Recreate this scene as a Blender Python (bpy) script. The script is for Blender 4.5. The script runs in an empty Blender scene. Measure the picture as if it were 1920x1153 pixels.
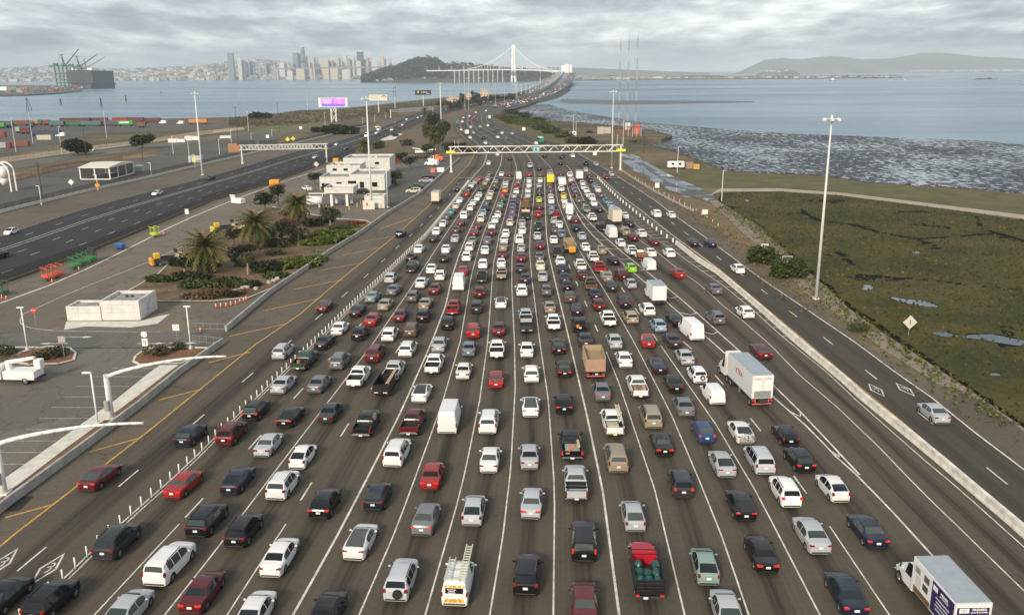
import bpy, bmesh, math, random
from mathutils import Vector, Matrix, noise as mnoise
from mathutils.geometry import tessellate_polygon
# ------------------------------------------------------------------ camera, sky, sun, exposure
SC = bpy.context.scene
COL = SC.collection
W0_, H0_ = 1920.0, 1153.0
F, CX, CY, HC = 1625.0, 960.0, 576.5, 38.1
TH = math.atan(440.0 / F)
ROLL = -0.0073
_f = Vector((0, math.cos(TH), -math.sin(TH)))
_r0, _u0 = Vector((1, 0, 0)), Vector((0, math.sin(TH), math.cos(TH)))
_r = _r0 * math.cos(ROLL) + _u0 * math.sin(ROLL)
_u = _u0 * math.cos(ROLL) - _r0 * math.sin(ROLL)
CAM = Vector((0, 0, HC))
cd = bpy.data.cameras.new('camera')
cam = bpy.data.objects.new('camera', cd)
COL.objects.link(cam)
cd.sensor_width = 36.0
cd.sensor_fit = 'HORIZONTAL'
cd.lens = F / W0_ * 36.0
cd.clip_start = 1.0
cd.clip_end = 60000.0
cam.matrix_world = Matrix(((_r.x, _u.x, -_f.x, 0), (_r.y, _u.y, -_f.y, 0), (_r.z, _u.z, -_f.z, HC), (0, 0, 0, 1)))
SC.camera = cam
SC.render.resolution_x, SC.render.resolution_y = 1024, 614
SC.view_settings.view_transform = 'Standard'
SC.view_settings.look = 'None'
SC.view_settings.gamma = 1.0
SC.view_settings.exposure = 0.48
SC.view_settings.use_curve_mapping = False
SC.render.engine = 'CYCLES'
SC.cycles.use_denoising = True
SC.cycles.max_bounces = 6
SC.cycles.diffuse_bounces = 2
SC.cycles.glossy_bounces = 3
SC.cycles.transparent_max_bounces = 12
SC.cycles.volume_bounces = 0
SC.cycles.volume_step_rate = 4
SC.cycles.sample_clamp_indirect = 4.0
SUN_EL, SUN_AZ = math.radians(27), math.radians(-158)     # azimuth from +Y towards +X: behind the camera, a little to the left
sd = Vector((math.sin(SUN_AZ) * math.cos(SUN_EL), math.cos(SUN_AZ) * math.cos(SUN_EL), math.sin(SUN_EL)))
sl = bpy.data.lights.new('sun', 'SUN')
sl.energy = 3.1
sl.angle = math.radians(12)
sl.color = (1.0, 0.87, 0.70)
so = bpy.data.objects.new('sun', sl)
COL.objects.link(so)
so.rotation_euler = sd.to_track_quat('Z', 'Y').to_euler()
so.location = (0, -50, 120)
world = bpy.data.worlds.new('World')
SC.world = world
world.use_nodes = True
def build_world():
 nt = world.node_tree
 N, L = nt.nodes, nt.links
 N.clear()
 out = N.new('ShaderNodeOutputWorld')
 bg = N.new('ShaderNodeBackground')
 sky = N.new('ShaderNodeTexSky')
 sky.sky_type = 'NISHITA'
 sky.sun_disc = False
 sky.sun_elevation = SUN_EL
 sky.sun_rotation = SUN_AZ
 sky.altitude = 40
 sky.dust_density = 2.5
 tc = N.new('ShaderNodeTexCoord')
 sep = N.new('ShaderNodeSeparateXYZ')
 L.new(tc.outputs['Generated'], sep.inputs[0])
 def math_(op, a, b=None, c=None):
  n = N.new('ShaderNodeMath'); n.operation = op
  for i, v in enumerate((a, b, c)):
   if v is None: continue
   if isinstance(v, (int, float)): n.inputs[i].default_value = v
   else: L.new(v, n.inputs[i])
  return n.outputs[0]
 zc = math_('MAXIMUM', sep.outputs[2], 0.0)
 den = math_('ADD', zc, 0.125)
 px = math_('DIVIDE', sep.outputs[0], den)
 py = math_('DIVIDE', sep.outputs[1], den)
 cmb = N.new('ShaderNodeCombineXYZ')
 L.new(px, cmb.inputs[0]); L.new(py, cmb.inputs[1])
 def noise(scale, det, rough, sx, sy, off):
  mp = N.new('ShaderNodeMapping')
  mp.inputs['Scale'].default_value = (sx, sy, 1)
  mp.inputs['Location'].default_value = off
  L.new(cmb.outputs[0], mp.inputs[0])
  n = N.new('ShaderNodeTexNoise')
  n.inputs['Scale'].default_value = scale
  n.inputs['Detail'].default_value = det
  n.inputs['Roughness'].default_value = rough
  L.new(mp.outputs[0], n.inputs['Vector'])
  return n.outputs[0]
 big = noise(0.62, 5, 0.55, 1.5, 1.0, (3.1, 1.7, 0))
 fine = noise(2.2, 5, 0.62, 1.6, 1.0, (0.4, 5.2, 0))
 s = math_('ADD', math_('MULTIPLY', big, 0.68), math_('MULTIPLY', fine, 0.32))
 ramp = N.new('ShaderNodeValToRGB')
 el = ramp.color_ramp.elements
 el[0].position = 0.38; el[0].color = (0.20, 0.24, 0.28, 1)
 el[1].position = 0.64; el[1].color = (0.92, 0.94, 0.93, 1)
 e = el.new(0.46); e.color = (0.30, 0.345, 0.385, 1)
 e = el.new(0.53); e.color = (0.50, 0.535, 0.56, 1)
 L.new(s, ramp.inputs[0])
 # pale, blue-grey air low over the horizon
 hr = N.new('ShaderNodeValToRGB')
 h = hr.color_ramp.elements
 h[0].position = 0.0; h[0].color = (0.9, 0.9, 0.9, 1)
 h[1].position = 0.030; h[1].color = (0, 0, 0, 1)
 L.new(zc, hr.inputs[0])
 # the cloud base lies lower and greyer over the city on the left than over the open bay
 lr = N.new('ShaderNodeMapRange')
 lr.inputs['From Min'].default_value = -0.35; lr.inputs['From Max'].default_value = 0.35
 L.new(sep.outputs[0], lr.inputs[0])
 hc = N.new('ShaderNodeMix'); hc.data_type = 'RGBA'
 hc.inputs[6].default_value = (0.42, 0.50, 0.55, 1)
 hc.inputs[7].default_value = (0.66, 0.73, 0.76, 1)
 L.new(lr.outputs[0], hc.inputs[0])
 m1 = N.new('ShaderNodeMix'); m1.data_type = 'RGBA'
 L.new(hr.outputs[0], m1.inputs[0]); L.new(ramp.outputs[0], m1.inputs[6]); L.new(hc.outputs[2], m1.inputs[7])
 # clear sky seen faintly through the cloud deck
 sm = N.new('ShaderNodeMix'); sm.data_type = 'RGBA'; sm.blend_type = 'MULTIPLY'
 sm.inputs[0].default_value = 1.0
 L.new(sky.outputs[0], sm.inputs[6]); sm.inputs[7].default_value = (0.10, 0.10, 0.10, 1)
 m2 = N.new('ShaderNodeMix'); m2.data_type = 'RGBA'
 m2.inputs[0].default_value = 0.12
 L.new(m1.outputs[2], m2.inputs[6]); L.new(sm.outputs[2], m2.inputs[7])
 L.new(m2.outputs[2], bg.inputs[0])
 bg.inputs[1].default_value = 1.12
 L.new(bg.outputs[0], out.inputs[0])
build_world()
random.seed(7)
HAZE = 8.2e-5
# ------------------------------------------------------------------ pixel <-> place helpers (the photograph is 1920 x 1153)
def ray(px, py):
 return _f + _r * ((px - CX) / F) - _u * ((py - CY) / F)
def G(px, py, z=0.0):
 d = ray(px, py)
 return CAM + d * ((z - HC) / d.z)
def RD(px, py, D):
 d = ray(px, py)
 return CAM + d * (D / d.y)
def PX(p):
 d = Vector(p) - CAM
 w = d.dot(_f)
 return CX + F * d.dot(_r) / w, CY - F * d.dot(_u) / w
def hgt(P, top_y):
 d = Vector((P[0], P[1], 0)) - CAM
 s = -(top_y - CY) / F
 return (s * d.dot(_f) - d.dot(_u)) / (_u.z - s * _f.z)
def mpp(P):
 return (Vector(P) - CAM).dot(_f) / F          # metres in one photograph pixel there
# ------------------------------------------------------------------ mesh builder
class MB:
 def __init__(s):
  s.v, s.f, s.m, s.uv = [], [], [], None
 def add(s, vs, fs, mi=0, M=None):
  o = len(s.v)
  if M is not None: s.v += [tuple(M @ Vector(p)) for p in vs]
  else: s.v += [tuple(p) for p in vs]
  for f in fs:
   s.f.append([i + o for i in f]); s.m.append(mi)
  return s
 def box(s, c, d, mi=0, M=None, ch=0.0, rz=0.0):
  x, y, z = d[0] / 2, d[1] / 2, d[2] / 2
  T = Matrix.Translation(c) @ Matrix.Rotation(rz, 4, 'Z')
  if M is not None: T = M @ T
  if ch <= 0:
   vs = [(-x, -y, -z), (x, -y, -z), (x, y, -z), (-x, y, -z), (-x, -y, z), (x, -y, z), (x, y, z), (-x, y, z)]
   return s.add(vs, [(0, 3, 2, 1), (4, 5, 6, 7), (0, 1, 5, 4), (1, 2, 6, 5), (2, 3, 7, 6), (3, 0, 4, 7)], mi, T)
  c_ = min(ch, x * .9, y * .9, z * .9)
  vs, idx = [], {}
  for a in (-1, 1):
   for b in (-1, 1):
    for e in (-1, 1):
     for k in range(3):
      p = [a * x, b * y, e * z]
      for j, sg in enumerate((a, b, e)):
       if j != k: p[j] -= sg * c_
      idx[(a, b, e, k)] = len(vs); vs.append(p)
  fs = []
  for k in range(3):
   i, j = (k + 1) % 3, (k + 2) % 3
   for sg in (-1, 1):
    q = []
    for (u, w) in ((-1, -1), (1, -1), (1, 1), (-1, 1)):
     t = [0, 0, 0]; t[k] = sg; t[i] = u; t[j] = w
     q.append(idx[(t[0], t[1], t[2], k)])
    fs.append(q if sg > 0 else q[::-1])
  for k in range(3):
   i, j = (k + 1) % 3, (k + 2) % 3
   for u in (-1, 1):
    for w in (-1, 1):
     q = []
     for e, kk in ((-1, i), (1, i), (1, j), (-1, j)):
      t = [0, 0, 0]; t[k] = e; t[i] = u; t[j] = w
      q.append(idx[(t[0], t[1], t[2], kk)])
     fs.append(q if u * w > 0 else q[::-1])
  for a in (-1, 1):
   for b in (-1, 1):
    for e in (-1, 1):
     q = [idx[(a, b, e, k)] for k in range(3)]
     fs.append(q if a * b * e > 0 else q[::-1])
  return s.add(vs, fs, mi, T)
 def tube(s, p, q, r0, r1=None, n=8, mi=0, cap=True):
  r1 = r0 if r1 is None else r1
  p, q = Vector(p), Vector(q)
  d = (q - p)
  if d.length < 1e-6: return s
  d.normalize()
  a = d.orthogonal().normalized(); b = d.cross(a)
  vs = []
  for c, r in ((p, r0), (q, r1)):
   for i in range(n):
    t = 2 * math.pi * i / n
    vs.append(c + a * (r * math.cos(t)) + b * (r * math.sin(t)))
  fs = [(i, (i + 1) % n, n + (i + 1) % n, n + i) for i in range(n)]
  if cap: fs += [tuple(range(n - 1, -1, -1)), tuple(range(n, 2 * n))]
  return s.add(vs, fs, mi)
 def path(s, pts, r, n=6, mi=0):
  for a, b in zip(pts[:-1], pts[1:]):
   s.tube(a, b, r if not isinstance(r, (list, tuple)) else r[0], None, n, mi)
  return s
 def quad(s, a, b, c, d, mi=0):
  return s.add([a, b, c, d], [(0, 1, 2, 3)], mi)
 def mesh(s, name, mats, smooth=False):
  me = bpy.data.meshes.new(name)
  me.from_pydata(s.v, [], s.f)
  for m in (mats if isinstance(mats, (list, tuple)) else [mats]): me.materials.append(m)
  if len(me.materials) > 1: me.polygons.foreach_set('material_index', s.m)
  if smooth: me.polygons.foreach_set('use_smooth', [True] * len(me.polygons))
  if s.uv:
   ul = me.uv_layers.new(name='UVMap')
   for lp in me.loops: ul.data[lp.index].uv = s.uv[lp.vertex_index]
  me.update()
  return me
 def obj(s, name, mats, parent=None, smooth=False):
  return link(name, s.mesh(name, mats, smooth), parent)
def link(name, data, parent=None, loc=None, rz=0.0):
 o = bpy.data.objects.new(name, data)
 COL.objects.link(o)
 if parent is not None: o.parent = parent
 if loc is not None: o.location = loc
 if rz: o.rotation_euler = (0, 0, rz)
 return o
LABELS = set()
ORD = ['first', 'second', 'third', 'fourth', 'fifth', 'sixth', 'seventh', 'eighth', 'ninth', 'tenth', 'eleventh', 'twelfth', 'thirteenth', 'fourteenth', 'fifteenth', 'sixteenth', 'seventeenth', 'eighteenth', 'nineteenth', 'twentieth'] + ['%d%s' % (n, {1: 'st', 2: 'nd', 3: 'rd'}.get(n % 10, 'th')) for n in range(21, 90)]
def tag(o, label=None, cat=None, group=None, kind=None):
 if label: o['label'] = label; LABELS.add(label)
 if cat: o['category'] = cat
 if group: o['group'] = group
 if kind: o['kind'] = kind
 return o
def thing(name, loc, label, cat, group=None, rz=0.0):
 return tag(link(name, None, None, loc, rz), label, cat, group)
def poly_obj(name, pts, mat, parent=None, depth=0.0):
 """flat sheet from a list of 3-D points, with an optional skirt below it"""
 tri = tessellate_polygon([[Vector((p[0], p[1], 0)) for p in pts]])
 b = MB()
 fs = []
 for t in tri:
  a, c, d = (Vector(pts[i]) for i in t)
  n = (c - a).cross(d - a)
  fs.append(tuple(t) if n.z > 0 else tuple(t[::-1]))
 b.add(pts, fs)
 if depth:
  n = len(pts)
  ar = sum(pts[i][0] * pts[(i + 1) % n][1] - pts[(i + 1) % n][0] * pts[i][1] for i in range(n))
  low = [(p[0], p[1], p[2] - depth) for p in pts]
  vs = [tuple(p) for p in pts] + low
  b.add(vs, [((i, n + i, n + (i + 1) % n, (i + 1) % n) if ar > 0 else (i, (i + 1) % n, n + (i + 1) % n, n + i)) for i in range(n)])
 return b.obj(name, mat, parent)
def interp(tab, x):
 if x <= tab[0][0]: return tab[0][1]
 for (a, u), (b, w) in zip(tab[:-1], tab[1:]):
  if x <= b: return u + (w - u) * (x - a) / (b - a)
 return tab[-1][1]
def resample(pts, step):
 out, acc = [Vector(pts[0])], 0.0
 for a, b in zip(pts[:-1], pts[1:]):
  a, b = Vector(a), Vector(b)
  l = (b - a).length
  n = max(1, int(round(l / step)))
  for i in range(1, n + 1): out.append(a.lerp(b, i / n))
 return out
def walk(pts, start, step, stop=None):
 """points spaced evenly along a polyline, with direction"""
 out, d, nxt = [], 0.0, start
 for a, b in zip(pts[:-1], pts[1:]):
  a, b = Vector(a), Vector(b)
  l = (b - a).length
  if l < 1e-9: continue
  while nxt <= d + l:
   out.append((a.lerp(b, (nxt - d) / l), (b - a).normalized()))
   nxt += step
  d += l
 return out
def smooth_line(pts, it=2):
 pts = [Vector(p) for p in pts]
 for _ in range(it):
  q = [pts[0]]
  for a, b in zip(pts[:-1], pts[1:]): q += [a.lerp(b, .25), a.lerp(b, .75)]
  q.append(pts[-1]); pts = q
 return pts
# ------------------------------------------------------------------ materials
def mat(name, col, rough=0.7, var=0.12, scale=3.0, metal=0.0, bump=0.0, coat=0.0, emit=0.0, alpha=1.0, detail=4, col2=None, spec=0.5, obj_coord=True, stretch=None):
 m = bpy.data.materials.new(name)
 m.use_nodes = True
 nt = m.node_tree; N, L = nt.nodes, nt.links
 b = N['Principled BSDF']
 b.inputs['Roughness'].default_value = rough
 b.inputs['Metallic'].default_value = metal
 b.inputs['Specular IOR Level'].default_value = spec
 b.inputs['Coat Weight'].default_value = coat
 if alpha < 1: b.inputs['Alpha'].default_value = alpha
 if emit:
  b.inputs['Emission Color'].default_value = (*col, 1)
  b.inputs['Emission Strength'].default_value = emit
 c = Vector(col)
 if var or col2:
  tc = N.new('ShaderNodeTexCoord')
  src = tc.outputs['Object' if obj_coord else 'Generated']
  if stretch:
   mp = N.new('ShaderNodeMapping'); mp.inputs['Scale'].default_value = stretch
   L.new(src, mp.inputs[0]); src = mp.outputs[0]
  n = N.new('ShaderNodeTexNoise')
  n.inputs['Scale'].default_value = scale
  n.inputs['Detail'].default_value = min(detail, 3)
  n.inputs['Roughness'].default_value = 0.62
  L.new(src, n.inputs['Vector'])
  r = N.new('ShaderNodeValToRGB')
  r.color_ramp.elements[0].position = 0.32
  r.color_ramp.elements[1].position = 0.68
  c1, c2 = (c * (1 - var), c * (1 + var)) if col2 is None else (c, Vector(col2))
  r.color_ramp.elements[0].color = (*c1, 1)
  r.color_ramp.elements[1].color = (*c2, 1)
  L.new(n.outputs[0], r.inputs[0])
  L.new(r.outputs[0], b.inputs['Base Color'])
  if bump:
   bp = N.new('ShaderNodeBump')
   bp.inputs['Strength'].default_value = bump
   bp.inputs['Distance'].default_value = 0.05
   L.new(n.outputs[0], bp.inputs['Height']); L.new(bp.outputs[0], b.inputs['Normal'])
 else:
  b.inputs['Base Color'].default_value = (*c, 1)
 return m
class NG:
 """tiny node helper"""
 def __init__(s, m):
  s.nt = m.node_tree; s.N, s.L = s.nt.nodes, s.nt.links
  s.b = s.N['Principled BSDF']
 def put(s, sock, v):
  if isinstance(v, (int, float)): sock.default_value = v
  elif isinstance(v, tuple): sock.default_value = v
  else: s.L.new(v, sock)
 def math(s, op, a, b=0.0, c=0.0):
  n = s.N.new('ShaderNodeMath'); n.operation = op
  for i, v in enumerate((a, b, c)): s.put(n.inputs[i], v)
  return n.outputs[0]
 def coord(s, which='Object', scale=None, rot=None):
  n = s.N.new('ShaderNodeTexCoord')
  o = n.outputs[which]
  if scale or rot:
   mp = s.N.new('ShaderNodeMapping')
   if scale: mp.inputs['Scale'].default_value = scale
   if rot: mp.inputs['Rotation'].default_value = rot
   s.L.new(o, mp.inputs[0]); o = mp.outputs[0]
  return o
 def noise(s, vec, scale, detail=4, rough=.6, dist=0.0):
  n = s.N.new('ShaderNodeTexNoise')
  s.L.new(vec, n.inputs['Vector'])
  n.inputs['Scale'].default_value = scale; n.inputs['Detail'].default_value = min(detail, 3.5)
  n.inputs['Roughness'].default_value = rough; n.inputs['Distortion'].default_value = dist
  return n.outputs[0]
 def ramp(s, v, *stops):
  r = s.N.new('ShaderNodeValToRGB')
  el = r.color_ramp.elements
  while len(el) < len(stops): el.new(0.5)
  for e, (p, c) in zip(el, stops):
   e.position = p; e.color = (*c, 1) if isinstance(c, tuple) else (c, c, c, 1)
  s.L.new(v, r.inputs[0])
  return r.outputs[0]
 def mix(s, f, a, b, mode='MIX'):
  n = s.N.new('ShaderNodeMix'); n.data_type = 'RGBA'; n.blend_type = mode
  s.put(n.inputs[0], f)
  for i, v in ((6, a), (7, b)):
   if isinstance(v, tuple): n.inputs[i].default_value = (*v[:3], 1)
   else: s.L.new(v, n.inputs[i])
  return n.outputs[2]
 def bump(s, h, strength=.3, dist=.1):
  n = s.N.new('ShaderNodeBump')
  n.inputs['Strength'].default_value = strength; n.inputs['Distance'].default_value = dist
  s.L.new(h, n.inputs['Height'])
  s.L.new(n.outputs[0], s.b.inputs['Normal'])
def newmat(name, rough=.7, spec=.5):
 m = bpy.data.materials.new(name); m.use_nodes = True
 g = NG(m); g.b.inputs['Roughness'].default_value = rough
 g.b.inputs['Specular IOR Level'].default_value = spec
 return m, g
def asphalt(name, base, lanes=True, tone=(1.0, 1.0, 1.0), streak=.78):
 m, g = newmat(name, .85, .3)
 uv = g.coord('UV')
 sep = g.N.new('ShaderNodeSeparateXYZ'); g.L.new(uv, sep.inputs[0])
 ob = g.coord('Object')
 fine = g.noise(ob, 2.2, 6, .7)
 big = g.noise(ob, .06, 4, .6)
 c0 = tuple(b * .80 for b in base); c1 = tuple(b * 1.22 for b in base)
 col = g.mix(g.ramp(fine, (.3, 0.0), (.7, 1.0)), c0, c1)
 col = g.mix(g.ramp(big, (.35, 0.0), (.7, .55)), col, tuple(b * t for b, t in zip(base, (1.35, 1.25, 1.05))))
 if lanes:
  fr = g.math('FRACT', sep.outputs[0])
  off = g.math('ABSOLUTE', g.math('SUBTRACT', fr, .5))
  # oil drip band in the middle of each lane, rubbed paler where the tyres run
  cmb = g.N.new('ShaderNodeCombineXYZ')
  g.L.new(g.math('MULTIPLY', sep.outputs[0], 3.0), cmb.inputs[0]); g.L.new(g.math('MULTIPLY', sep.outputs[1], .035), cmb.inputs[1])
  st = g.noise(cmb.outputs[0], 1.6, 5, .6)
  band = g.ramp(off, (.0, 1.0), (.10, .8), (.22, 0.0))
  k = g.math('MULTIPLY', band, g.ramp(st, (.28, .35), (.58, 1.0)))
  col = g.mix(g.math('MULTIPLY', k, streak), col, tuple(b * .24 for b in base))
  cmb2 = g.N.new('ShaderNodeCombineXYZ')
  g.L.new(g.math('MULTIPLY', sep.outputs[0], 9.0), cmb2.inputs[0]); g.L.new(g.math('MULTIPLY', sep.outputs[1], .012), cmb2.inputs[1])
  st2 = g.noise(cmb2.outputs[0], 1.3, 4, .6)
  col = g.mix(g.ramp(st2, (.42, 0.0), (.70, .55)), col, tuple(b * t for b, t in zip(base, (1.60, 1.50, 1.28))))
 if not lanes:
  vo = g.N.new('ShaderNodeTexVoronoi'); vo.feature = 'DISTANCE_TO_EDGE'; vo.inputs['Scale'].default_value = .11
  wv_ = g.N.new('ShaderNodeVectorMath'); wv_.operation = 'ADD'
  cn = g.N.new('ShaderNodeTexNoise'); cn.inputs['Scale'].default_value = .35; g.L.new(ob, cn.inputs['Vector'])
  sc_ = g.N.new('ShaderNodeVectorMath'); sc_.operation = 'SCALE'; sc_.inputs[3].default_value = 5.0; g.L.new(cn.outputs['Color'], sc_.inputs[0])
  g.L.new(ob, wv_.inputs[0]); g.L.new(sc_.outputs[0], wv_.inputs[1]); g.L.new(wv_.outputs[0], vo.inputs['Vector'])
  col = g.mix(g.ramp(vo.outputs['Distance'], (.006, .55), (.02, 0.0)), col, tuple(b * .45 for b in base))
  v2 = g.N.new('ShaderNodeTexVoronoi'); v2.distance = 'CHEBYCHEV'; v2.inputs['Scale'].default_value = .055; g.L.new(ob, v2.inputs['Vector'])
  sx_ = g.N.new('ShaderNodeSeparateXYZ'); g.L.new(v2.outputs['Color'], sx_.inputs[0])
  col = g.mix(g.math('MULTIPLY', g.math('GREATER_THAN', sx_.outputs[0], .72), .35), col, tuple(b * .62 for b in base))
  tr = g.noise(g.coord('Object', (.9, .05, 1), (0, 0, -.5)), 1.0, 3, .6)
  col = g.mix(g.ramp(tr, (.55, 0.0), (.68, .35)), col, tuple(b * .5 for b in base))
 sp = g.noise(ob, .45, 6, .75)
 col = g.mix(g.ramp(sp, (.64, 0.0), (.74, .45)), col, tuple(b * .45 for b in base))
 g.L.new(col, g.b.inputs['Base Color'])
 g.bump(fine, .25, .02)
 return m
def paint_mat(name, rough=.30, coat=.22, metal=.0):
 m, g = newmat(name, rough, .3)
 oi = g.N.new('ShaderNodeObjectInfo')
 n = g.noise(g.coord('Object'), 1.2, 3)
 dirt = g.mix(g.ramp(n, (.50, 0.0), (.85, .035)), oi.outputs['Color'], (.22, .19, .15))
 g.L.new(dirt, g.b.inputs['Base Color'])
 g.b.inputs['Metallic'].default_value = metal
 g.b.inputs['Coat Weight'].default_value = coat
 g.b.inputs['Coat Roughness'].default_value = .08
 return m
def leaf_mat(name, ca, cb, dead=None, rough=.65):
 m, g = newmat(name, rough, .25)
 ge = g.N.new('ShaderNodeNewGeometry')
 rnd = ge.outputs['Random Per Island']
 col = g.mix(rnd, ca, cb)
 if dead: col = g.mix(g.ramp(rnd, (.82, 0.0), (.86, 1.0)), col, dead)
 big = g.noise(g.coord('Object'), .7, 3)
 col = g.mix(g.ramp(big, (.35, 0.0), (.7, .5)), col, tuple(c * .6 for c in ca))
 g.L.new(col, g.b.inputs['Base Color'])
 return m
M = {}
M['white'] = mat('white_paint', (.74, .74, .71), .5, .06, 1.5)
M['line'] = mat('road_paint_white', (.60, .57, .50), .75, .34, .9)
M['line_worn'] = mat('road_paint_worn', (.42, .40, .36), .8, .35, 1.5)
M['yellow_line'] = mat('road_paint_yellow', (.50, .27, .045), .75, .3, 1.5)
M['concrete'] = mat('concrete', (.34, .33, .30), .85, .2, .8, bump=.2)
M['pale_concrete'] = mat('pale_concrete', (.58, .55, .48), .85, .15, .9, bump=.15)
M['steel'] = mat('galvanised_steel', (.42, .43, .43), .45, .1, 2, metal=.6)
M['pole'] = mat('pole_paint', (.60, .60, .57), .5, .08, 2)
M['dark_metal'] = mat('dark_metal', (.035, .036, .038), .5, .2, 2)
M['black'] = mat('black_plastic', (.012, .012, .013), .5, .2, 3)
M['rubber'] = mat('tyre_rubber', (.016, .016, .017), .9, .2, 6)
M['rim'] = mat('wheel_rim', (.38, .39, .40), .35, .1, 5, metal=.8)
M['glass'] = mat('car_glass', (.010, .013, .016), .06, .0, spec=.4)
M['glass_sky_tone'], g = newmat('glass_painted_reflection', .07, .4)  # window colour set per car; sky reflections are painted into the paler ones
g.L.new(g.N.new('ShaderNodeObjectInfo').outputs['Color'], g.b.inputs['Base Color'])
M['tail'] = mat('tail_light', (.22, .010, .009), .25, .15, 6)
M['brake'] = mat('brake_light_lit', (.55, .020, .014), .3, .0, emit=.28)
M['plate'] = mat('number_plate', (.72, .72, .70), .5, .08, 8)
M['lamp'] = mat('head_light', (.62, .64, .64), .15, .05, 5)
M['chrome'] = mat('chrome', (.6, .6, .6), .15, .05, 5, metal=1.0)
M['paint'] = paint_mat('car_paint')
M['asphalt_plaza'] = asphalt('asphalt_plaza', (.073, .062, .048), streak=.92)
M['asphalt_dark'] = asphalt('asphalt_dark', (.024, .024, .025), True, streak=.3)
M['asphalt_plain'] = asphalt('asphalt_plain', (.120, .114, .102), False)
M['asphalt_lot'] = asphalt('asphalt_lot', (.135, .125, .108), False)
M['asphalt_grey'] = asphalt('asphalt_grey', (.088, .084, .076), False)
M['asphalt_express'] = asphalt('asphalt_express', (.050, .044, .037), True, streak=.35)
M['shoulder'] = asphalt('asphalt_shoulder', (.110, .092, .070), False)
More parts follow.
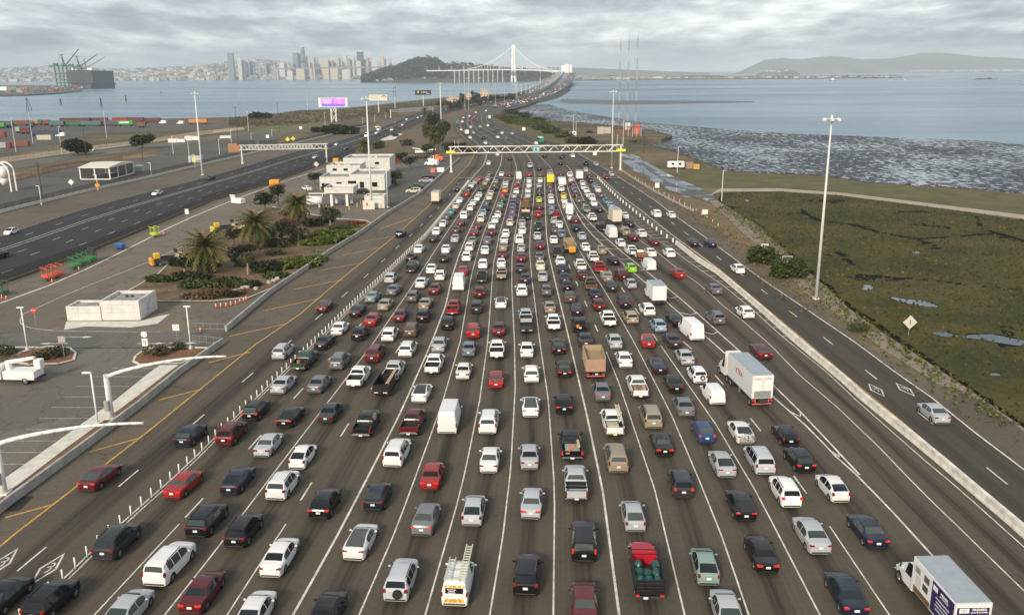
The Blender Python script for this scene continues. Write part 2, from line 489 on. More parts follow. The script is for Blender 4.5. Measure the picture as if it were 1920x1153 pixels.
# ------------------------------------------------------------------ lane lines, as read off the photograph: (row, column) of the ground they lie on
LN = {
 'Y0': [(1230, -235), (1022, 0), (912, 143), (818, 266), (645, 480), (591, 560), (523, 640), (445, 738), (385, 805), (364, 824), (333, 855), (310, 878), (295, 887), (287, 890)],
 'W0': [(1230, -28), (1165, 40), (1079, 130), (997.5, 212.5), (881, 345), (787, 440), (645, 590), (572, 664), (523, 716), (442, 800), (384, 847), (335, 884), (310, 907), (295, 912), (287, 912)],
 'W1': [(1230, 105), (1152, 177), (982, 336), (844, 464), (749, 549), (676, 615), (617, 668), (540, 740), (480, 788), (442, 815), (384, 860), (335, 894), (310, 913), (287, 920)],
 'W2': [(1230, 247), (1152, 309), (1037, 400), (932, 479), (846, 544), (759, 611), (640, 702), (551, 763), (480, 809), (440, 835), (380, 876), (335, 906), (310, 921), (287, 927)],
 'W3': [(1230, 378), (1152, 426), (1031, 504), (982, 536), (870, 606), (768, 670), (640, 756), (540, 812), (480, 835), (440, 855), (380, 891), (335, 917), (310, 930), (287, 934)],
 'W4': [(1230, 506), (1153, 549), (1010, 629), (880, 697), (769, 753), (640, 810), (572, 836), (520, 847), (480, 860), (445, 874), (380, 905), (332, 928), (310, 938), (296, 941), (287, 940.5)],
 'W5': [(1230, 640), (1153, 673), (991, 743), (880, 784), (759, 828), (640, 863), (516, 884), (480, 893.5), (440, 906), (380, 929), (332, 946.5), (310, 953), (287, 950)],
 'W6': [(1230, 775), (1153, 797), (934, 860), (880, 873), (749, 899.5), (640, 914.5), (497, 925), (440, 936), (380, 953), (332, 965), (316, 969), (305, 966), (287, 959)],
 'W7': [(1230, 907), (1153, 918), (1012, 942), (880, 957.5), (727, 966), (640, 964.5), (537, 959.5), (480, 960), (440, 965.5), (380, 976), (334, 984), (310, 984), (287, 973)],
 'W8': [(1230, 1037), (1153, 1037.5), (920, 1040), (749, 1028), (640, 1012), (527, 997.7), (475, 993), (440, 994), (380, 1000), (338, 1003), (324, 1002.5), (310, 999.5), (287, 986)],
 'W9': [(1230, 1172), (1153, 1161), (919, 1130), (781, 1101), (640, 1068), (537, 1043), (480, 1029.6), (440, 1024.5), (380, 1022), (333, 1021), (310, 1015), (287, 996)],
 'W10': [(1230, 1304), (1153, 1284), (919, 1228), (717, 1160), (655, 1135), (575, 1101), (503, 1069), (470, 1056), (440, 1045), (380, 1034), (333, 1030), (310, 1023), (287, 1001)],
 'W11': [(1230, 1430), (1153, 1404), (1012, 1356), (919, 1319), (773, 1257), (640, 1188), (552, 1138), (479, 1092), (439, 1069), (380, 1046), (355, 1042), (332, 1040), (313, 1032), (289, 1007)],
 'W12': [(1230, 1578), (1153, 1537.6), (972, 1444), (919, 1416), (795, 1342), (688, 1267), (651, 1241), (578, 1191), (539, 1165), (504, 1140), (460, 1110), (420, 1080), (380, 1060), (333, 1048), (310, 1038), (289, 1014)],
 'W13': [(1230, 1718), (1153, 1668), (986, 1555.6), (919, 1508), (810, 1428), (724, 1359), (656, 1299), (600, 1235), (540, 1190), (480, 1132), (440, 1098), (400, 1073), (372, 1065), (333, 1053), (310, 1043), (289, 1022)],
 'W14L': [(1230, 1925), (1153, 1850), (1043, 1750), (951, 1666), (885, 1601), (869, 1580), (805, 1519), (745, 1451), (662, 1359), (605, 1294), (565, 1249), (525, 1204), (476, 1146.7), (440, 1110), (421, 1094), (393, 1077), (372, 1070), (364, 1068), (333, 1059), (310, 1049), (289, 1032)],
 'W14R': [(1230, 1930), (1153, 1855), (1043, 1755), (951, 1671), (885, 1607), (856, 1580), (771, 1500), (724, 1452), (655, 1383), (603, 1325), (561, 1277), (523, 1230), (473, 1167), (440, 1129), (424, 1112), (397, 1086), (372, 1071.5), (364, 1069), (333, 1060), (310, 1050), (289, 1033)],
 'W15': [(1230, 2040), (1107, 1920), (975, 1784), (919, 1726), (840, 1650), (766, 1573), (704, 1500), (647, 1445), (597, 1387), (577, 1360), (537, 1316), (504, 1271), (477, 1237), (450, 1199), (424, 1168), (397, 1137), (363, 1109), (340, 1097), (310, 1076), (289, 1050)],
 'W16': [(1230, 2130), (1024, 1920), (968, 1855), (920, 1803), (871, 1743), (807, 1670), (747, 1602), (696, 1548.6), (666, 1510), (626, 1461), (582, 1413), (533, 1353), (511, 1320), (479, 1275), (464, 1255), (444, 1220), (421, 1192), (397, 1165), (372, 1138), (360, 1129), (338, 1112), (324, 1105), (310, 1096), (289, 1062)],
 'W17': [(1230, 2165), (998, 1936), (910, 1827), (850, 1757), (798, 1696), (740, 1626), (695, 1572), (630, 1496), (576, 1431), (505, 1347), (470, 1300), (446, 1268), (424, 1239.5), (395, 1203), (376, 1177), (355, 1151), (332, 1125), (321, 1108), (310, 1098), (289, 1066)],
 'W18': [(1230, 2300), (919, 1903), (802, 1758), (717, 1652), (650, 1567), (597, 1498), (553, 1441), (517, 1393.6), (488, 1353), (461, 1316), (440, 1290), (421, 1264), (388, 1220), (376, 1202), (364, 1187), (354, 1171), (338, 1150), (321, 1128), (310, 1110), (289, 1075)],
 'W19': [(1230, 2375), (880, 1920), (807, 1823), (742, 1743), (704, 1687), (640, 1601), (624, 1577), (559, 1481), (524, 1429), (464, 1348), (429, 1300), (397, 1255), (377, 1229), (351, 1190), (333, 1161), (322, 1144), (308, 1120), (289, 1084)],
 'RS': [(1230, 2480), (860, 1985), (786, 1891), (739, 1825), (708, 1720), (646, 1623), (601, 1574), (546, 1494), (514, 1448), (440, 1361), (390, 1281), (363, 1229), (339, 1190), (320, 1153), (305, 1126), (289, 1092)],
 'LS': [(1230, -420), (1022, -130), (953, 0), (850, 138), (700, 330), (641, 416), (619, 423), (539, 515), (440, 672), (402, 725), (365, 785), (320, 838), (300, 866), (287, 874)],
}
ORDER = ['LS', 'Y0', 'W0', 'W1', 'W2', 'W3', 'W4', 'W5', 'W6', 'W7', 'W8', 'W9', 'W10', 'W11', 'W12', 'W13', 'W14L', 'W14R', 'W15', 'W16', 'W17', 'W18', 'W19', 'RS']
LNY = {k: sorted(v) for k, v in LN.items()}
def lx(name, y): return interp(LNY[name], y)
def gline(name, y0, y1, z=0.0, n=70):
 """ground points of a lane line from photograph row y0 (near) to y1 (far)"""
 out = []
 a, b = 1 / (y0 - 136), 1 / (y1 - 136)
 for i in range(n + 1):
  y = 136 + 1 / (a + (b - a) * i / n)
  out.append(G(lx(name, y), y, z))
 return out
ROWS = [136 + 1 / (1 / (1230 - 136) + (1 / (287 - 136) - 1 / (1230 - 136)) * i / 90) for i in range(91)]
# far road beyond the gantry: left and right edges
FAR_L = [(287, 890), (278, 886), (268, 876), (255, 862), (243, 853), (234, 851), (225, 856), (216, 868), (207, 890), (199, 920), (192, 950), (186, 975)]
FAR_R = [(289, 1092), (274, 1052), (259, 1010), (246, 972), (237.5, 947), (229, 932), (223, 926.5), (217, 926.5), (210, 937), (203.5, 955), (197.5, 977), (191, 1003)]
WATER_Z = -2.2
def strip(name, left, right, mt, z, parent=None, cols=1, u0=0):
 b = MB(); b.uv = []
 n = len(left)
 d = 0.0
 for i in range(n):
  if i: d += (Vector(left[i]) - Vector(left[i - 1])).length
  for c in range(cols + 1):
   p = Vector(left[i]).lerp(Vector(right[i]), c / cols)
   b.v.append((p.x, p.y, p.z + z)); b.uv.append((u0 + c, d))
 for i in range(n - 1):
  for c in range(cols):
   a = i * (cols + 1) + c
   b.f.append([a, a + 1, a + cols + 2, a + cols + 1]); b.m.append(0)
 return b.obj(name, mt, parent)
def ribbon(b, pts, w, z, w1=None):
 """flat painted line of width w along pts"""
 n = len(pts)
 o = len(b.v)
 for i, p in enumerate(pts):
  p = Vector(p)
  t = Vector(pts[min(i + 1, n - 1)]) - Vector(pts[max(i - 1, 0)])
  t.z = 0
  if t.length < 1e-6: t = Vector((0, 1, 0))
  t.normalize()
  s = Vector((t.y, -t.x, 0)) * ((w if w1 is None else w + (w1 - w) * i / (n - 1)) / 2)
  b.v += [tuple(p - s + Vector((0, 0, z))), tuple(p + s + Vector((0, 0, z)))]
 for i in range(n - 1):
  a = o + 2 * i
  b.f.append([a, a + 1, a + 3, a + 2]); b.m.append(0)
def line_obj(name, pts, w, mt, parent, z=.012):
 b = MB(); ribbon(b, pts, w, z)
 return b.obj(name, mt, parent)
def dashes(name, pts, start, mt, parent, w=.15, on=3.66, cyc=14.63, z=.012, stop=1e9):
 b = MB()
 total = sum((Vector(q) - Vector(p)).length for p, q in zip(pts[:-1], pts[1:]))
 d = start
 while d < min(total - on, stop):
  seg = [p for p, _ in walk(pts, d, on / 2)][:3]
  if len(seg) == 3: ribbon(b, seg, w, z)
  d += cyc
 return b.obj(name, mt, parent) if b.v else None
# ------------------------------------------------------------------ water, mud, land
def build_water():
 m, g = newmat('bay_water', .16, .5)
 ob = g.coord('Object')
 big = g.noise(g.coord('Object', (.0011, .0045, 1)), 1.0, 5, .6)
 g.L.new(g.ramp(big, (.36, (.030, .100, .160)), (.62, (.060, .145, .215))), g.b.inputs['Base Color'])
 rg = g.ramp(g.noise(g.coord('Object', (.0009, .004, 1)), 1.0, 6, .65), (.38, .17), (.66, .30))
 g.L.new(rg, g.b.inputs['Roughness'])
 w1 = g.noise(g.coord('Object', (.25, .5, 1)), 1.0, 3)
 w2 = g.noise(g.coord('Object', (.03, .06, 1)), 1.0, 3)
 g.bump(g.math('ADD', w1, g.math('MULTIPLY', w2, 3.0)), .5, .35)
 b = MB()
 xs, ys = [-30000, -6000, -2000, -600, 0, 600, 2000, 6000, 30000], [-400, 200, 800, 2000, 5000, 12000, 40000]
 for y in ys:
  for x in xs: b.v.append((x, y, WATER_Z))
 nx = len(xs)
 for j in range(len(ys) - 1):
  for i in range(nx - 1):
   a = j * nx + i
   b.f.append([a, a + 1, a + nx + 1, a + nx]); b.m.append(0)
 tag(b.obj('water', m), kind='structure')
 return m
build_water()
def build_mud():
 m, g = newmat('tidal_mud', .6, .4)
 ob = g.coord('Object')
 n1 = g.noise(g.coord('Object', (.42, .20, 1)), 1.0, 8, .72, .3)
 n2 = g.noise(g.coord('Object', (.022, .012, 1)), 1.0, 4, .6)
 k = g.math('ADD', g.math('MULTIPLY', n1, .72), g.math('MULTIPLY', n2, .34))
 wet = g.ramp(k, (.525, 0.0), (.575, 1.0))
 g.L.new(g.mix(wet, (.038, .043, .050), (.12, .14, .16)), g.b.inputs['Base Color'])
 g.L.new(g.ramp(wet, (0.0, .75), (1.0, .14)), g.b.inputs['Roughness'])
 g.bump(g.ramp(k, (.40, .35), (.52, 0.0)), .6, .5)
 pts = [(955, 207), (985, 199), (1005, 195.5), (1030, 196), (1046, 201), (1068, 207), (1100, 213), (1200, 229), (1350, 242), (1481, 251), (1650, 257), (1837, 264), (1920, 272), (2200, 300), (2200, 420),
           (1920, 372), (1762, 358), (1650, 352), (1537, 338), (1380, 330), (1342, 321), (1260, 300), (1170, 272), (1180, 250), (1050, 232), (990, 222)]
 o = poly_obj('mudflat', [G(x, y, WATER_Z + .10) for x, y in pts], m)
 tag(o, kind='structure')
 m2 = mat('sandbar_mud', (.075, .078, .080), .5, .3, .05)
 pts = [(1052, 186.5), (1090, 187.5), (1200, 188.8), (1330, 189.5), (1412, 190.6), (1416, 192.2), (1330, 193.4), (1250, 195.0), (1160, 196), (1100, 194.3), (1070, 195), (1048, 191)]
 tag(poly_obj('sandbar', [G(x, y, WATER_Z + .12) for x, y in pts], m2), kind='structure')
build_mud()
def build_land():
 m, g = newmat('dry_ground', .95, .2)
 ob = g.coord('Object')
 a = g.noise(ob, .035, 6, .65)
 b_ = g.noise(ob, .5, 6, .7)
 c = g.noise(ob, .012, 3, .5)
 col = g.ramp(a, (.34, (.085, .078, .035)), (.47, (.135, .100, .055)), (.60, (.205, .150, .088)), (.74, (.165, .105, .055)))
 col = g.mix(g.ramp(c, (.50, 0.0), (.60, .7)), col, (.060, .072, .026))
 col = g.mix(g.ramp(b_, (.35, .45), (.65, 0.0)), col, (.045, .042, .022))
 g.L.new(col, g.b.inputs['Base Color'])
 g.bump(b_, .5, .15)
 M['dirt'] = m
 px = [(-900, 236), (-300, 229), (0, 227), (150, 226), (330, 222.5), (480, 219), (560, 207), (640, 204), (700, 197.5), (774, 189), (832, 183), (900, 178.5), (950, 176), (985, 176)]
 rt = [(1008, 190), (985, 198.5), (960, 205), (958, 211), (975, 216), (1000, 223), (1060, 229), (1110, 233), (1170, 238), (1205, 243), (1235, 250), (1257, 256), (1240, 260.5), (1195, 262), (1172, 266), (1207, 272), (1257, 283), (1285, 293), (1312, 303),
          (1342, 315), (1380, 322.5), (1450, 326), (1537, 330), (1600, 339), (1650, 345), (1762, 351), (1920, 364), (2300, 410)]
 pts = [G(x, y, -.10) for x, y in px + rt]
 pts += [Vector((240, 30, -.1)), Vector((240, -260, -.1)), Vector((-420, -260, -.1)), Vector((-420, 120, -.1)), Vector((-700, 250, -.1))]
 o = poly_obj('ground', pts, m, depth=3.0)
 tag(o, kind='structure')
 # rip-rap along the shores
 rb = MB()
 rnd = random.Random(5)
 shore = [G(x, y, -.6) for x, y in rt[:-1]]
 for p, d in walk(shore, 0, .9):
  for k in range(2):
   s = rnd.uniform(.5, 1.5)
   q = p + Vector((d.y, -d.x, 0)) * rnd.uniform(-1.5, 3.0)
   q.z = -.3 - rnd.random() * 1.5
   Mx = Matrix.Translation(q) @ Matrix.Rotation(rnd.random() * 6, 4, 'Z') @ Matrix.Rotation(rnd.uniform(-.5, .5), 4, 'X')
   rb.box((0, 0, 0), (s, s * rnd.uniform(.6, 1), s * .7), 0, Mx)
 tag(rb.obj('shore_rocks', mat('shore_rock', (.060, .056, .050), .9, .35, .6)), 'dark rocks heaped along the bay shore', 'rocks', kind='stuff')
build_land()
# ------------------------------------------------------------------ roads
XS = {n: [G(lx(n, y), y) for y in ROWS] for n in ORDER}
def lane_strip(name, cols, mt, z):
 b = MB(); b.uv = []
 nc = len(cols)
 for i, y in enumerate(ROWS):
  for c, n in enumerate(cols):
   p = XS[n][i]
   b.v.append((p.x, p.y, z)); b.uv.append((c, p.y))
 for i in range(len(ROWS) - 1):
  for c in range(nc - 1):
   a = i * nc + c
   b.f.append([a, a + 1, a + nc + 1, a + nc]); b.m.append(0)
 return tag(b.obj(name, mt), kind='structure')
road = lane_strip('toll_plaza_road', ORDER[1:21], M['asphalt_plaza'], 0.0)
lsh = lane_strip('road_shoulder', ORDER[0:2], M['shoulder'], .0)
express = lane_strip('express_road', ORDER[20:23], M['asphalt_express'], 0.0)
rsh = lane_strip('gravel_shoulder', ORDER[22:24], M['shoulder'], 0.0)
NF = 40
def far_edge(tab, n=NF):
 pts = smooth_line([G(x, y) for y, x in tab], 2)
 L_ = sum((b - a).length for a, b in zip(pts[:-1], pts[1:]))
 w = [p for p, _ in walk(pts, 0, L_ / n * .99999)]
 return w[:n + 1]
fl, fr = far_edge(FAR_L), far_edge(FAR_R)
far = strip('far_road', fl, fr, M['asphalt_express'], .0, None, 7)
tag(far, kind='structure')
FAR_FR = [.11, .26, .36, .50, .61, .76]
for t in FAR_FR:
 line_obj('lane_line', [a.lerp(b, t + (.08 + i / NF * .0 if 0 else 0)) for i, (a, b) in enumerate(zip(fl, fr))], .24, M['line_worn'], far, .02)
line_obj('edge_line', [a.lerp(b, .03) for a, b in zip(fl, fr)], .2, M['yellow_line'], far, .02)
line_obj('edge_line', [a.lerp(b, .93) for a, b in zip(fl, fr)], .2, M['line_worn'], far, .02)
# painted lines of the plaza
SOLID = [('W4', 1230, 290, .20), ('W5', 1230, 333, .13), ('W6', 1230, 290, .13), ('W7', 1230, 333, .13), ('W8', 1230, 290, .13), ('W9', 1230, 333, .20), ('W10', 1230, 660, .13), ('W11', 1230, 290, .13),
         ('W12', 1230, 648, .13), ('W13', 1230, 986, .12), ('W2', 1230, 350, .13), ('W3', 1230, 982, .12), ('W1', 1230, 982, .12), ('W14L', 1230, 333, .20), ('W14R', 890, 366, .20), ('W15', 1230, 340, .12), ('W16', 1230, 318, .12),
         ('W17', 1230, 318, .18)]
for n, a, b_, w in SOLID:
 line_obj('lane_line', gline(n, a, b_), w, M['line'], road)
off = .30
for s in (-1, 1):
 line_obj('lane_line', [p + Vector((s * .2, 0, 0)) for p in gline('W0', 1230, 290)], .14, M['line'], road)
for n, a, b_ in (('W1', 972, 560), ('W3', 940, 620), ('W10', 622, 470), ('W12', 640, 480), ('W13', 927, 600)):
 dashes('dash_line', gline(n, a, b_), .2, M['line'], road, .17)
line_obj('edge_line', gline('Y0', 1230, 288), .22, M['yellow_line'], lsh)
line_obj('edge_line', gline('W19', 1230, 289), .20, M['line'], rsh)
line_obj('edge_line', [p + Vector((.25, 0, 0)) for p in gline('W17', 900, 455)], .16, M['yellow_line'], express)
dashes('dash_line', gline('W18', 1153, 320), 6.0, M['line'], express, .17)
lm = []
for (xa, ya, xb, yb) in ((1062, 310, 1072, 321), ):
 pass
line_obj('lane_line', [G(x, y) for x, y in ((1062, 310), (1072, 321), (1075, 333), (1083, 350), (1095, 376))], .22, M['line'], road)
# carpool lane dashes left of the posts
cp = [G(x, y) for x, y in ((-60, 1150), (32.5, 1070), (222, 912.5), (356, 800), (454.5, 716), (591, 599.5), (640, 557.6), (681.4, 521.8), (715, 491.5), (743.8, 464.6), (775, 437), (805, 408), (830, 382), (850, 355), (868, 335))]
dstart = (cp[1] - cp[0]).length
dashes('dash_line', cp, dstart % 14.63, M['line'], road, .16)
# stop line at the metering lights
b = MB(); ribbon(b, [G(x, 333.3) for x in (858, 930, 1000, 1060, 1150, 1162)], .45, .014); b.obj('stop_line', M['line'], road)
# yellow hatching on the left shoulder
for a in ((493, 583, 598, 560), (549, 543, 643.6, 524.6), (602, 507, 681, 492.6), (642, 479, 711, 465), (682, 452.5, 737, 443.5), (712, 430, 773, 408), (430, 630.5, 538, 607), (391, 680, 469, 660), (297, 750, 379, 729), (169, 847, 265, 820), (10, 970, 100, 945.5), (-160, 1110, -50, 1075)):
 line_obj('hatch_stripe', [G(a[0], a[1]), G(a[2], a[3])], .26, M['yellow_line'], lsh, .016)
# gore chevrons between the diverging white lines
hb = MB()
for i in range(17):
 t = i / 16
 y = 136 + 1 / (1 / (845 - 136) + (1 / (385 - 136) - 1 / (845 - 136)) * t)
 l, r = G(lx('W14L', y), y), G(lx('W14R', y + 1), y + 1)
 if (r - l).length < .5: continue
 mid = l.lerp(r, .6) + Vector((0, -1.4, 0))
 ribbon(hb, [l, mid, r], .24, .016)
hb.obj('chevron_stripe', M['line'], road)
hb = MB()
for i in range(46):
 t = i / 45
 y = 136 + 1 / (1 / (630 - 136) + (1 / (336 - 136) - 1 / (630 - 136)) * t)
 l, r = G(lx('W16', y), y), G(lx('W17', y), y)
 if y > 452:
  c = l.lerp(r, .42)
  ribbon(hb, [l, c], .2, .016)
 else:
  c = l.lerp(r, .55); c.y += .8
  ribbon(hb, [l, c], .2, .016)
  ribbon(hb, [c, r], .2, .016)
hb.obj('chevron_stripe', M['line'], road)
def diamond(px, py, parent, ang):
 c = G(px, py)
 T = Matrix.Translation((c.x, c.y, .016)) @ Matrix.Rotation(ang, 4, 'Z')
 b = MB()
 P = [(0, -2.4), (.75, 0), (0, 2.4), (-.75, 0)]
 Q = [(0, -1.95), (.55, 0), (0, 1.95), (-.55, 0)]
 for i in range(4):
  j = (i + 1) % 4
  b.quad(T @ Vector((*P[i], 0)), T @ Vector((*P[j], 0)), T @ Vector((*Q[j], 0)), T @ Vector((*Q[i], 0)))
 pts = [T @ Vector((.2 * math.cos(t) * (1 if t < 9 else 1), -.1 + .45 * math.sin(t) + .0, 0)) for t in [i * .5 for i in range(-3, 6)]]
 ribbon(b, pts, .12, 0)
 pts = [T @ Vector((.2 * math.cos(t), .55 + .3 * math.sin(t), 0)) for t in [i * .5 for i in range(-3, 6)]]
 ribbon(b, pts, .12, 0)
 b.obj('diamond_marking', M['line'], parent)
def line_dir(names, P):
 best, acc = None, Vector((0, 0, 0))
 for n in names:
  pts = XS[n]
  for i in range(len(pts) - 1):
   if (pts[i].y - P.y) * (pts[i + 1].y - P.y) <= 0:
    d = abs(pts[i].lerp(pts[i + 1], .5).x - P.x) + .5
    acc += (pts[i + 1] - pts[i]).normalized() / d ** 3
    break
 return acc.normalized() if acc.length > 0 else Vector((0, 1, 0))
def head(v): return math.atan2(-v.x, v.y)
for (x, y, par, nm) in ((90, 1066, road, 'W0'), (3, 1056, road, 'Y0'), (1643, 731, express, 'W18'), (1697, 730, express, 'W19')):
 diamond(x, y, par, head(line_dir([nm], G(x, y))))
# eastbound carriageway on the left
EL = [(436, 17.5), (392.5, 150), (360, 275), (336, 375), (322.5, 420), (307, 478), (290, 530), (265, 633), (245, 700), (225, 750), (210, 785), (203, 830), (197, 870), (191, 905), (185, 940), (180, 965)]
ER = [(533, 0), (478, 155), (430, 268), (407, 325), (375, 400), (345, 502), (305, 612), (282, 675), (262, 712), (240, 770), (227, 800), (213, 838), (205, 868), (198.5, 900), (192, 932), (186.5, 960)]
el = [G(x, y) for y, x in EL]; er = [G(x, y) for y, x in ER]
el = [el[0] + (el[0] - el[1]) * 1.5] + el; er = [er[0] + (er[0] - er[1]) * 1.2] + er
def evenly(pts, n):
 pts = smooth_line(pts, 2)
 L_ = sum((b - a).length for a, b in zip(pts[:-1], pts[1:]))
 return [p for p, _ in walk(pts, 0, L_ / n * .99999)][:n + 1]
el, er = evenly(el, 60), evenly(er, 60)
east = tag(strip('eastbound_road', el, er, M['asphalt_dark'], .0, None, 7), kind='structure')
for t in (.20, .52, .67, .82):
 dashes('dash_line', [a.lerp(b, t) for a, b in zip(el, er)], t * 9, M['line'], east, .17, z=.02)
for t in (.33, .375):
 line_obj('lane_line', [a.lerp(b, t) for a, b in zip(el, er)][:30], .2, M['line'], east, .02)
line_obj('lane_line', [a.lerp(b, .35) for a, b in zip(el, er)][29:], .2, M['line_worn'], east, .02)
line_obj('edge_line', [a.lerp(b, .015) for a, b in zip(el, er)], .18, M['line_worn'], east, .02)
line_obj('edge_line', [a.lerp(b, .97) for a, b in zip(el, er)], .18, M['yellow_line'], east, .02)
def sheet(name, px, mt, z, kind='structure'):
 return tag(poly_obj(name, [G(x, y, z) for x, y in px], mt), kind=kind)
# left shoulder of the eastbound road, up to the chain-link fence
sheet('road_shoulder', [(-260, 560), (0, 450), (17, 437), (150, 394), (275, 361), (375, 337), (478, 309), (530, 291), (633, 266), (700, 246), (750, 226), (742, 222), (690, 237), (600, 260), (480, 287), (375, 311), (275, 335), (175, 357), (22, 394), (-120, 432), (-400, 520)], M['shoulder'], -.03)
# service yard between the fence and the plaza
M['yard'] = asphalt('asphalt_yard', (.145, .124, .098), False)
sheet('service_road', [(-300, 700), (-200, 610), (0, 536), (155, 481), (268, 433), (325, 410), (400, 377), (502, 347), (612, 307), (640, 300), (700, 283), (745, 290), (800, 290), (868, 298), (838, 320), (785, 365), (725, 402), (672, 440), (515, 539), (423, 619), (405, 636), (300, 640), (120, 640), (0, 640), (-200, 720)], M['yard'], -.02)
sheet('access_road', [(-300, 700), (0, 610), (45, 612), (60, 622), (220, 623), (400, 622), (424, 622), (424, 634), (405, 652), (0, 652), (-260, 745)], M['asphalt_plain'], -.008)
sheet('parking_lot', [(-420, 1000), (-320, 770), (0, 653), (405, 653), (400, 668), (330, 690), (0, 945), (-60, 1000)], M['asphalt_lot'], -.014)
sheet('upper_parking_lot', [(745, 300), (800, 291), (860, 298), (838, 318), (785, 362), (742, 392), (700, 392), (700, 372), (745, 340), (770, 315), (755, 305)], M['asphalt_grey'], -.010)
# frontage lots on the far left
sheet('fenced_lot', [(-250, 470), (-150, 410), (0, 347), (110, 318), (235, 300), (300, 292), (420, 287), (470, 284), (375, 309), (275, 333), (175, 355), (22, 391), (-120, 430)], M['asphalt_grey'], -.03)
M['pale_dirt'] = mat('pale_dirt', (.33, .27, .19), .95, .2, .12)
M['orange_dirt'] = mat('rusty_dirt', (.205, .115, .060), .95, .3, .10)
sheet('dirt_track', [(-300, 350), (0, 306), (150, 285), (280, 268), (380, 253), (460, 243), (455, 239), (370, 247), (270, 262), (140, 277), (0, 296), (-300, 335)], M['pale_dirt'], -.05)
sheet('frontage_street', [(-300, 375), (0, 322), (150, 297), (280, 280), (400, 264), (470, 252), (560, 243), (640, 232), (636, 228), (560, 238), (465, 247), (390, 257), (280, 272), (150, 288), (0, 309), (-300, 352)], M['asphalt_plain'], -.045)
sheet('dirt_bank', [(-200, 370), (0, 330), (110, 312), (240, 293), (300, 281), (420, 264), (440, 268), (380, 283), (300, 291), (235, 299), (110, 317), (0, 346), (-200, 392)], M['orange_dirt'], -.04)
sheet('container_yard', [(-400, 300), (0, 288), (60, 283), (130, 262), (170, 250), (290, 248), (330, 245), (420, 240), (430, 232), (300, 231), (0, 234), (-400, 242)], M['asphalt_grey'], -.05)
sheet('side_lot', [(265, 291), (300, 280), (420, 262), (470, 253), (540, 250), (520, 262), (440, 284), (420, 287)], M['asphalt_grey'], -.034)
M['grass_field'] = mat('field_grass', (.060, .078, .022), .95, .3, .08, col2=(.150, .120, .050))
sheet('grass_field', [(470, 244), (520, 236), (600, 228), (640, 232), (635, 240), (560, 249), (490, 253)], M['grass_field'], -.04)
sheet('median_dirt', [(700, 284), (716, 263), (775, 241), (805, 228), (850, 206), (885, 207), (866, 216), (852, 226), (849, 236), (850, 245), (860, 256), (873, 269), (882, 279), (884, 288), (868, 297), (800, 289), (745, 288)], mat('median_ground', (.135, .078, .042), .95, .3, .12, col2=(.075, .075, .030)), -.018)
sheet('paved_apron', [(706, 262), (728, 250), (755, 251), (738, 262), (718, 264)], M['pale_concrete'], -.012)
# right side: frontage road, path, wet road
M['track'] = mat('dirt_track', (.215, .175, .125), .95, .2, .25, bump=.3)
sheet('frontage_track', [(1327, 375), (1342, 374), (1380, 398), (1425, 426), (1492, 490), (1549, 538), (1590, 577), (1649, 619), (1713, 661), (1816, 729), (1960, 830), (2300, 1100), (2300, 1300), (2050, 1000), (1890, 818), (1794, 742), (1649, 651), (1590, 602), (1506, 547), (1455, 489), (1397, 441), (1360, 405)], M['track'], -.03)
M['path'] = mat('footpath_dirt', (.34, .29, .22), .95, .15, .3)
sheet('footpath', [(1348, 354), (1462, 353.5), (1575, 361), (1725, 379), (1920, 403), (2200, 440), (2200, 452), (1920, 411), (1725, 385.5), (1575, 366.5), (1462, 359), (1350, 359.5), (1332, 366)], M['path'], -.02)
m_, g = newmat('wet_asphalt', .5, .5)
n_ = g.noise(g.coord('Object', (.10, .055, 1), (0, 0, .5)), 1.0, 5, .6)
wet_ = g.ramp(n_, (.52, 0.0), (.56, 1.0))
g.L.new(g.mix(wet_, (.085, .075, .066), (.20, .21, .22)), g.b.inputs['Base Color'])
g.L.new(g.ramp(wet_, (0.0, .7), (1.0, .05)), g.b.inputs['Roughness'])
sheet('flooded_road', [(1160, 289), (1185, 289), (1200, 295), (1249, 325), (1309, 351), (1337, 364), (1342, 375), (1326, 377), (1256, 357), (1200, 327), (1168, 308)], m_, -.03)
M['wet_sheet'] = mat('standing_water', (.06, .075, .085), .03, .0)
for nm, px in (('puddle', [(1172, 292), (1186, 293), (1215, 306), (1235, 317), (1252, 327), (1246, 328), (1225, 317), (1200, 304)]),
               ('puddle', [(1166, 301), (1182, 300), (1204, 313), (1236, 333), (1228, 335), (1205, 325), (1180, 312)]),
               ('puddle', [(1238, 332), (1262, 336), (1290, 350), (1318, 354), (1312, 357), (1284, 354), (1255, 343)]),
               ('puddle', [(1278, 365), (1294, 368), (1297, 371), (1284, 370)])):
 sheet(nm, px, M['wet_sheet'], -.018)
# land cover right of the road
M['dry_grass'] = mat('dry_verge', (.105, .085, .035), .95, .3, .35, col2=(.185, .115, .050), bump=.5)
sheet('grass_verge', [(1153, 321), (1170, 318), (1250, 360), (1326, 379), (1358, 405), (1396, 441), (1454, 489), (1505, 547), (1589, 602), (1640, 645), (1621, 647), (1573, 602), (1492, 547), (1447, 515), (1360, 441), (1280, 391), (1228, 364), (1189, 340)], M['dry_grass'], -.045)
M['green_grass'] = mat('green_grass', (.048, .060, .010), .95, .3, .12, col2=(.125, .092, .027), bump=.4)
sheet('grass_field', [(1252, 326), (1300, 320), (1380, 323), (1537, 331), (1650, 346), (1762, 352), (1920, 365), (2200, 398), (2200, 438), (1920, 402), (1725, 378), (1575, 360), (1462, 352), (1348, 353), (1312, 351)], M['green_grass'], -.045)
sheet('grass_verge', [(880, 289), (900, 280), (0, 0)][0:0] or [(952, 236), (975, 226), (1020, 236), (1080, 262), (1110, 280), (1092, 288), (1053, 273), (1011, 258), (973, 245)], M['green_grass'], -.05)
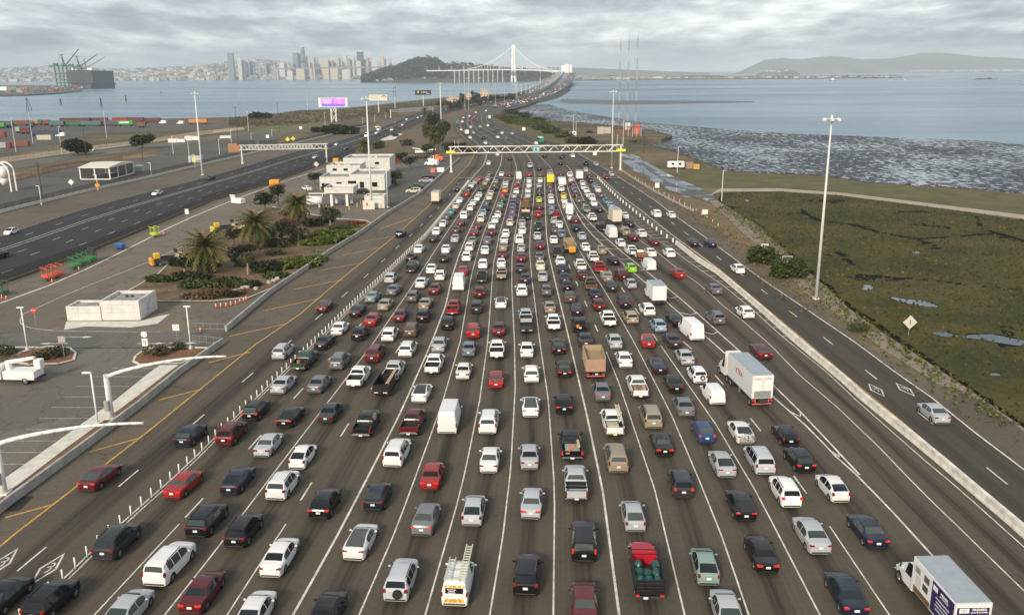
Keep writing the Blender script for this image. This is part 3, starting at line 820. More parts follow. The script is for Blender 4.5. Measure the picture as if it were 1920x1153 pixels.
def build_marsh():
 """salt marsh: a lumpy sheet with tidal channels cut into it"""
 px = [(1345, 376), (1352, 361), (1462, 360), (1575, 368), (1725, 387), (1920, 413), (2250, 465), (2250, 950), (1960, 828), (1816, 728), (1713, 660), (1649, 618), (1590, 576), (1549, 537), (1492, 489), (1425, 425), (1380, 397)]
 pol = [G(x, y) for x, y in px]
 chans = []
 for w, pts in ((1.6, [(1505, 393), (1510, 402), (1535, 413), (1600, 421), (1650, 436), (1720, 447), (1800, 443), (1870, 436), (1920, 452), (2050, 470)]),
                   (1.2, [(1725, 450), (1760, 466)]), (1.2, [(1830, 405), (1838, 425), (1900, 450), (1930, 455)]), (.9, [(1570, 470), (1590, 490), (1610, 500)]), (1.0, [(1610, 515), (1750, 525), (1850, 538), (1960, 546)]),
                   (.9, [(1700, 420), (1760, 424), (1830, 437)]), (.7, [(1420, 400), (1470, 402), (1500, 400)])):
  chans.append((w, [G(x, y) for x, y in pts]))
 ponds = [[(1611, 542), (1618, 533), (1640, 535), (1632, 543)], [(1663, 555), (1700, 560), (1735, 563), (1757, 573), (1750, 577), (1715, 571), (1690, 565)],
             [(1745, 622), (1770, 620), (1800, 628), (1860, 626), (1930, 640), (2030, 650), (2030, 665), (1890, 644), (1830, 634), (1770, 630)], [(1710, 472), (1718, 470), (1730, 474), (1716, 476)], [(1845, 697), (1870, 699), (1885, 705), (1860, 706)],
             [(1395, 374), (1408, 375), (1402, 379)]]
 pp = [[G(x, y) for x, y in q] for q in ponds]
 def inside(P, poly):
  c = False
  n = len(poly)
  j = n - 1
  for i in range(n):
   a, b = poly[i], poly[j]
   if (a.y > P.y) != (b.y > P.y) and P.x < (b.x - a.x) * (P.y - a.y) / (b.y - a.y) + a.x: c = not c
   j = i
  return c
 def segd(P, a, b):
  ab = b - a
  t = max(0, min(1, ((P.x - a.x) * ab.x + (P.y - a.y) * ab.y) / (ab.x ** 2 + ab.y ** 2 + 1e-9)))
  return math.hypot(P.x - a.x - ab.x * t, P.y - a.y - ab.y * t)
 x0, x1 = min(p.x for p in pol), max(p.x for p in pol)
 y0, y1 = min(p.y for p in pol), max(p.y for p in pol)
 step = 1.15
 nx, ny = int((x1 - x0) / step) + 1, int((y1 - y0) / step) + 1
 b = MB(); idx = {}
 tuft = []
 rnd = random.Random(3)
 for j in range(ny):
  for i in range(nx):
   P = Vector((x0 + i * step + rnd.uniform(-.3, .3), y0 + j * step + rnd.uniform(-.3, .3), 0))
   if not inside(P, pol): continue
   z = .10 + .22 * mnoise.noise(Vector((P.x * .09, P.y * .09, 0))) + .16 * mnoise.noise(Vector((P.x * .45, P.y * .45, 3)))
   wet = 0
   for w, ch in chans:
    d = min(segd(P, a, c) for a, c in zip(ch[:-1], ch[1:]))
    d += .5 * mnoise.noise(Vector((P.x * .3, P.y * .3, 9)))
    if d < w * .62: z -= .5 * (1 - max(d, 0) / (w * .62)); wet = 1
   for q in pp:
    if inside(P, q): z = -.38; wet = 1
   idx[(i, j)] = len(b.v)
   b.v.append((P.x, P.y, z - .06))
   if not wet: tuft.append((P.x, P.y, z - .06))
 for (i, j), a in idx.items():
  k = [idx.get((i + 1, j)), idx.get((i + 1, j + 1)), idx.get((i, j + 1))]
  if None not in k: b.f.append([a] + k); b.m.append(0)
 m, g = newmat('marsh', .95, .2)
 ob = g.coord('Object')
 n1 = g.noise(ob, .05, 5, .6); n2 = g.noise(ob, .8, 6, .7); n3 = g.noise(g.coord('Object', (.6, .16, 1)), 1.0, 5, .7)
 col = g.ramp(n1, (.34, (.035, .040, .010)), (.50, (.062, .060, .016)), (.66, (.095, .076, .025)))
 col = g.mix(g.ramp(n2, (.35, .45), (.60, 0.0)), col, (.020, .022, .006))
 col = g.mix(g.ramp(n3, (.5, 0.0), (.75, .5)), col, (.085, .065, .020))
 g.L.new(col, g.b.inputs['Base Color'])
 g.bump(n2, .8, .25)
 o = b.obj('marsh', m, None, True)
 tag(o, kind='structure')
 tag(poly_obj('marsh_mud', [Vector((p.x, p.y, -.09)) for p in pol], mat('marsh_mud', (.012, .012, .008), .95, .3, .5, spec=.05)), kind='structure')
 for q in pp:
  c = sum(q, Vector()) / len(q)
  tag(poly_obj('marsh_pool', [Vector((c.x + (p.x - c.x) * 1.06, c.y + (p.y - c.y) * 1.06, -.075)) for p in q], M['wet_sheet']), kind='structure')
 # tussocks
 t = MB()
 for (x, y, z) in tuft:
  if rnd.random() > .72: continue
  h = rnd.uniform(.18, .5); w = rnd.uniform(.18, .5)
  a = rnd.random() * 3.14
  for q in (0, 1.57):
   c, s = math.cos(a + q) * w, math.sin(a + q) * w
   n = len(t.v)
   t.v += [(x - c, y - s, z - .1), (x + c, y + s, z - .1), (x + rnd.uniform(-.15, .15), y + rnd.uniform(-.15, .15), z + h)]
   t.f.append([n, n + 1, n + 2]); t.m.append(0)
 tag(t.obj('marsh_grass', leaf_mat('marsh_grass', (.034, .039, .009), (.100, .090, .025), (.14, .105, .04))), 'low brown green salt marsh grass growing between tidal channels', 'marsh grass', kind='stuff')
build_marsh()
# ------------------------------------------------------------------ vehicles
PAL = {  # name used in labels, base colour
 'wh': ('white', (.76, .76, .74)), 'cr': ('cream', (.62, .57, .46)), 'si': ('silver', (.40, .42, .44)), 'gr': ('grey', (.135, .14, .15)), 'bk': ('black', (.007, .0075, .009)),
 'dk': ('dark grey', (.028, .030, .034)), 're': ('red', (.30, .016, .014)), 'dr': ('dark red', (.095, .009, .013)), 'nv': ('navy', (.010, .015, .032)), 'bl': ('blue', (.018, .060, .17)),
 'lb': ('pale blue', (.25, .36, .46)), 'te': ('teal', (.04, .22, .26)), 'sg': ('sage green', (.19, .27, .24)), 'gn': ('dark green', (.015, .055, .03)), 'lg': ('lime green', (.22, .50, .03)), 'li': ('lime yellow', (.55, .62, .10)),
 'ye': ('yellow', (.80, .62, .03)), 'or': ('orange', (.72, .24, .02)), 'tn': ('tan', (.30, .25, .18)), 'br': ('brown', (.10, .065, .04)), 'pu': ('purple grey', (.10, .085, .13)), 'bg': ('blue grey', (.13, .17, .22)),
}
def half_rings(spec):
 """stations along the body, each half a cross-section from the underside to the roof centre"""
 L_, ys = spec['L'], []
 keys = sorted(set([p[0] for p in spec['top']] + [p[0] for p in spec['belt']] + [p[0] for p in spec['wid']] + list(spec['rw']) + list(spec['ws']) + [v for r in spec['side'] for v in r] + [spec['y0'], L_]))
 keys = [k for k in keys if spec['y0'] <= k <= L_]
 step = spec.get('step', .11)
 for a, b in zip(keys[:-1], keys[1:]):
  n = max(1, int(math.ceil((b - a) / step)))
  ys += [a + (b - a) * i / n for i in range(n)]
 ys.append(keys[-1])
 st = []
 for y in ys:
  hw, zt, zb = interp(spec['wid'], y), interp(spec['top'], y), interp(spec['belt'], y)
  zb = min(zb, zt - .02)
  lo = spec['lo']
  for wy in spec['wheels']:
   R = spec['wr'] + .06
   d = abs(y - wy)
   if d < R: lo = max(lo, spec['wr'] + math.sqrt(R * R - d * d) - .02)
  lo = min(lo, zb - .14)
  zm = max(lo + .05, min(.62, zb - .08))
  g = zt - zb
  wr = hw * .985 - .05 - max(0, g - .08) * spec['tumble']
  st.append((y, [(0, lo), (hw * .86, lo), (hw * .965, lo + .03), (hw, zm), (hw * .985, zb), (wr, zt - min(.075, g * .45)), (wr * .87, zt - min(.018, g * .2)), (wr * .45, zt), (0, zt + .004)]))
 return st
def car_parts(spec, lod=0):
 """returns list of (part name, mesh builder, material key, smooth)"""
 st = half_rings(spec)
 P = {}
 def part(n): return P.setdefault(n, MB())
 nr = 9
 full = []
 for y, r in st:
  full.append([(x, y, z) for x, z in r] + [(-x, y, z) for x, z in r[-2:0:-1]])
 n = len(full[0])
 for i in range(len(full) - 1):
  ym = (full[i][0][1] + full[i + 1][0][1]) / 2
  for k in range(n):
   k2 = (k + 1) % n
   h = k if k < nr - 1 else n - 1 - k                      # ring segment index on either side
   q = [full[i][k], full[i][k2], full[i + 1][k2], full[i + 1][k]]
   nm = 'body'
   if spec['rw'][0] <= ym <= spec['rw'][1] and h >= (6 if not spec.get('wide_rw') else 5): nm = 'rear_window'
   elif spec['ws'][0] <= ym <= spec['ws'][1] and h >= 6: nm = 'windshield'
   elif spec.get('roofglass') and spec['roofglass'][0] <= ym <= spec['roofglass'][1] and h >= 6: nm = 'sunroof'
   elif h == 4 and any(a <= ym <= b for a, b in spec['side']): nm = 'side_window_%d_%d' % (0 if k < nr - 1 else 1, [j for j, (a, b) in enumerate(spec['side']) if a <= ym <= b][0])
   elif h == 1 and spec.get('clad'): nm = 'sill_trim_%d' % (k < nr - 1)
   elif h == 0: nm = 'underbody'
   part(nm).add(q, [(0, 1, 2, 3)])
 part('body').add(full[0], [tuple(range(n - 1, -1, -1))])
 part('body').add(full[-1], [tuple(range(n))])
 hw0 = interp(spec['wid'], .12)
 W_ = interp(spec['wid'], spec['L'] / 2)
 out = []
 for nm, b in P.items():
  if nm in ('body', ): out.append((nm, b, 'paint', True))
  elif nm.startswith('sill') or nm == 'underbody': out.append((nm[:9], b, 'black', True))
  else: out.append(('side_window' if nm.startswith('side') else nm, b, 'glass', True))
 tz = spec.get('tl', .84); th = spec.get('tlh', .16); tw = spec.get('tlw', .32)
 for s in (-1, 1):
  b = MB()
  ty = .0 if spec['y0'] == 0 else spec['y0']
  b.box((s * (hw0 - tw / 2 + .015), .075, tz), (tw, .22, th), 0, None, .03)
  out.append(('tail_light', b, 'TAIL', False))
 b = MB(); b.box((0, -.012, spec.get('pz', .70)), (.34, .03, .17)); out.append(('licence_plate', b, 'plate', False))
 if lod == 0:
  b = MB(); b.box((0, .05, spec['lo'] + .10), (hw0 * 1.72, .16, .15), 0, None, .04); out.append(('rear_bumper', b, 'black', False))
  for s in (-1, 1):
   b = MB(); b.box((s * (interp(spec['wid'], spec['L'] - .12) - .13), spec['L'] - .16, spec.get('hz', .64)), (.26, .20, .11), 0, None, .03)
   out.append(('head_light', b, 'lamp', False))
   b = MB(); b.box((s * (W_ + .10), spec['my'], interp(spec['belt'], spec['my']) + .08), (.20, .12, .15), 0, None, .04)
   b.box((s * (W_ + .0), spec['my'], interp(spec['belt'], spec['my']) + .03), (.12, .06, .05))
   out.append(('mirror', b, 'paint', False))
  if spec.get('rails'):
   for s in (-1, 1):
    b = MB(); a0, a1 = spec['rails']
    zt = interp(spec['top'], (a0 + a1) / 2)
    b.box((s * (W_ - .27 - (spec['tumble'] - .3) * .4), (a0 + a1) / 2, zt + .03), (.05, a1 - a0, .04))
    for yy in (a0 + .05, a1 - .05): b.box((s * (W_ - .27 - (spec['tumble'] - .3) * .4), yy, zt - .01), (.05, .08, .06))
    out.append(('roof_rail', b, 'dark_metal', False))
  if spec.get('spare'):
   b = MB(); b.tube((.0, -.22, .95), (.0, .0, .95), .34, None, 16)
   out.append(('spare_wheel', b, 'rubber', True))
 return out
def wheel_parts(r, w):
 t = MB(); n = 18
 prof = [(r * .62, w / 2 - .01), (r * .93, w / 2), (r, w * .36), (r, -w * .36), (r * .93, -w / 2), (r * .62, -w / 2 + .01)]
 for i in range(n):
  a, c = 2 * math.pi * i / n, 2 * math.pi * (i + 1) / n
  for (r0, x0), (r1, x1) in zip(prof[:-1], prof[1:]):
   t.quad((x0, r0 * math.cos(a), r0 * math.sin(a)), (x1, r1 * math.cos(a), r1 * math.sin(a)), (x1, r1 * math.cos(c), r1 * math.sin(c)), (x0, r0 * math.cos(c), r0 * math.sin(c)))
 m = MB()
 m.tube((-w / 2 + .05, 0, 0), (w / 2 - .05, 0, 0), r * .60, None, 18)
 for i in range(5):
  a = 2 * math.pi * i / 5
  Mx = Matrix.Rotation(a, 4, 'X')
  for s in (-1, 1): m.box((s * (w / 2 - .035), 0, r * .32), (.04, r * .16, r * .56), 0, Mx)
 for s in (-1, 1): m.tube((s * (w / 2 - .06), 0, 0), (s * (w / 2 - .01), 0, 0), r * .14, None, 8)
 return t, m
WHEEL = {}
def wheel_mesh(r, w):
 k = (round(r, 2), round(w, 2))
 if k not in WHEEL:
  t, m = wheel_parts(r, w)
  WHEEL[k] = (t.mesh('tyre', M['rubber'], True), m.mesh('rim', M['rim']))
 return WHEEL[k]
SPEC = {
 'sedan': dict(L=4.80, y0=0, lo=.22, wr=.33, tumble=.42, wheels=(.98, 3.82), my=3.12,
 top=[(0, .62), (.03, .90), (.10, 1.03), (.30, 1.07), (.78, 1.11), (1.10, 1.26), (1.42, 1.39), (1.75, 1.445), (2.3, 1.47), (2.75, 1.455), (3.02, 1.41), (3.42, 1.21), (3.80, 1.02), (4.25, .93), (4.60, .80), (4.75, .66), (4.80, .52)],
 belt=[(0, .80), (.25, .96), (1.0, .98), (2.5, .95), (3.7, .92), (4.3, .83), (4.7, .66), (4.8, .5)],
 wid=[(0, .70), (.06, .80), (.30, .87), (.9, .91), (2.4, .925), (3.9, .905), (4.45, .82), (4.7, .70), (4.8, .56)], rw=(.80, 1.42), ws=(3.02, 3.78), side=[(1.20, 2.18), (2.26, 3.30)], tl=.88, tlh=.14, tlw=.34, pz=.72),
 'coupe': dict(L=4.72, y0=0, lo=.20, wr=.335, tumble=.46, wheels=(.95, 3.80), my=3.05,
 top=[(0, .62), (.03, .90), (.09, 1.05), (.35, 1.10), (.9, 1.24), (1.5, 1.385), (2.0, 1.43), (2.5, 1.425), (2.8, 1.38), (3.3, 1.15), (3.7, .97), (4.2, .88), (4.55, .76), (4.68, .64), (4.72, .5)],
 belt=[(0, .82), (.25, .98), (1.0, .99), (2.5, .93), (3.6, .90), (4.2, .80), (4.6, .64), (4.72, .48)],
 wid=[(0, .68), (.06, .79), (.30, .88), (.9, .93), (2.4, .915), (3.9, .91), (4.4, .83), (4.62, .70), (4.72, .55)], rw=(.40, 1.50), ws=(2.80, 3.66), side=[(1.30, 2.10), (2.16, 3.15)], roofglass=(1.55, 2.72), tl=.92, tlh=.10, tlw=.40, pz=.70),
 'hatchback': dict(L=4.40, y0=0, lo=.22, wr=.32, tumble=.40, wheels=(.80, 3.48), my=2.95,
 top=[(0, .62), (.03, .90), (.08, 1.03), (.20, 1.12), (.60, 1.31), (1.00, 1.43), (1.5, 1.50), (2.1, 1.52), (2.5, 1.48), (3.1, 1.22), (3.55, .99), (3.95, .88), (4.25, .74), (4.35, .62), (4.40, .48)],
 belt=[(0, .82), (.2, .99), (1.0, 1.0), (2.4, .95), (3.4, .91), (3.9, .80), (4.3, .62), (4.4, .46)],
 wid=[(0, .68), (.06, .78), (.25, .84), (.8, .87), (2.2, .88), (3.6, .865), (4.1, .78), (4.3, .66), (4.4, .52)], rw=(.20, .98), ws=(2.52, 3.50), side=[(.62, 1.75), (1.83, 3.0)], tl=.92, tlh=.26, tlw=.20, pz=.74),
 'suv': dict(L=4.65, y0=0, lo=.25, wr=.365, tumble=.32, wheels=(.90, 3.68), my=3.05,
 top=[(0, .66), (.02, 1.00), (.07, 1.13), (.15, 1.20), (.42, 1.53), (.55, 1.62), (.95, 1.675), (1.8, 1.70), (2.4, 1.685), (2.75, 1.62), (3.15, 1.38), (3.52, 1.16), (4.0, 1.08), (4.42, .96), (4.6, .80), (4.65, .60)],
 belt=[(0, .90), (.12, 1.08), (1.0, 1.10), (2.5, 1.06), (3.5, 1.03), (4.1, .96), (4.5, .80), (4.65, .56)],
 wid=[(0, .76), (.05, .84), (.25, .90), (.8, .93), (2.3, .935), (3.7, .925), (4.3, .84), (4.55, .74), (4.65, .60)], rw=(.15, .44), ws=(2.76, 3.50), side=[(.58, 1.20), (1.27, 2.12), (2.20, 3.10)], clad=1, rails=(.75, 2.5), tl=1.02, tlh=.24, tlw=.24, pz=.80, wide_rw=0),
 'minivan': dict(L=5.05, y0=0, lo=.24, wr=.345, tumble=.28, wheels=(.98, 4.02), my=3.72,
 top=[(0, .66), (.02, 1.00), (.06, 1.12), (.12, 1.20), (.34, 1.58), (.50, 1.68), (1.0, 1.735), (2.4, 1.75), (2.9, 1.72), (3.3, 1.60), (3.8, 1.32), (4.25, 1.08), (4.6, .98), (4.9, .84), (5.0, .70), (5.05, .54)],
 belt=[(0, .90), (.12, 1.06), (1.0, 1.07), (3.0, 1.03), (4.1, .99), (4.6, .88), (4.95, .70), (5.05, .5)],
 wid=[(0, .80), (.05, .88), (.25, .94), (.9, .97), (2.6, .98), (4.1, .965), (4.7, .88), (4.95, .76), (5.05, .62)], rw=(.12, .36), ws=(3.32, 4.22), side=[(.52, 1.5), (1.58, 2.55), (2.63, 3.72)], rails=(.8, 2.9), tl=1.05, tlh=.30, tlw=.16, pz=.82),
 'van': dict(L=5.95, y0=0, lo=.28, wr=.36, tumble=.12, wheels=(1.15, 4.85), my=4.75,
 top=[(0, .70), (.01, 1.10), (.03, 1.45), (.10, 2.20), (.16, 2.42), (.35, 2.52), (2.5, 2.55), (3.9, 2.52), (4.35, 2.40), (4.8, 1.95), (5.15, 1.50), (5.55, 1.28), (5.85, 1.0), (5.95, .62)],
 belt=[(0, 1.05), (.1, 1.30), (4.4, 1.30), (5.1, 1.25), (5.6, 1.05), (5.95, .6)],
 wid=[(0, .93), (.05, .98), (.2, 1.01), (4.6, 1.01), (5.3, .96), (5.75, .86), (5.95, .70)], rw=(9, 9.1), ws=(4.38, 5.12), side=[(4.05, 4.85)], clad=1, tl=1.15, tlh=.42, tlw=.12, pz=.85),
 'city_van': dict(L=4.45, y0=0, lo=.26, wr=.33, tumble=.18, wheels=(.85, 3.60), my=3.45,
 top=[(0, .66), (.01, 1.0), (.04, 1.30), (.12, 1.70), (.20, 1.80), (.4, 1.84), (2.2, 1.86), (2.7, 1.80), (3.1, 1.58), (3.55, 1.22), (4.0, 1.06), (4.35, .86), (4.45, .6)],
 belt=[(0, 1.0), (.1, 1.14), (3.0, 1.12), (3.6, 1.04), (4.1, .92), (4.45, .58)],
 wid=[(0, .80), (.05, .86), (.2, .895), (3.3, .90), (3.9, .86), (4.3, .76), (4.45, .62)], rw=(9, 9.1), ws=(2.72, 3.52), side=[(2.35, 3.25)], tl=1.08, tlh=.30, tlw=.12, pz=.78),
 'pickup_cab': dict(L=5.75, y0=1.92, lo=.34, wr=.39, tumble=.34, wheels=(1.15, 4.80), my=4.00,
 top=[(1.92, 1.22), (1.98, 1.34), (2.08, 1.74), (2.22, 1.82), (2.9, 1.87), (3.4, 1.85), (3.70, 1.76), (4.05, 1.52), (4.38, 1.28), (4.9, 1.20), (5.4, 1.12), (5.68, .98), (5.75, .66)],
 belt=[(1.92, 1.18), (3.0, 1.18), (4.3, 1.15), (5.2, 1.05), (5.6, .9), (5.75, .62)],
 wid=[(1.92, .96), (3.0, .975), (4.6, .97), (5.3, .92), (5.6, .84), (5.75, .74)], rw=(1.98, 2.085), ws=(3.72, 4.36), side=[(2.30, 2.98), (3.05, 4.05)], tl=.96, tlh=.30, tlw=.16, pz=.62),
}
def variant(base, ky, kz, kw, top, **kw_):
 d = dict(base)
 for k in ('belt', 'wid'): d[k] = [(y * ky, v * (kz if k == 'belt' else kw)) for y, v in d[k]]
 d['top'] = [(y * ky, z * kz) for y, z in top]
 for k in ('rw', 'ws', 'wheels', 'rails', 'roofglass'):
  if k in d: d[k] = tuple(y * ky for y in d[k])
 d['side'] = [(a * ky, b * ky) for a, b in d['side']]
 d['L'] *= ky; d['my'] *= ky
 d.update(kw_)
 return d
st_ = SPEC['suv']['top']
SPEC['suv_large'] = variant(SPEC['suv'], 1.10, 1.06, 1.05, [(0, .66), (.02, 1.0), (.05, 1.12), (.10, 1.20), (.20, 1.58), (.30, 1.68), (.80, 1.73)] + st_[7:], rw=(.11, .22), tlh=.36, tlw=.15, tl=1.12)
SPEC['crossover'] = variant(SPEC['suv'], .97, .95, .98, [(0, .66), (.02, 1.0), (.08, 1.12), (.20, 1.21), (.70, 1.50), (1.0, 1.61), (1.4, 1.68)] + st_[7:], rw=(.20, .68), side=[(.80, 1.25), (1.32, 2.10), (2.18, 3.0)], tlh=.15, tlw=.36, tl=.98, rails=None)
SPEC['old_sedan'] = variant(SPEC['sedan'], .98, .985, .96, [(0, .62), (.03, .88), (.06, .99), (.25, 1.03), (.98, 1.06), (1.20, 1.22), (1.46, 1.37), (1.75, 1.43)] + SPEC['sedan']['top'][8:], rw=(.98, 1.44), tlh=.17, tlw=.42, tl=.84)
VAR = {'suv': ('suv', 'crossover', 'suv', 'suv_large', 'crossover'), 'sedan': ('sedan', 'sedan', 'old_sedan')}
def pickup_parts(lod=0):
 sp = SPEC['pickup_cab']
 ps = [p for p in car_parts(sp, lod) if p[0] not in ('tail_light', 'licence_plate', 'rear_bumper')]
 bed = MB()
 hw, y0, y1 = .965, .0, 1.90
 ys = [y0 + (y1 - y0) * i / 18 for i in range(19)]
 rings = []
 for y in ys:
  lo = .42
  d = abs(y - 1.15); R = .45
  if d < R: lo = max(lo, .39 + math.sqrt(R * R - d * d) - .02)
  rings.append([(0, lo), (hw * .9, lo), (hw * .97, lo + .04), (hw, .95), (hw * .985, 1.20), (hw - .10, 1.20), (hw - .11, .80), (0, .80)])
 for i in range(len(rings) - 1):
  for s in (1, -1):
   for a, c in zip(range(7), range(1, 8)):
    q = [(s * rings[i][a][0], ys[i], rings[i][a][1]), (s * rings[i][c][0], ys[i], rings[i][c][1]), (s * rings[i + 1][c][0], ys[i + 1], rings[i + 1][c][1]), (s * rings[i + 1][a][0], ys[i + 1], rings[i + 1][a][1])]
    bed.add(q, [(0, 1, 2, 3) if s > 0 else (3, 2, 1, 0)], 1 if a >= 5 else 0)
 bed.box((0, 1.86, 1.0), (1.72, .06, .42), 1)
 ps.append(('bed', bed, ('paint', 'black'), False))
 tg = MB(); tg.box((0, .03, .87), (1.66, .09, .66), 0, None, .03); ps.append(('tailgate', tg, 'paint', False))
 b = MB(); b.box((0, -.10, .56), (1.86, .20, .20), 0, None, .05); ps.append(('rear_bumper', b, 'chrome', False))
 b = MB(); b.box((0, -.215, .58), (.34, .03, .17)); ps.append(('licence_plate', b, 'plate', False))
 for s in (-1, 1):
  b = MB(); b.box((s * .88, .06, .95), (.16, .16, .40), 0, None, .03); ps.append(('tail_light', b, 'TAIL', False))
 return ps
PARTS = {}
def parts_of(kind, lod):
 k = (kind, lod)
 if k not in PARTS:
  src = pickup_parts(lod) if kind == 'pickup' else car_parts(dict(SPEC[kind], **({} if lod < 2 else {'step': .5})), lod)
  if lod == 2:
   # too small in the picture to show parts: one mesh with the same materials
   b = MB(); mats = ['paint', 'black', 'glass', 'tail', 'plate', 'rubber', 'chrome', 'lamp', 'dark_metal', 'brake']
   for nm, p, mk, sm in src:
    o = len(b.v); b.v += p.v
    for f, mi in zip(p.f, p.m):
     key = mk if isinstance(mk, str) else mk[mi]
     if key == 'TAIL': key = 'tail'
     b.f.append([i + o for i in f]); b.m.append(mats.index(key))
   sp = SPEC['pickup_cab' if kind == 'pickup' else kind]
   for wy in sp['wheels']:
    for s in (-1, 1):
     hw = interp(sp['wid'], sp['L'] / 2 + .3)
     b.tube((s * (hw - .22), wy, sp['wr']), (s * (hw - .01), wy, sp['wr']), sp['wr'], None, 10, 5)
   PARTS[k] = b.mesh(kind, [M[x] for x in mats], False)
  else:
   out = []
   for nm, p, mk, sm in src:
    if lod == 1 and nm in ('underbody', 'sill_trim'): continue
    if mk == 'TAIL': out.append((nm, (p.mesh(nm, M['tail'], sm), p.mesh(nm, M['brake'], sm))))
    else: out.append((nm, p.mesh(nm, [M[x] for x in mk] if isinstance(mk, tuple) else M['glass_sky_tone' if mk == 'glass' else mk], sm)))
   PARTS[k] = out
 return PARTS[k]
NAMES = {'sedan': 'sedan', 'coupe': 'coupe', 'hatchback': 'hatchback', 'suv': 'sport_utility_vehicle', 'minivan': 'minivan', 'van': 'cargo_van', 'city_van': 'compact_van', 'pickup': 'pickup_truck', 'suv_large': 'sport_utility_vehicle', 'crossover': 'sport_utility_vehicle', 'old_sedan': 'sedan'}
SAY = {'sedan': 'sedan', 'coupe': 'coupe', 'hatchback': 'hatchback', 'suv': 'SUV', 'minivan': 'minivan', 'van': 'cargo van', 'city_van': 'compact van', 'pickup': 'pickup'}
VEH = []
def paintset(o, col): o.color = (*col, 1)
def add_wheels(root, wheels, r, w, hw):
 t, m = wheel_mesh(r, w)
 for wy in wheels:
  for s in (-1, 1):
   x = link('wheel', t, root, (s * (hw - w / 2 - .01), wy, r))
   link('rim', m, x)
def spawn(kind, P, ang, ck, lod, lit=False, rev=False, glassroof=False, rng=None):
 cname, col = PAL[ck]
 rng = rng or random
 k = rng.uniform(.85, 1.12)
 col = tuple(min(.8, c * k) for c in col)
 sp = SPEC['pickup_cab' if kind == 'pickup' else kind]
 tone = rng.choice(((.008, .010, .012), (.008, .010, .012), (.014, .022, .024), (.035, .046, .046), (.06, .07, .065)))  # the paler choices stand in for sky reflected in the windows
 if lod == 2:
  root = link(NAMES[kind], parts_of(kind, 2), None, P, ang)
  paintset(root, col)
 else:
  root = link(NAMES[kind], None, None, P, ang)
  for nm, me in parts_of(kind, lod):
   if nm == 'sunroof':
    if not glassroof:
     o = link('roof_panel', me, root); o.material_slots[0].link = 'OBJECT'; o.material_slots[0].material = M['paint']; paintset(o, col); continue
   if isinstance(me, tuple): me = me[1 if lit else 0]
   o = link(nm, me, root)
   paintset(o, tone if 'window' in nm or nm in ('windshield', 'sunroof') else col)
  hw = interp(sp['wid'], sp['L'] / 2 + .3)
  add_wheels(root, sp['wheels'], sp['wr'], .23, hw)
 if kind == 'suv': root.scale = (rng.uniform(.97, 1.04), rng.uniform(.95, 1.05), rng.uniform(.96, 1.06))
 elif kind in ('sedan', 'hatchback'): root.scale = (rng.uniform(.96, 1.02), rng.uniform(.95, 1.04), rng.uniform(.97, 1.04))
 root['category'] = {'pickup': 'pickup truck', 'van': 'van', 'city_van': 'van'}.get(kind, 'car')
 return root
TYPE = {'s': 'sedan', 'c': 'coupe', 'h': 'hatchback', 'u': 'suv', 'm': 'minivan', 'v': 'van', 'w': 'city_van', 'p': 'pickup'}
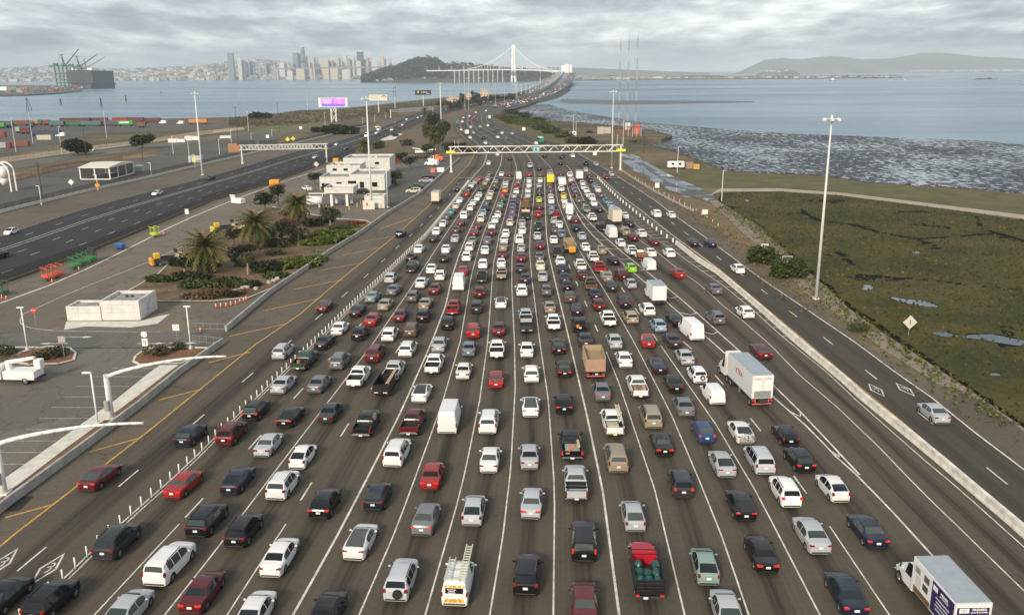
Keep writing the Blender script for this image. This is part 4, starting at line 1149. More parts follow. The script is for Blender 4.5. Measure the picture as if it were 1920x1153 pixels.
# column, row of the rear bumper in the photograph, kind, colour; a trailing * marks lit brake lights
QUEUE = """
162 921 c dr*|322 935 s re*|429 927 c nv|367 1008 u bk|439 1027 u bk|289 1098 u wh|356 1151 s dr*|193 1051 u dk|62 1168 u bk|-28 1160 s bk|205 1192 s si|457 1196 s wh
516 937 u wh|597 973 u bk*|699 957 h nv|805 918 s re*|790 1004 s gr*|662 1049 c wh|506 1081 s wh|595 1196 s bk
884 985 h si|995 972 s si*|1095 1054 u bk*|985 1117 u bk|1097 1176 s dr|1192 996 h si|1329 1096 h sg|1282 934 u dk*|1399 977 c bk*|1485 951 u wh*|1577 941 h wh|1440 1075 s bk*|1539 1038 s si|1647 1029 s nv*|1606 1157 s nv*|1375 1192 s si
521 674 u si|629 693 u gr|600 655 s bk|697 679 u dr*|759 669 u wh|809 702 p wh|519 738 s si|588 737 s gr|663 727 p wh|785 754 c wh|468 789 u bk*|532 801 c bk*|610 793 s dk|677 821 p bk|766 818 p dr|838 813 v wh|490 856 s si|556 879 h wh|735 875 u wh|341 838 u nv|419 836 u dr*
821 660 s si|878 668 s bg|931 673 p wh|988 670 s wh|1048 664 s bk*|867 711 s wh|930 728 s re*|997 717 u wh|1059 707 s bk*|1174 689 s wh|1131 752 s gr*|1058 776 u bk*|995 781 c wh|914 813 u wh|1226 803 m tn|916 886 s wh|993 880 s si|1160 886 u tn
1217 652 h re*|1267 652 s dk|1238 701 s nv|1291 684 s si|1269 736 s bk|1346 758 w wh|1288 781 s gr|1436 673 s dr*|1326 831 h bl*|1483 836 h bk|1247 855 s bk*|1364 894 c si|1436 889 m si|1512 887 u bk*|1768 794 s si
748 445 u bk|602 585 s dr*|811 454 s bk|852 454 s si|783 474 s wh|835 474 s wh|831 492 s bk|768 490 s bk|769 511 p dk|807 512 s wh|824 525 u wh|729 530 u si|787 540 s wh|813 552 s dr*|733 554 s gr|693 567 s sg|717 582 s tn|771 566 u gr|794 580 s tn|664 594 s bk*|693 611 s re*|747 603 s dr*|791 604 u bk|630 628 s wh|669 638 u bk|726 640 u wh|768 632 u br
885 458 s sg|888 443 s dr*|879 470 u wh|874 489 u wh|868 516 s re|859 545 v wh|913 458 s gr|909 476 s wh|905 503 u wh|903 530 p dk|899 558 u dr*|893 587 u dk|887 634 u re*|848 591 p re|838 618 u bk
945 457 s wh|943 470 s tn|942 485 s dr|940 501 s wh|940 524 p tn|939 578 c wh|935 629 s dr*|974 456 u wh|977 472 s si|977 491 s dr*|976 511 s dk|985 531 s dk|979 555 u wh
1008 449 s si|1013 467 s dr*|1012 489 s gr|1014 506 s cr|1018 527 s si|1025 554 h gr|1032 587 s tn|1039 620 p wh|1039 456 s wh|1046 482 p dk|1052 498 s wh|1055 513 s nv|1059 530 s nv|1064 546 s bk|1070 567 s br|1083 591 s nv|1099 650 s dk
1093 449 s si|1100 470 s wh|1130 476 s tn|1115 492 p wh|1091 508 p wh|1127 512 p re*|1154 497 u bk|1187 510 h lg|1095 524 s dr|1141 528 s tn|1170 525 u dr|1186 541 h si|1109 544 p br*|1149 546 s dk|1118 561 s nv|1124 582 u dr*|1173 577 s bk*|1219 592 u wh|1144 613 p wh|1187 607 u tn|1240 622 h lb|1274 613 s bk|1308 638 v wh|1156 654 s si
1167 462 h wh|1190 452 u dr|1207 444 s wh|1230 460 s dr|1190 480 p wh|1224 481 s wh|1259 482 u wh|1278 521 c re|1303 462 s nv|1337 463 s nv|1346 552 s gr|1350 608 u gr|1389 512 h wh|1405 597 u wh
1234 407 u wh|1262 408 s wh|1138 336 s dr|1148 330 s si|1174 410 s wh|1183 425 s nv|1132 433 p bk|1150 446 v wh|1175 441 u tn|1113 415 p wh|1101 399 p sg|1095 387 s br|1086 380 s gr|1115 386 s wh|1125 398 c bk|1138 382 s te|1147 390 s lb|1128 370 s pu|1122 360 s cr|1115 352 s bg|1108 342 s bk|1105 334 s dr|1111 377 p wh
1104 369 s wh|1100 361 s wh|1095 355 s wh|1093 347 s wh|1081 370 s dr|1079 362 s pu|1076 356 s bg|1075 348 s dr|1071 341 s cr|1069 333 p wh|1080 419 u dr|1081 434 u nv
1061 391 s cr|1068 401 v wh|1070 412 s wh|1043 409 p re|1039 419 h si|1049 427 s wh|1041 437 s pu|1054 445 u bg|1034 403 u bg|1035 392 s bg|1009 407 u re*|1011 393 s dr|1009 432 p gn|979 424 s si|979 438 s wh|961 401 s pu|959 411 s pu|956 423 s cr|948 444 u wh|962 386 u bl|961 393 s pu
854 391 s cr|845 402 h te|837 411 s pu|829 425 s wh|817 440 u wh|881 395 u wh|869 410 u wh|862 424 s dr*|854 437 s br|912 385 s pu|909 396 s nv|905 404 s lb|901 416 u cr|893 430 s dr*|937 390 s sg|934 399 s br|933 408 s wh|928 418 u wh|922 429 s wh|921 441 s dr
898 339 s re*|890 345 s tn|883 352 s wh|878 359 s gn|874 368 s re*|861 380 s wh|917 330 s gr|914 339 s si|909 347 s tn|902 358 s gn|898 370 s wh|894 376 s wh|886 385 s wh|940 330 s wh|932 340 s nv|929 345 s si|927 351 s br|927 358 s bk|920 367 s cr|917 374 s cr
955 332 s dr|953 342 s br|948 349 s wh|947 355 s cr|947 361 s or|942 370 s re|941 380 s gn|973 336 v wh|972 345 s gr|970 355 p re|968 363 s wh|964 371 s si|992 331 s re|992 342 s wh|992 351 s wh|990 362 s wh|990 370 s si|986 382 u wh
1013 331 s br|1013 342 s wh|1011 353 s si|1011 360 s bk|1012 368 s bk|1011 379 s li|1031 327 s tn|1031 353 s br|1032 362 s pu|1033 374 u cr|1034 381 s wh|1051 330 s dr|1051 339 s wh|1053 360 p wh|1057 371 s ye|1059 381 s wh
916 309 s wh|956 300 u bk|994 315 p wh|1011 319 s bk|933 292 s wh|1022 295 s bk|1054 297 u dk|1075 295 s wh|1051 309 s bk|1099 310 u bk|1119 311 s si|1099 322 s si|857 359 s bk
867 230 u wh|861 240 s dr|865 245 s wh|882 260 s wh|907 261 u bk|911 270 s wh|934 259 s wh|942 251 s wh|929 247 s dk|935 244 s dk|961 252 s si|915 237 s wh|923 236 u dk|899 243 s dk|901 239 s si|883 241 p wh|896 231 s dk|878 229 s gr|877 222 s gr|869 222 s wh|880 219 s wh|1006 271 u wh|892 212 s wh|911 209 s wh|871 237 s bk|888 251 s si|948 262 s gr
"""
rngv = random.Random(11)
CORR = ['W0', 'W2', 'W4', 'W5', 'W6', 'W7', 'W8', 'W9', 'W11', 'W14L', 'W15', 'W16', 'W17', 'RS']
FMID = [a.lerp(b, .5) for a, b in zip(fl, fr)]
def far_dir(P):
 i = min(range(len(FMID) - 1), key=lambda k: (FMID[k] - P).length)
 return (FMID[i + 1] - FMID[i]).normalized()
def lane_of(px, py):
 if py < 288: return 'far'
 if px < lx('W0', py): return 'carpool'
 for i, (a, b) in enumerate(zip(CORR[:-1], CORR[1:])):
  if lx(a, py) <= px < lx(b, py): return i
 return 'verge'
def place(px, py, up=.25):
 P = G(px, py, up); P.z = 0
 v = far_dir(P) if py < 288 else line_dir(ORDER, P)
 return P, head(v), v
for rec in QUEUE.replace('\n', '|').split('|'):
 rec = rec.strip()
 if not rec: continue
 a = rec.split()
 x, y = float(a[0]), float(a[1])
 lit = a[3].endswith('*'); ck = a[3].rstrip('*'); kind = TYPE[a[2]]
 P, ang, v = place(x, y)
 ang += rngv.uniform(-.025, .025)
 lod = 0 if y >= 535 else (1 if y >= 372 else 2)
 say = SAY[kind]
 kind = rngv.choice(VAR.get(kind, (kind,)))
 root = spawn(kind, P, ang, ck, lod, lit, glassroof=(kind == 'coupe' and ck == 'wh'), rng=rngv)
 VEH.append([root, PAL[ck][0] + ' ' + say, lane_of(x, y), P.y, x, y])
# ------------------------------------------------------------------ trucks, loaded pickups and other special vehicles
def flat(name, col, rough=.45, **k):
 if name not in M: M[name] = mat(name, col, rough, .08, 1.5, **k)
 return M[name]
def text_obj(body, size, mt, parent, Mx, name='lettering', extrude=.006, bold=True):
 cu = bpy.data.curves.new(name, 'FONT')
 cu.body = body; cu.size = size; cu.align_x = 'CENTER'; cu.align_y = 'CENTER'
 cu.extrude = extrude; cu.resolution_u = 2
 if bold: cu.offset = size * .018
 t = bpy.data.objects.new(name, cu)
 COL.objects.link(t)
 dg = bpy.context.evaluated_depsgraph_get()
 me = bpy.data.meshes.new_from_object(t.evaluated_get(dg))
 bpy.data.objects.remove(t); bpy.data.curves.remove(cu)
 me.materials.clear(); me.materials.append(mt)
 o = link(name, me, parent)
 o.matrix_local = Mx
 return o
REAR = Matrix.Rotation(math.pi / 2, 4, 'X')                     # text facing backwards (-Y)
LEFT = Matrix.Rotation(-math.pi / 2, 4, 'Z') @ Matrix.Rotation(math.pi / 2, 4, 'X')   # text facing left (-X)
def cab_spec(B, tall=2.5, hood=1.45, hw=1.05):
 return dict(L=B + 2.9, y0=B, lo=.55, wr=.48, tumble=.16, wheels=(B + 2.05,), my=B + 1.25, step=.2,
      top=[(B, tall - .35), (B + .06, tall - .08), (B + .3, tall), (B + .85, tall - .02), (B + 1.05, tall - .12), (B + 1.5, hood + .22), (B + 1.62, hood + .08), (B + 2.3, hood), (B + 2.75, hood - .15), (B + 2.9, .85)],
      belt=[(B, 1.50), (B + 1.2, 1.48), (B + 1.7, hood - .05), (B + 2.6, hood - .25), (B + 2.9, .8)], wid=[(B, hw), (B + 1.2, hw), (B + 1.8, hw * .96), (B + 2.6, hw * .88), (B + 2.9, hw * .78)],
      rw=(99, 99), ws=(B + 1.06, B + 1.48), side=[(B + .22, B + 1.15)], clad=0)
def truck_cab(root, B, col, **k):
 sp = cab_spec(B, **k)
 for nm, p, mk, sm in car_parts(sp, 0):
  if nm in ('tail_light', 'licence_plate', 'rear_bumper', 'head_light', 'mirror'): continue
  o = p.obj('cab' if nm == 'body' else nm, M[mk], root, sm)
  paintset(o, col)
 for s in (-1, 1):
  b = MB(); b.box((s * 1.28, B + 1.45, 1.95), (.10, .16, .42), 0, None, .03); b.tube((s * 1.0, B + 1.4, 1.9), (s * 1.28, B + 1.45, 1.95), .02, None, 6)
  b.obj('mirror', M['dark_metal'], root)
  b = MB(); b.box((s * .72, B + 2.86, .95), (.30, .14, .2), 0, None, .03); b.obj('head_light', M['lamp'], root)
 b = MB(); b.box((0, B + 2.92, .62), (2.0, .16, .3), 0, None, .05); b.obj('front_bumper', M['chrome'], root)
 return sp
def box_truck(name, P, ang, label, B=5.6, H=2.5, Wd=2.45, boxc='wh', cabc='wh', z0=1.0, cat='truck', group=None, far=False):
 root = thing(name, P, label, cat, group, ang)
 bc, cc = PAL[boxc][1], PAL[cabc][1]
 b = MB(); b.box((0, B / 2, z0 + H / 2), (Wd, B, H), 0, None, .03)
 o = b.obj('cargo_box', M['paint_flat'], root); paintset(o, bc)
 b = MB(); b.box((0, B / 2, z0 + H + .012), (Wd - .06, B - .06, .024)); b.obj('box_roof', flat('box_roof_panel', (.30, .34, .37), .5), root)
 fr = MB()
 for s in (-1, 1):
  fr.box((s * (Wd / 2 - .04), -.012, z0 + H / 2), (.08, .03, H))
 fr.box((0, -.012, z0 + H - .05), (Wd - .16, .03, .1))
 o = fr.obj('door_frame', M['paint_flat'], root); paintset(o, tuple(c * .8 for c in bc))
 if not far:
  for i in range(4):
   b = MB(); hh = (H - .14) / 4
   b.box((0, -.006, z0 + .03 + hh * (i + .5)), (Wd - .18, .02, hh - .025)); o = b.obj('door_panel', M['paint_flat'], root); paintset(o, bc)
 b = MB(); b.box((0, B / 2 + .6, .78), (.9, B + 1.6, .22)); b.box((0, .1, .5), (2.2, .14, .14)); b.box((-.7, .1, .75), (.1, .1, .5)); b.box((.7, .1, .75), (.1, .1, .5))
 b.obj('chassis', M['dark_metal'], root)
 for s in (-1, 1):
  b = MB(); b.box((s * .95, -.02, .82), (.26, .08, .14)); b.obj('tail_light', M['brake'], root)
 b = MB(); b.box((.2, -.03, .72), (.32, .03, .16)); b.obj('licence_plate', M['plate'], root)
 sp = truck_cab(root, B + .25, cc)
 add_wheels(root, (1.35,), .48, .52, 1.2)
 add_wheels(root, sp['wheels'], .48, .28, 1.08)
 return root
M['paint_flat'] = paint_mat('truck_paint', .45, .1)
# tractor with a white trailer marked XTRA
P, ang, v = place(1428, 757, .5)
ang = head(line_dir(['W13', 'W14L'], G(1400, 725)))
root = thing('semi_truck', P, 'white semi truck pulling a white box trailer with red lettering on its side', 'truck', None, ang)
B_, H_, z0_ = 8.6, 2.85, 1.15
b = MB(); b.box((0, B_ / 2, z0_ + H_ / 2), (2.55, B_, H_), 0, None, .03); o = b.obj('trailer_box', M['paint_flat'], root); paintset(o, (.62, .63, .62))
b = MB(); b.box((0, B_ / 2, z0_ + H_ + .012), (2.5, B_ - .06, .024)); b.obj('trailer_roof', flat('box_roof_panel', (.30, .34, .37), .5), root)
for s in (-1, 1):
 b = MB(); b.box((s * .60, -.015, z0_ + H_ / 2 + .1), (1.16, .035, H_ - .3)); o = b.obj('rear_door', M['paint_flat'], root); paintset(o, (.74, .74, .71))
 b = MB(); b.tube((s * .12, -.05, z0_ + .2), (s * .12, -.05, z0_ + H_ - .2), .02, None, 6); b.obj('lock_rod', M['steel'], root)
 b = MB(); b.box((s * 1.05, -.04, .95), (.3, .06, .16)); b.obj('tail_light', M['brake'], root)
b = MB(); b.box((0, -.05, z0_ + .55), (2.0, .06, .85)); b.obj('lift_gate', M['steel'], root)
b = MB(); b.box((0, .02, .5), (2.3, .14, .14)); b.box((-.8, .05, .8), (.1, .1, .6)); b.box((.8, .05, .8), (.1, .1, .6)); b.obj('rear_underride_bar', flat('red_white_bar', (.5, .12, .10)), root)
b = MB(); b.box((0, B_ / 2 + 1.5, .95), (.9, B_ + 4, .25)); b.obj('chassis', M['dark_metal'], root)
b = MB(); b.box((-1.0, B_ * .55, .7), (.06, .5, .9)); b.box((1.0, B_ * .55, .7), (.06, .5, .9)); b.obj('landing_gear', M['steel'], root)
red = flat('red_lettering', (.48, .02, .03))
text_obj('XTRA', .95, red, root, Matrix.Translation((-1.281, B_ * .52, z0_ + H_ * .60)) @ LEFT)
for s in (-1, 1): text_obj('XTRA', .30, red, root, Matrix.Translation((s * .62, -.036, z0_ + H_ - .42)) @ REAR)
sp = truck_cab(root, B_ + 1.5, (.74, .72, .66), tall=2.9, hood=1.75, hw=1.12)
b = MB(); b.box((0, B_ + .95, 2.15), (2.3, 1.2, 2.5), 0, None, .15); b.box((0, B_ + 1.3, 3.45), (2.1, 1.4, .5), 0, None, .2); o = b.obj('sleeper', M['paint_flat'], root); paintset(o, (.74, .72, .66))
add_wheels(root, (.9, ), .5, .52, 1.25); add_wheels(root, (B_ - 1.1, B_ + .15), .5, .52, 1.25); add_wheels(root, sp['wheels'], .5, .3, 1.15)
# removal truck in the bottom right corner
ang = head(line_dir(['W13', 'W14L'], G(1790, 1130)))
P = G(1826, 1222, .4); P.z = 0; P += Vector((-math.sin(ang), math.cos(ang), 0)) * .75
root = box_truck('box_truck', P, ang, 'white box truck with a purple kitchen and bath advertisement at the bottom right', 5.9, 2.6, 2.5, z0=1.05)
pur = flat('purple_panel', (.030, .018, .095))
b = MB(); b.box((0, -.024, 2.25), (2.2, .02, 2.1)); b.obj('advert_panel', pur, root)
b = MB(); b.box((-1.262, 1.55, 2.35), (.02, 2.9, 2.3)); b.obj('advert_panel', pur, root)
wt = flat('white_lettering', (.78, .78, .76))
b = MB(); b.box((-.62, -.04, 3.08), (.66, .014, .34)); b.obj('logo_panel', wt, root)
text_obj('PBK', .26, flat('grey_lettering', (.35, .35, .38)), root, Matrix.Translation((-.62, -.052, 3.08)) @ REAR)
text_obj('PREMIER', .27, wt, root, Matrix.Translation((.42, -.04, 3.14)) @ REAR)
text_obj('BATH & KITCHEN', .145, wt, root, Matrix.Translation((.42, -.04, 2.93)) @ REAR)
text_obj('Walnut Creek Showroom', .19, wt, root, Matrix.Translation((0, -.04, 2.55)) @ REAR)
b = MB(); b.box((-1.28, 2.55, 3.1), (.014, .6, .38)); b.obj('logo_panel', wt, root)
text_obj('PREMIER', .26, wt, root, Matrix.Translation((-1.276, 1.35, 3.14)) @ LEFT)
text_obj('BATH & KITCHEN', .14, wt, root, Matrix.Translation((-1.276, 1.35, 2.92)) @ LEFT)
for i in range(4):
 b = MB(); b.box((-1.276, 1.5, 2.55 - i * .28), (.012, 1.8 - .2 * (i % 2), .07)); b.obj('lettering', wt, root)
for i, (yy, zz, c) in enumerate(((5.1, 2.95, (.25, .30, .28)), (3.9, 2.2, (.05, .09, .05)), (3.8, 2.95, (.12, .10, .11)))):
 b = MB(); b.box((-1.262, yy, zz), (.02, .75, .5), 0, None, .008); b.obj('advert_picture', flat('picture_%d' % i, c), root)
b = MB(); b.box((-1.262, 4.9, 2.1), (.02, .8, 1.0), 0, None, .008); b.obj('advert_picture', flat('picture_cabinet', (.62, .60, .55)), root)
b = MB(); b.box((-1.262, 4.3, 1.35), (.02, 2.4, .45), 0, None, .008); b.obj('advert_picture', flat('picture_floor', (.16, .09, .04)), root)
# plain box trucks
for (x, y, nm, lab, B, H, bc, cc) in ((1236, 570, 'box_truck', 'white box truck beside the hatched gore, tallest vehicle of its row', 4.6, 2.5, 'wh', 'wh'), (1157, 420, 'box_truck', 'large cream box truck near the queue head, right of the hatched wedge', 6.0, 3.0, 'cr', 'wh'),
                                      (816, 381, 'box_truck', 'cream box truck driving alone in the carpool lane', 5.0, 2.7, 'cr', 'wh'), (1032, 345, 'box_truck', 'bright yellow box truck at the head of the queue', 5.0, 2.7, 'ye', 'ye'),
                                      (1054, 350, 'box_truck', 'white box truck to the right of the yellow truck', 4.2, 2.4, 'wh', 'wh'), (1087, 338, 'box_truck', 'white box truck at the stop line below the right gantry half', 4.6, 2.6, 'wh', 'wh'),
                                      (859, 545, 'camper_van', 'white camper van ahead of the red pickup', 4.2, 1.9, 'wh', 'wh')):
 if nm == 'camper_van': continue
 P, ang, v = place(x, y, .4)
 box_truck(nm, P, ang, lab, B, H, 2.4, bc, cc, far=(y < 400))
for (x, y, lab, B, H, bc) in ((858, 234, 'teal box truck on the far bend of the road', 4.5, 2.6, 'te'), (876, 253, 'white box truck on the road beyond the gantry', 4.2, 2.4, 'wh'), (889, 226, 'red box truck on the far bend of the road', 3.6, 2.2, 're'), (918, 224, 'white motorhome standing on the inner shoulder of the bend', 5.5, 2.6, 'cr')):
 P, ang, v = place(x, y, .4)
 box_truck('box_truck', P, ang, lab, B, H, 2.3, bc, 'wh', far=True)
# green coach
P, ang, v = place(1016, 268, .4)
ang = head((G(985, 252) - G(1016, 268)).normalized())
root = thing('bus', P, 'green and white coach on the road shoulder beyond the gantry', 'bus', None, ang)
b = MB(); b.box((0, 5, 1.75), (2.5, 10, 2.7), 0, None, .2); o = b.obj('body', M['paint_flat'], root); paintset(o, (.03, .22, .16))
b = MB(); b.box((0, 5, 2.2), (2.56, 9, .8)); b.obj('window_band', M['glass'], root)
b = MB(); b.box((0, 5, 3.13), (2.3, 9.6, .08)); b.obj('roof', M['white'], root)
add_wheels(root, (2.0, 7.6), .48, .4, 1.24)
def loft_load(): pass
def ladder(root, x, y0, y1, z0, z1, w=.42, mt=None):
 b = MB(); mt = mt or flat('ladder_aluminium', (.62, .60, .45), .4)
 for s in (-1, 1): b.tube((x + s * w / 2, y0, z0), (x + s * w / 2, y1, z1), .035, None, 6)
 n = int((y1 - y0) / .3)
 for i in range(1, n):
  t = i / n
  b.box((x, y0 + (y1 - y0) * t, z0 + (z1 - z0) * t), (w, .10, .03))
 return b.obj('ladder', mt, root)
def special(kind, x, y, ck, label, lit=False, names=None, **kw):
 P, ang, v = place(x, y)
 r = spawn(kind, P, ang, ck, 0, lit, rng=rngv)
 r.scale = (1, 1, 1)
 tag(r, label)
 return r
# white internet-company van with ladders
r = special('city_van', 852, 1136, 'wh', 'white van with two roof ladders and yellow chevrons on its back')
r.scale = (1.04, 1.08, 1.06)
b = MB(); b.box((0, -.012, 1.36), (1.18, .03, .40), 0, None, .012); b.obj('rear_window', M['glass'], r)
for i, t in enumerate(("America's", 'Fastest', 'Internet')): text_obj(t, .15, wt, r, Matrix.Translation((-.16, -.032, 1.48 - i * .125)) @ REAR)
ye, og = flat('chevron_yellow', (.75, .50, .05)), flat('chevron_orange', (.70, .22, .03))
for i in range(8):
 s = -1 if i < 4 else 1
 x0 = -.70 + i * .175
 for (za, zb, yy) in ((.52, .78, -.035), (1.60, 1.74, -.03)):
  k = .12 * s; b = MB()
  b.add([(x0, yy, za), (x0 + .175, yy, za), (x0 + .175 - k, yy + (.05 if za > 1 else 0), zb), (x0 - k, yy + (.05 if za > 1 else 0), zb)], [(0, 1, 2, 3)])
  b.obj('chevron_stripe', ye if i % 2 else og, r)
ladder(r, -.48, .35, 3.0, 1.98, 1.98, .40, flat('ladder_grey', (.5, .51, .5), .4)); ladder(r, .48, .2, 4.6, 2.0, 2.05, .42)
for yy in (.6, 1.6, 2.6):
 b = MB(); b.box((0, yy, 1.93), (1.5, .05, .05)); b.obj('roof_bar', M['steel'], r)
r = special('suv', 741, 1127, 'si', 'silver SUV with a spare wheel on its tailgate near the bottom edge')
b = MB(); b.tube((.18, -.2, .86), (.18, -.02, .86), .33, None, 18); b.tube((.18, -.22, .86), (.18, -.19, .86), .14, None, 12); b.obj('spare_wheel', M['rubber'], r)
r = special('suv', 1314, 718, 'wh', 'small white SUV with a spare wheel beside the white trailer')
r.scale = (.93, .88, .97)
b = MB(); b.tube((.2, -.2, .92), (.2, -.02, .92), .31, None, 16); b.obj('spare_wheel', M['rubber'], r)
b = MB(); b.tube((.2, -.215, .92), (.2, -.195, .92), .16, None, 12); b.obj('wheel_cover', M['white'], r)
# fastback with bicycles on a rack
r = special('coupe', 1399, 831, 'wh', 'white fastback car carrying bicycles on a rear rack')
b = MB(); b.box((0, -.30, .75), (.08, .6, .06)); b.box((0, -.55, 1.0), (.06, .06, .6)); b.obj('bike_rack', M['dark_metal'], r)
def bicycle(P, ang, label, col):
 q = thing('bicycle', P, label, 'bicycle', None, ang)
 for s in (-.5, .5):
  b = MB()
  n = 20
  for i in range(n):
   a, c = 2 * math.pi * i / n, 2 * math.pi * (i + 1) / n
   b.tube((s + .33 * math.cos(a), 0, .34 + .33 * math.sin(a)), (s + .33 * math.cos(c), 0, .34 + .33 * math.sin(c)), .022, None, 5)
  for i in range(8):
   a = math.pi * i / 8
   b.tube((s - .32 * math.cos(a), 0, .34 - .32 * math.sin(a)), (s + .32 * math.cos(a), 0, .34 + .32 * math.sin(a)), .006, None, 4)
  b.obj('wheel', M['steel'], q)
 b = MB()
 A, S, Hd, C = (-.5, 0, .34), (-.15, 0, .85), (.38, 0, .85), (0, 0, .32)
 for u, w in ((A, S), (A, C), (C, S), (S, Hd), (C, Hd), (Hd, (.5, 0, .34))): b.tube(u, w, .03, None, 6)
 b.obj('frame', flat('bike_' + col, PAL[col][1]), q)
 b = MB(); b.box((-.17, 0, .93), (.26, .14, .05)); b.obj('saddle', M['black'], q)
 b = MB(); b.tube((.36, -.25, .98), (.36, .25, .98), .018, None, 6); b.tube((.38, 0, .85), (.36, 0, .98), .018, None, 6); b.obj('handlebar', M['black'], q)
 return q
R_ = r.matrix_basis if False else Matrix.Translation(r.location) @ Matrix.Rotation(r.rotation_euler.z, 4, 'Z')
for k, (dy, dz, cc) in enumerate(((-.38, .62, 'si'), (-.56, .60, 'wh'))):
 p = R_ @ Vector((.05 - .1 * k, dy, dz))
 bicycle(p, r.rotation_euler.z + (math.pi if k else 0), ('silver bicycle nearer the boot on the white fastback rack', 'white bicycle on the outer side of the fastback rack')[k], cc)
# pickups with loads
r = special('pickup', 1081, 940, 'si', 'silver pickup with chrome bed rails, ahead of the black box-shaped car')
for yy in (.55, 1.35):
 b = MB(); b.tube((-.9, yy, 1.45), (.9, yy, 1.45), .03, None, 6)
 for s in (-1, 1): b.tube((s * .9, yy, 1.2), (s * .9, yy, 1.45), .03, None, 6)
 b.obj('cross_bar', M['chrome'], r)
r = special('pickup', 1153, 819, 'wh', 'white service pickup with a long ladder and yellow tailgate chevrons')
ladder(r, .62, .2, 4.4, 1.75, 2.05, .38)
b = MB()
for yy in (.5, 1.7):
 for s in (-1, 1): b.tube((s * .88, yy, 1.2), (s * .88, yy, 1.78), .03, None, 6)
 b.tube((-.88, yy, 1.78), (.88, yy, 1.78), .03, None, 6)
b.obj('ladder_rack', M['dark_metal'], r)
for i in range(6):
 b = MB(); x0 = -.75 + i * .25; k = .1 * (-1 if i < 3 else 1)
 b.add([(x0, -.022, .58), (x0 + .14, -.022, .58), (x0 + .14 - k, -.022, .80), (x0 - k, -.022, .80)], [(0, 1, 2, 3)]); b.obj('chevron_stripe', ye, r)
b = MB(); b.box((-.15, .9, 1.05), (1.2, 1.3, .5), 0, None, .05); b.obj('tool_box', flat('load_beige', (.45, .38, .26)), r)
r = special('pickup', 1073, 864, 'bk', 'black pickup with timber planks and orange straps in its bed', True)
r.scale = (1.06, 1.0, 1.05)
b = MB(); b.box((.05, .95, 1.0), (1.3, 1.7, .35), 0, None, .04); b.obj('tarp', flat('load_grey', (.28, .30, .31)), r)
b = MB(); b.box((.58, 1.9, 1.55), (.24, 3.6, .10), 0, Matrix.Rotation(-.05, 4, 'X')); b.obj('plank', flat('pale_timber', (.55, .40, .24)), r)
for k, (a, c) in enumerate(((-.25, .2), (-.05, .65), (.1, 1.2))):
 b = MB(); b.box((a, c, 1.22), (.22, .5, .14), 0, None, .05, .4 * k); b.obj('strap', flat('orange_strap', (.60, .16, .04)), r)
text_obj('400', .24, flat('gold_lettering', (.50, .42, .22)), r, Matrix.Translation((-.42, -.022, .98)) @ REAR)
r = special('pickup', 1201, 747, 'wh', 'white pickup with a bed full of brown cartons')
rr = random.Random(3)
for i in range(6):
 b = MB(); b.box((-.5 + (i % 3) * .48, .45 + (i // 3) * .75, 1.05 + .1 * rr.random()), (.4, .6, .5), 0, None, .02, rr.uniform(-.3, .3)); b.obj('carton', flat('carton_%d' % (i % 3), ((.30, .17, .09), (.22, .12, .07), (.35, .25, .18))[i % 3]), r)
r = special('pickup', 559, 695, 'gn', 'dark green pickup with an orange cooler in its bed')
b = MB(); b.tube((-.2, .9, .8), (-.2, .9, 1.25), .22, .2, 12); b.obj('cooler', flat('cooler_orange', (.65, .12, .05)), r)
def trailer(P, ang, label, L=3.4, W=2.0, H=.75, colr=(.012, .012, .013), load=None, open_=True):
 t = thing('dump_trailer', P, label, 'trailer', None, ang)
 m_ = flat('trailer_black', colr)
 b = MB(); b.box((0, L / 2, .62), (W, L, .08)); b.obj('floor', m_, t)
 for s in (-1, 1):
  b = MB(); b.box((s * (W / 2 - .02), L / 2, .66 + H / 2), (.05, L, H)); b.obj('side_panel', m_, t)
  b = MB(); b.box((s * (W / 2 - .25), -.02, .60), (.3, .06, .12)); b.obj('tail_light', M['tail'], t)
 b = MB(); b.box((0, .02, .66 + H / 2), (W - .1, .05, H)); b.obj('tailgate', m_, t)
 b = MB(); b.box((0, L - .02, .66 + H / 2), (W - .1, .05, H)); b.obj('front_panel', m_, t)
 b = MB(); b.box((0, L + .6, .5), (.1, 1.3, .1)); b.obj('drawbar', M['dark_metal'], t)
 b = MB(); b.box((-W * .28, -.012, .8), (.5, .03, .1)); b.box((W * .28, -.012, .8), (.5, .03, .1)); b.obj('reflector', M['plate'], t)
 add_wheels(t, (1.2, 2.0), .34, .22, W / 2 + .02)
 return t
P, ang, v = place(714, 744)
t = trailer(P, ang, 'black dump trailer carrying timber behind a silver pickup', 4.2, 2.0, 1.1)
for k in range(3):
 b = MB(); b.tube((.55 + .14 * k, .6, 1.80), (.75 + .12 * k, 5.6, 2.05), .06, None, 6); b.obj('plank', flat('pale_timber', (.55, .40, .24)), t)
P2 = P + Vector((math.sin(-ang), math.cos(ang), 0)) * 5.3
r = spawn('pickup', P2, ang, 'si', 0, rng=rngv); r.scale = (1, 1, 1); tag(r, 'silver pickup towing the black dump trailer')
P, ang, v = place(988, 626)
t = trailer(P, ang, 'empty black flatbed trailer behind a silver pickup in the middle lane', 3.8, 2.0, .35)
P2 = P + Vector((math.sin(-ang), math.cos(ang), 0)) * 4.9
r = spawn('pickup', P2, ang, 'si', 0, rng=rngv); r.scale = (1, 1, 1); tag(r, 'silver pickup towing the empty black flatbed trailer')
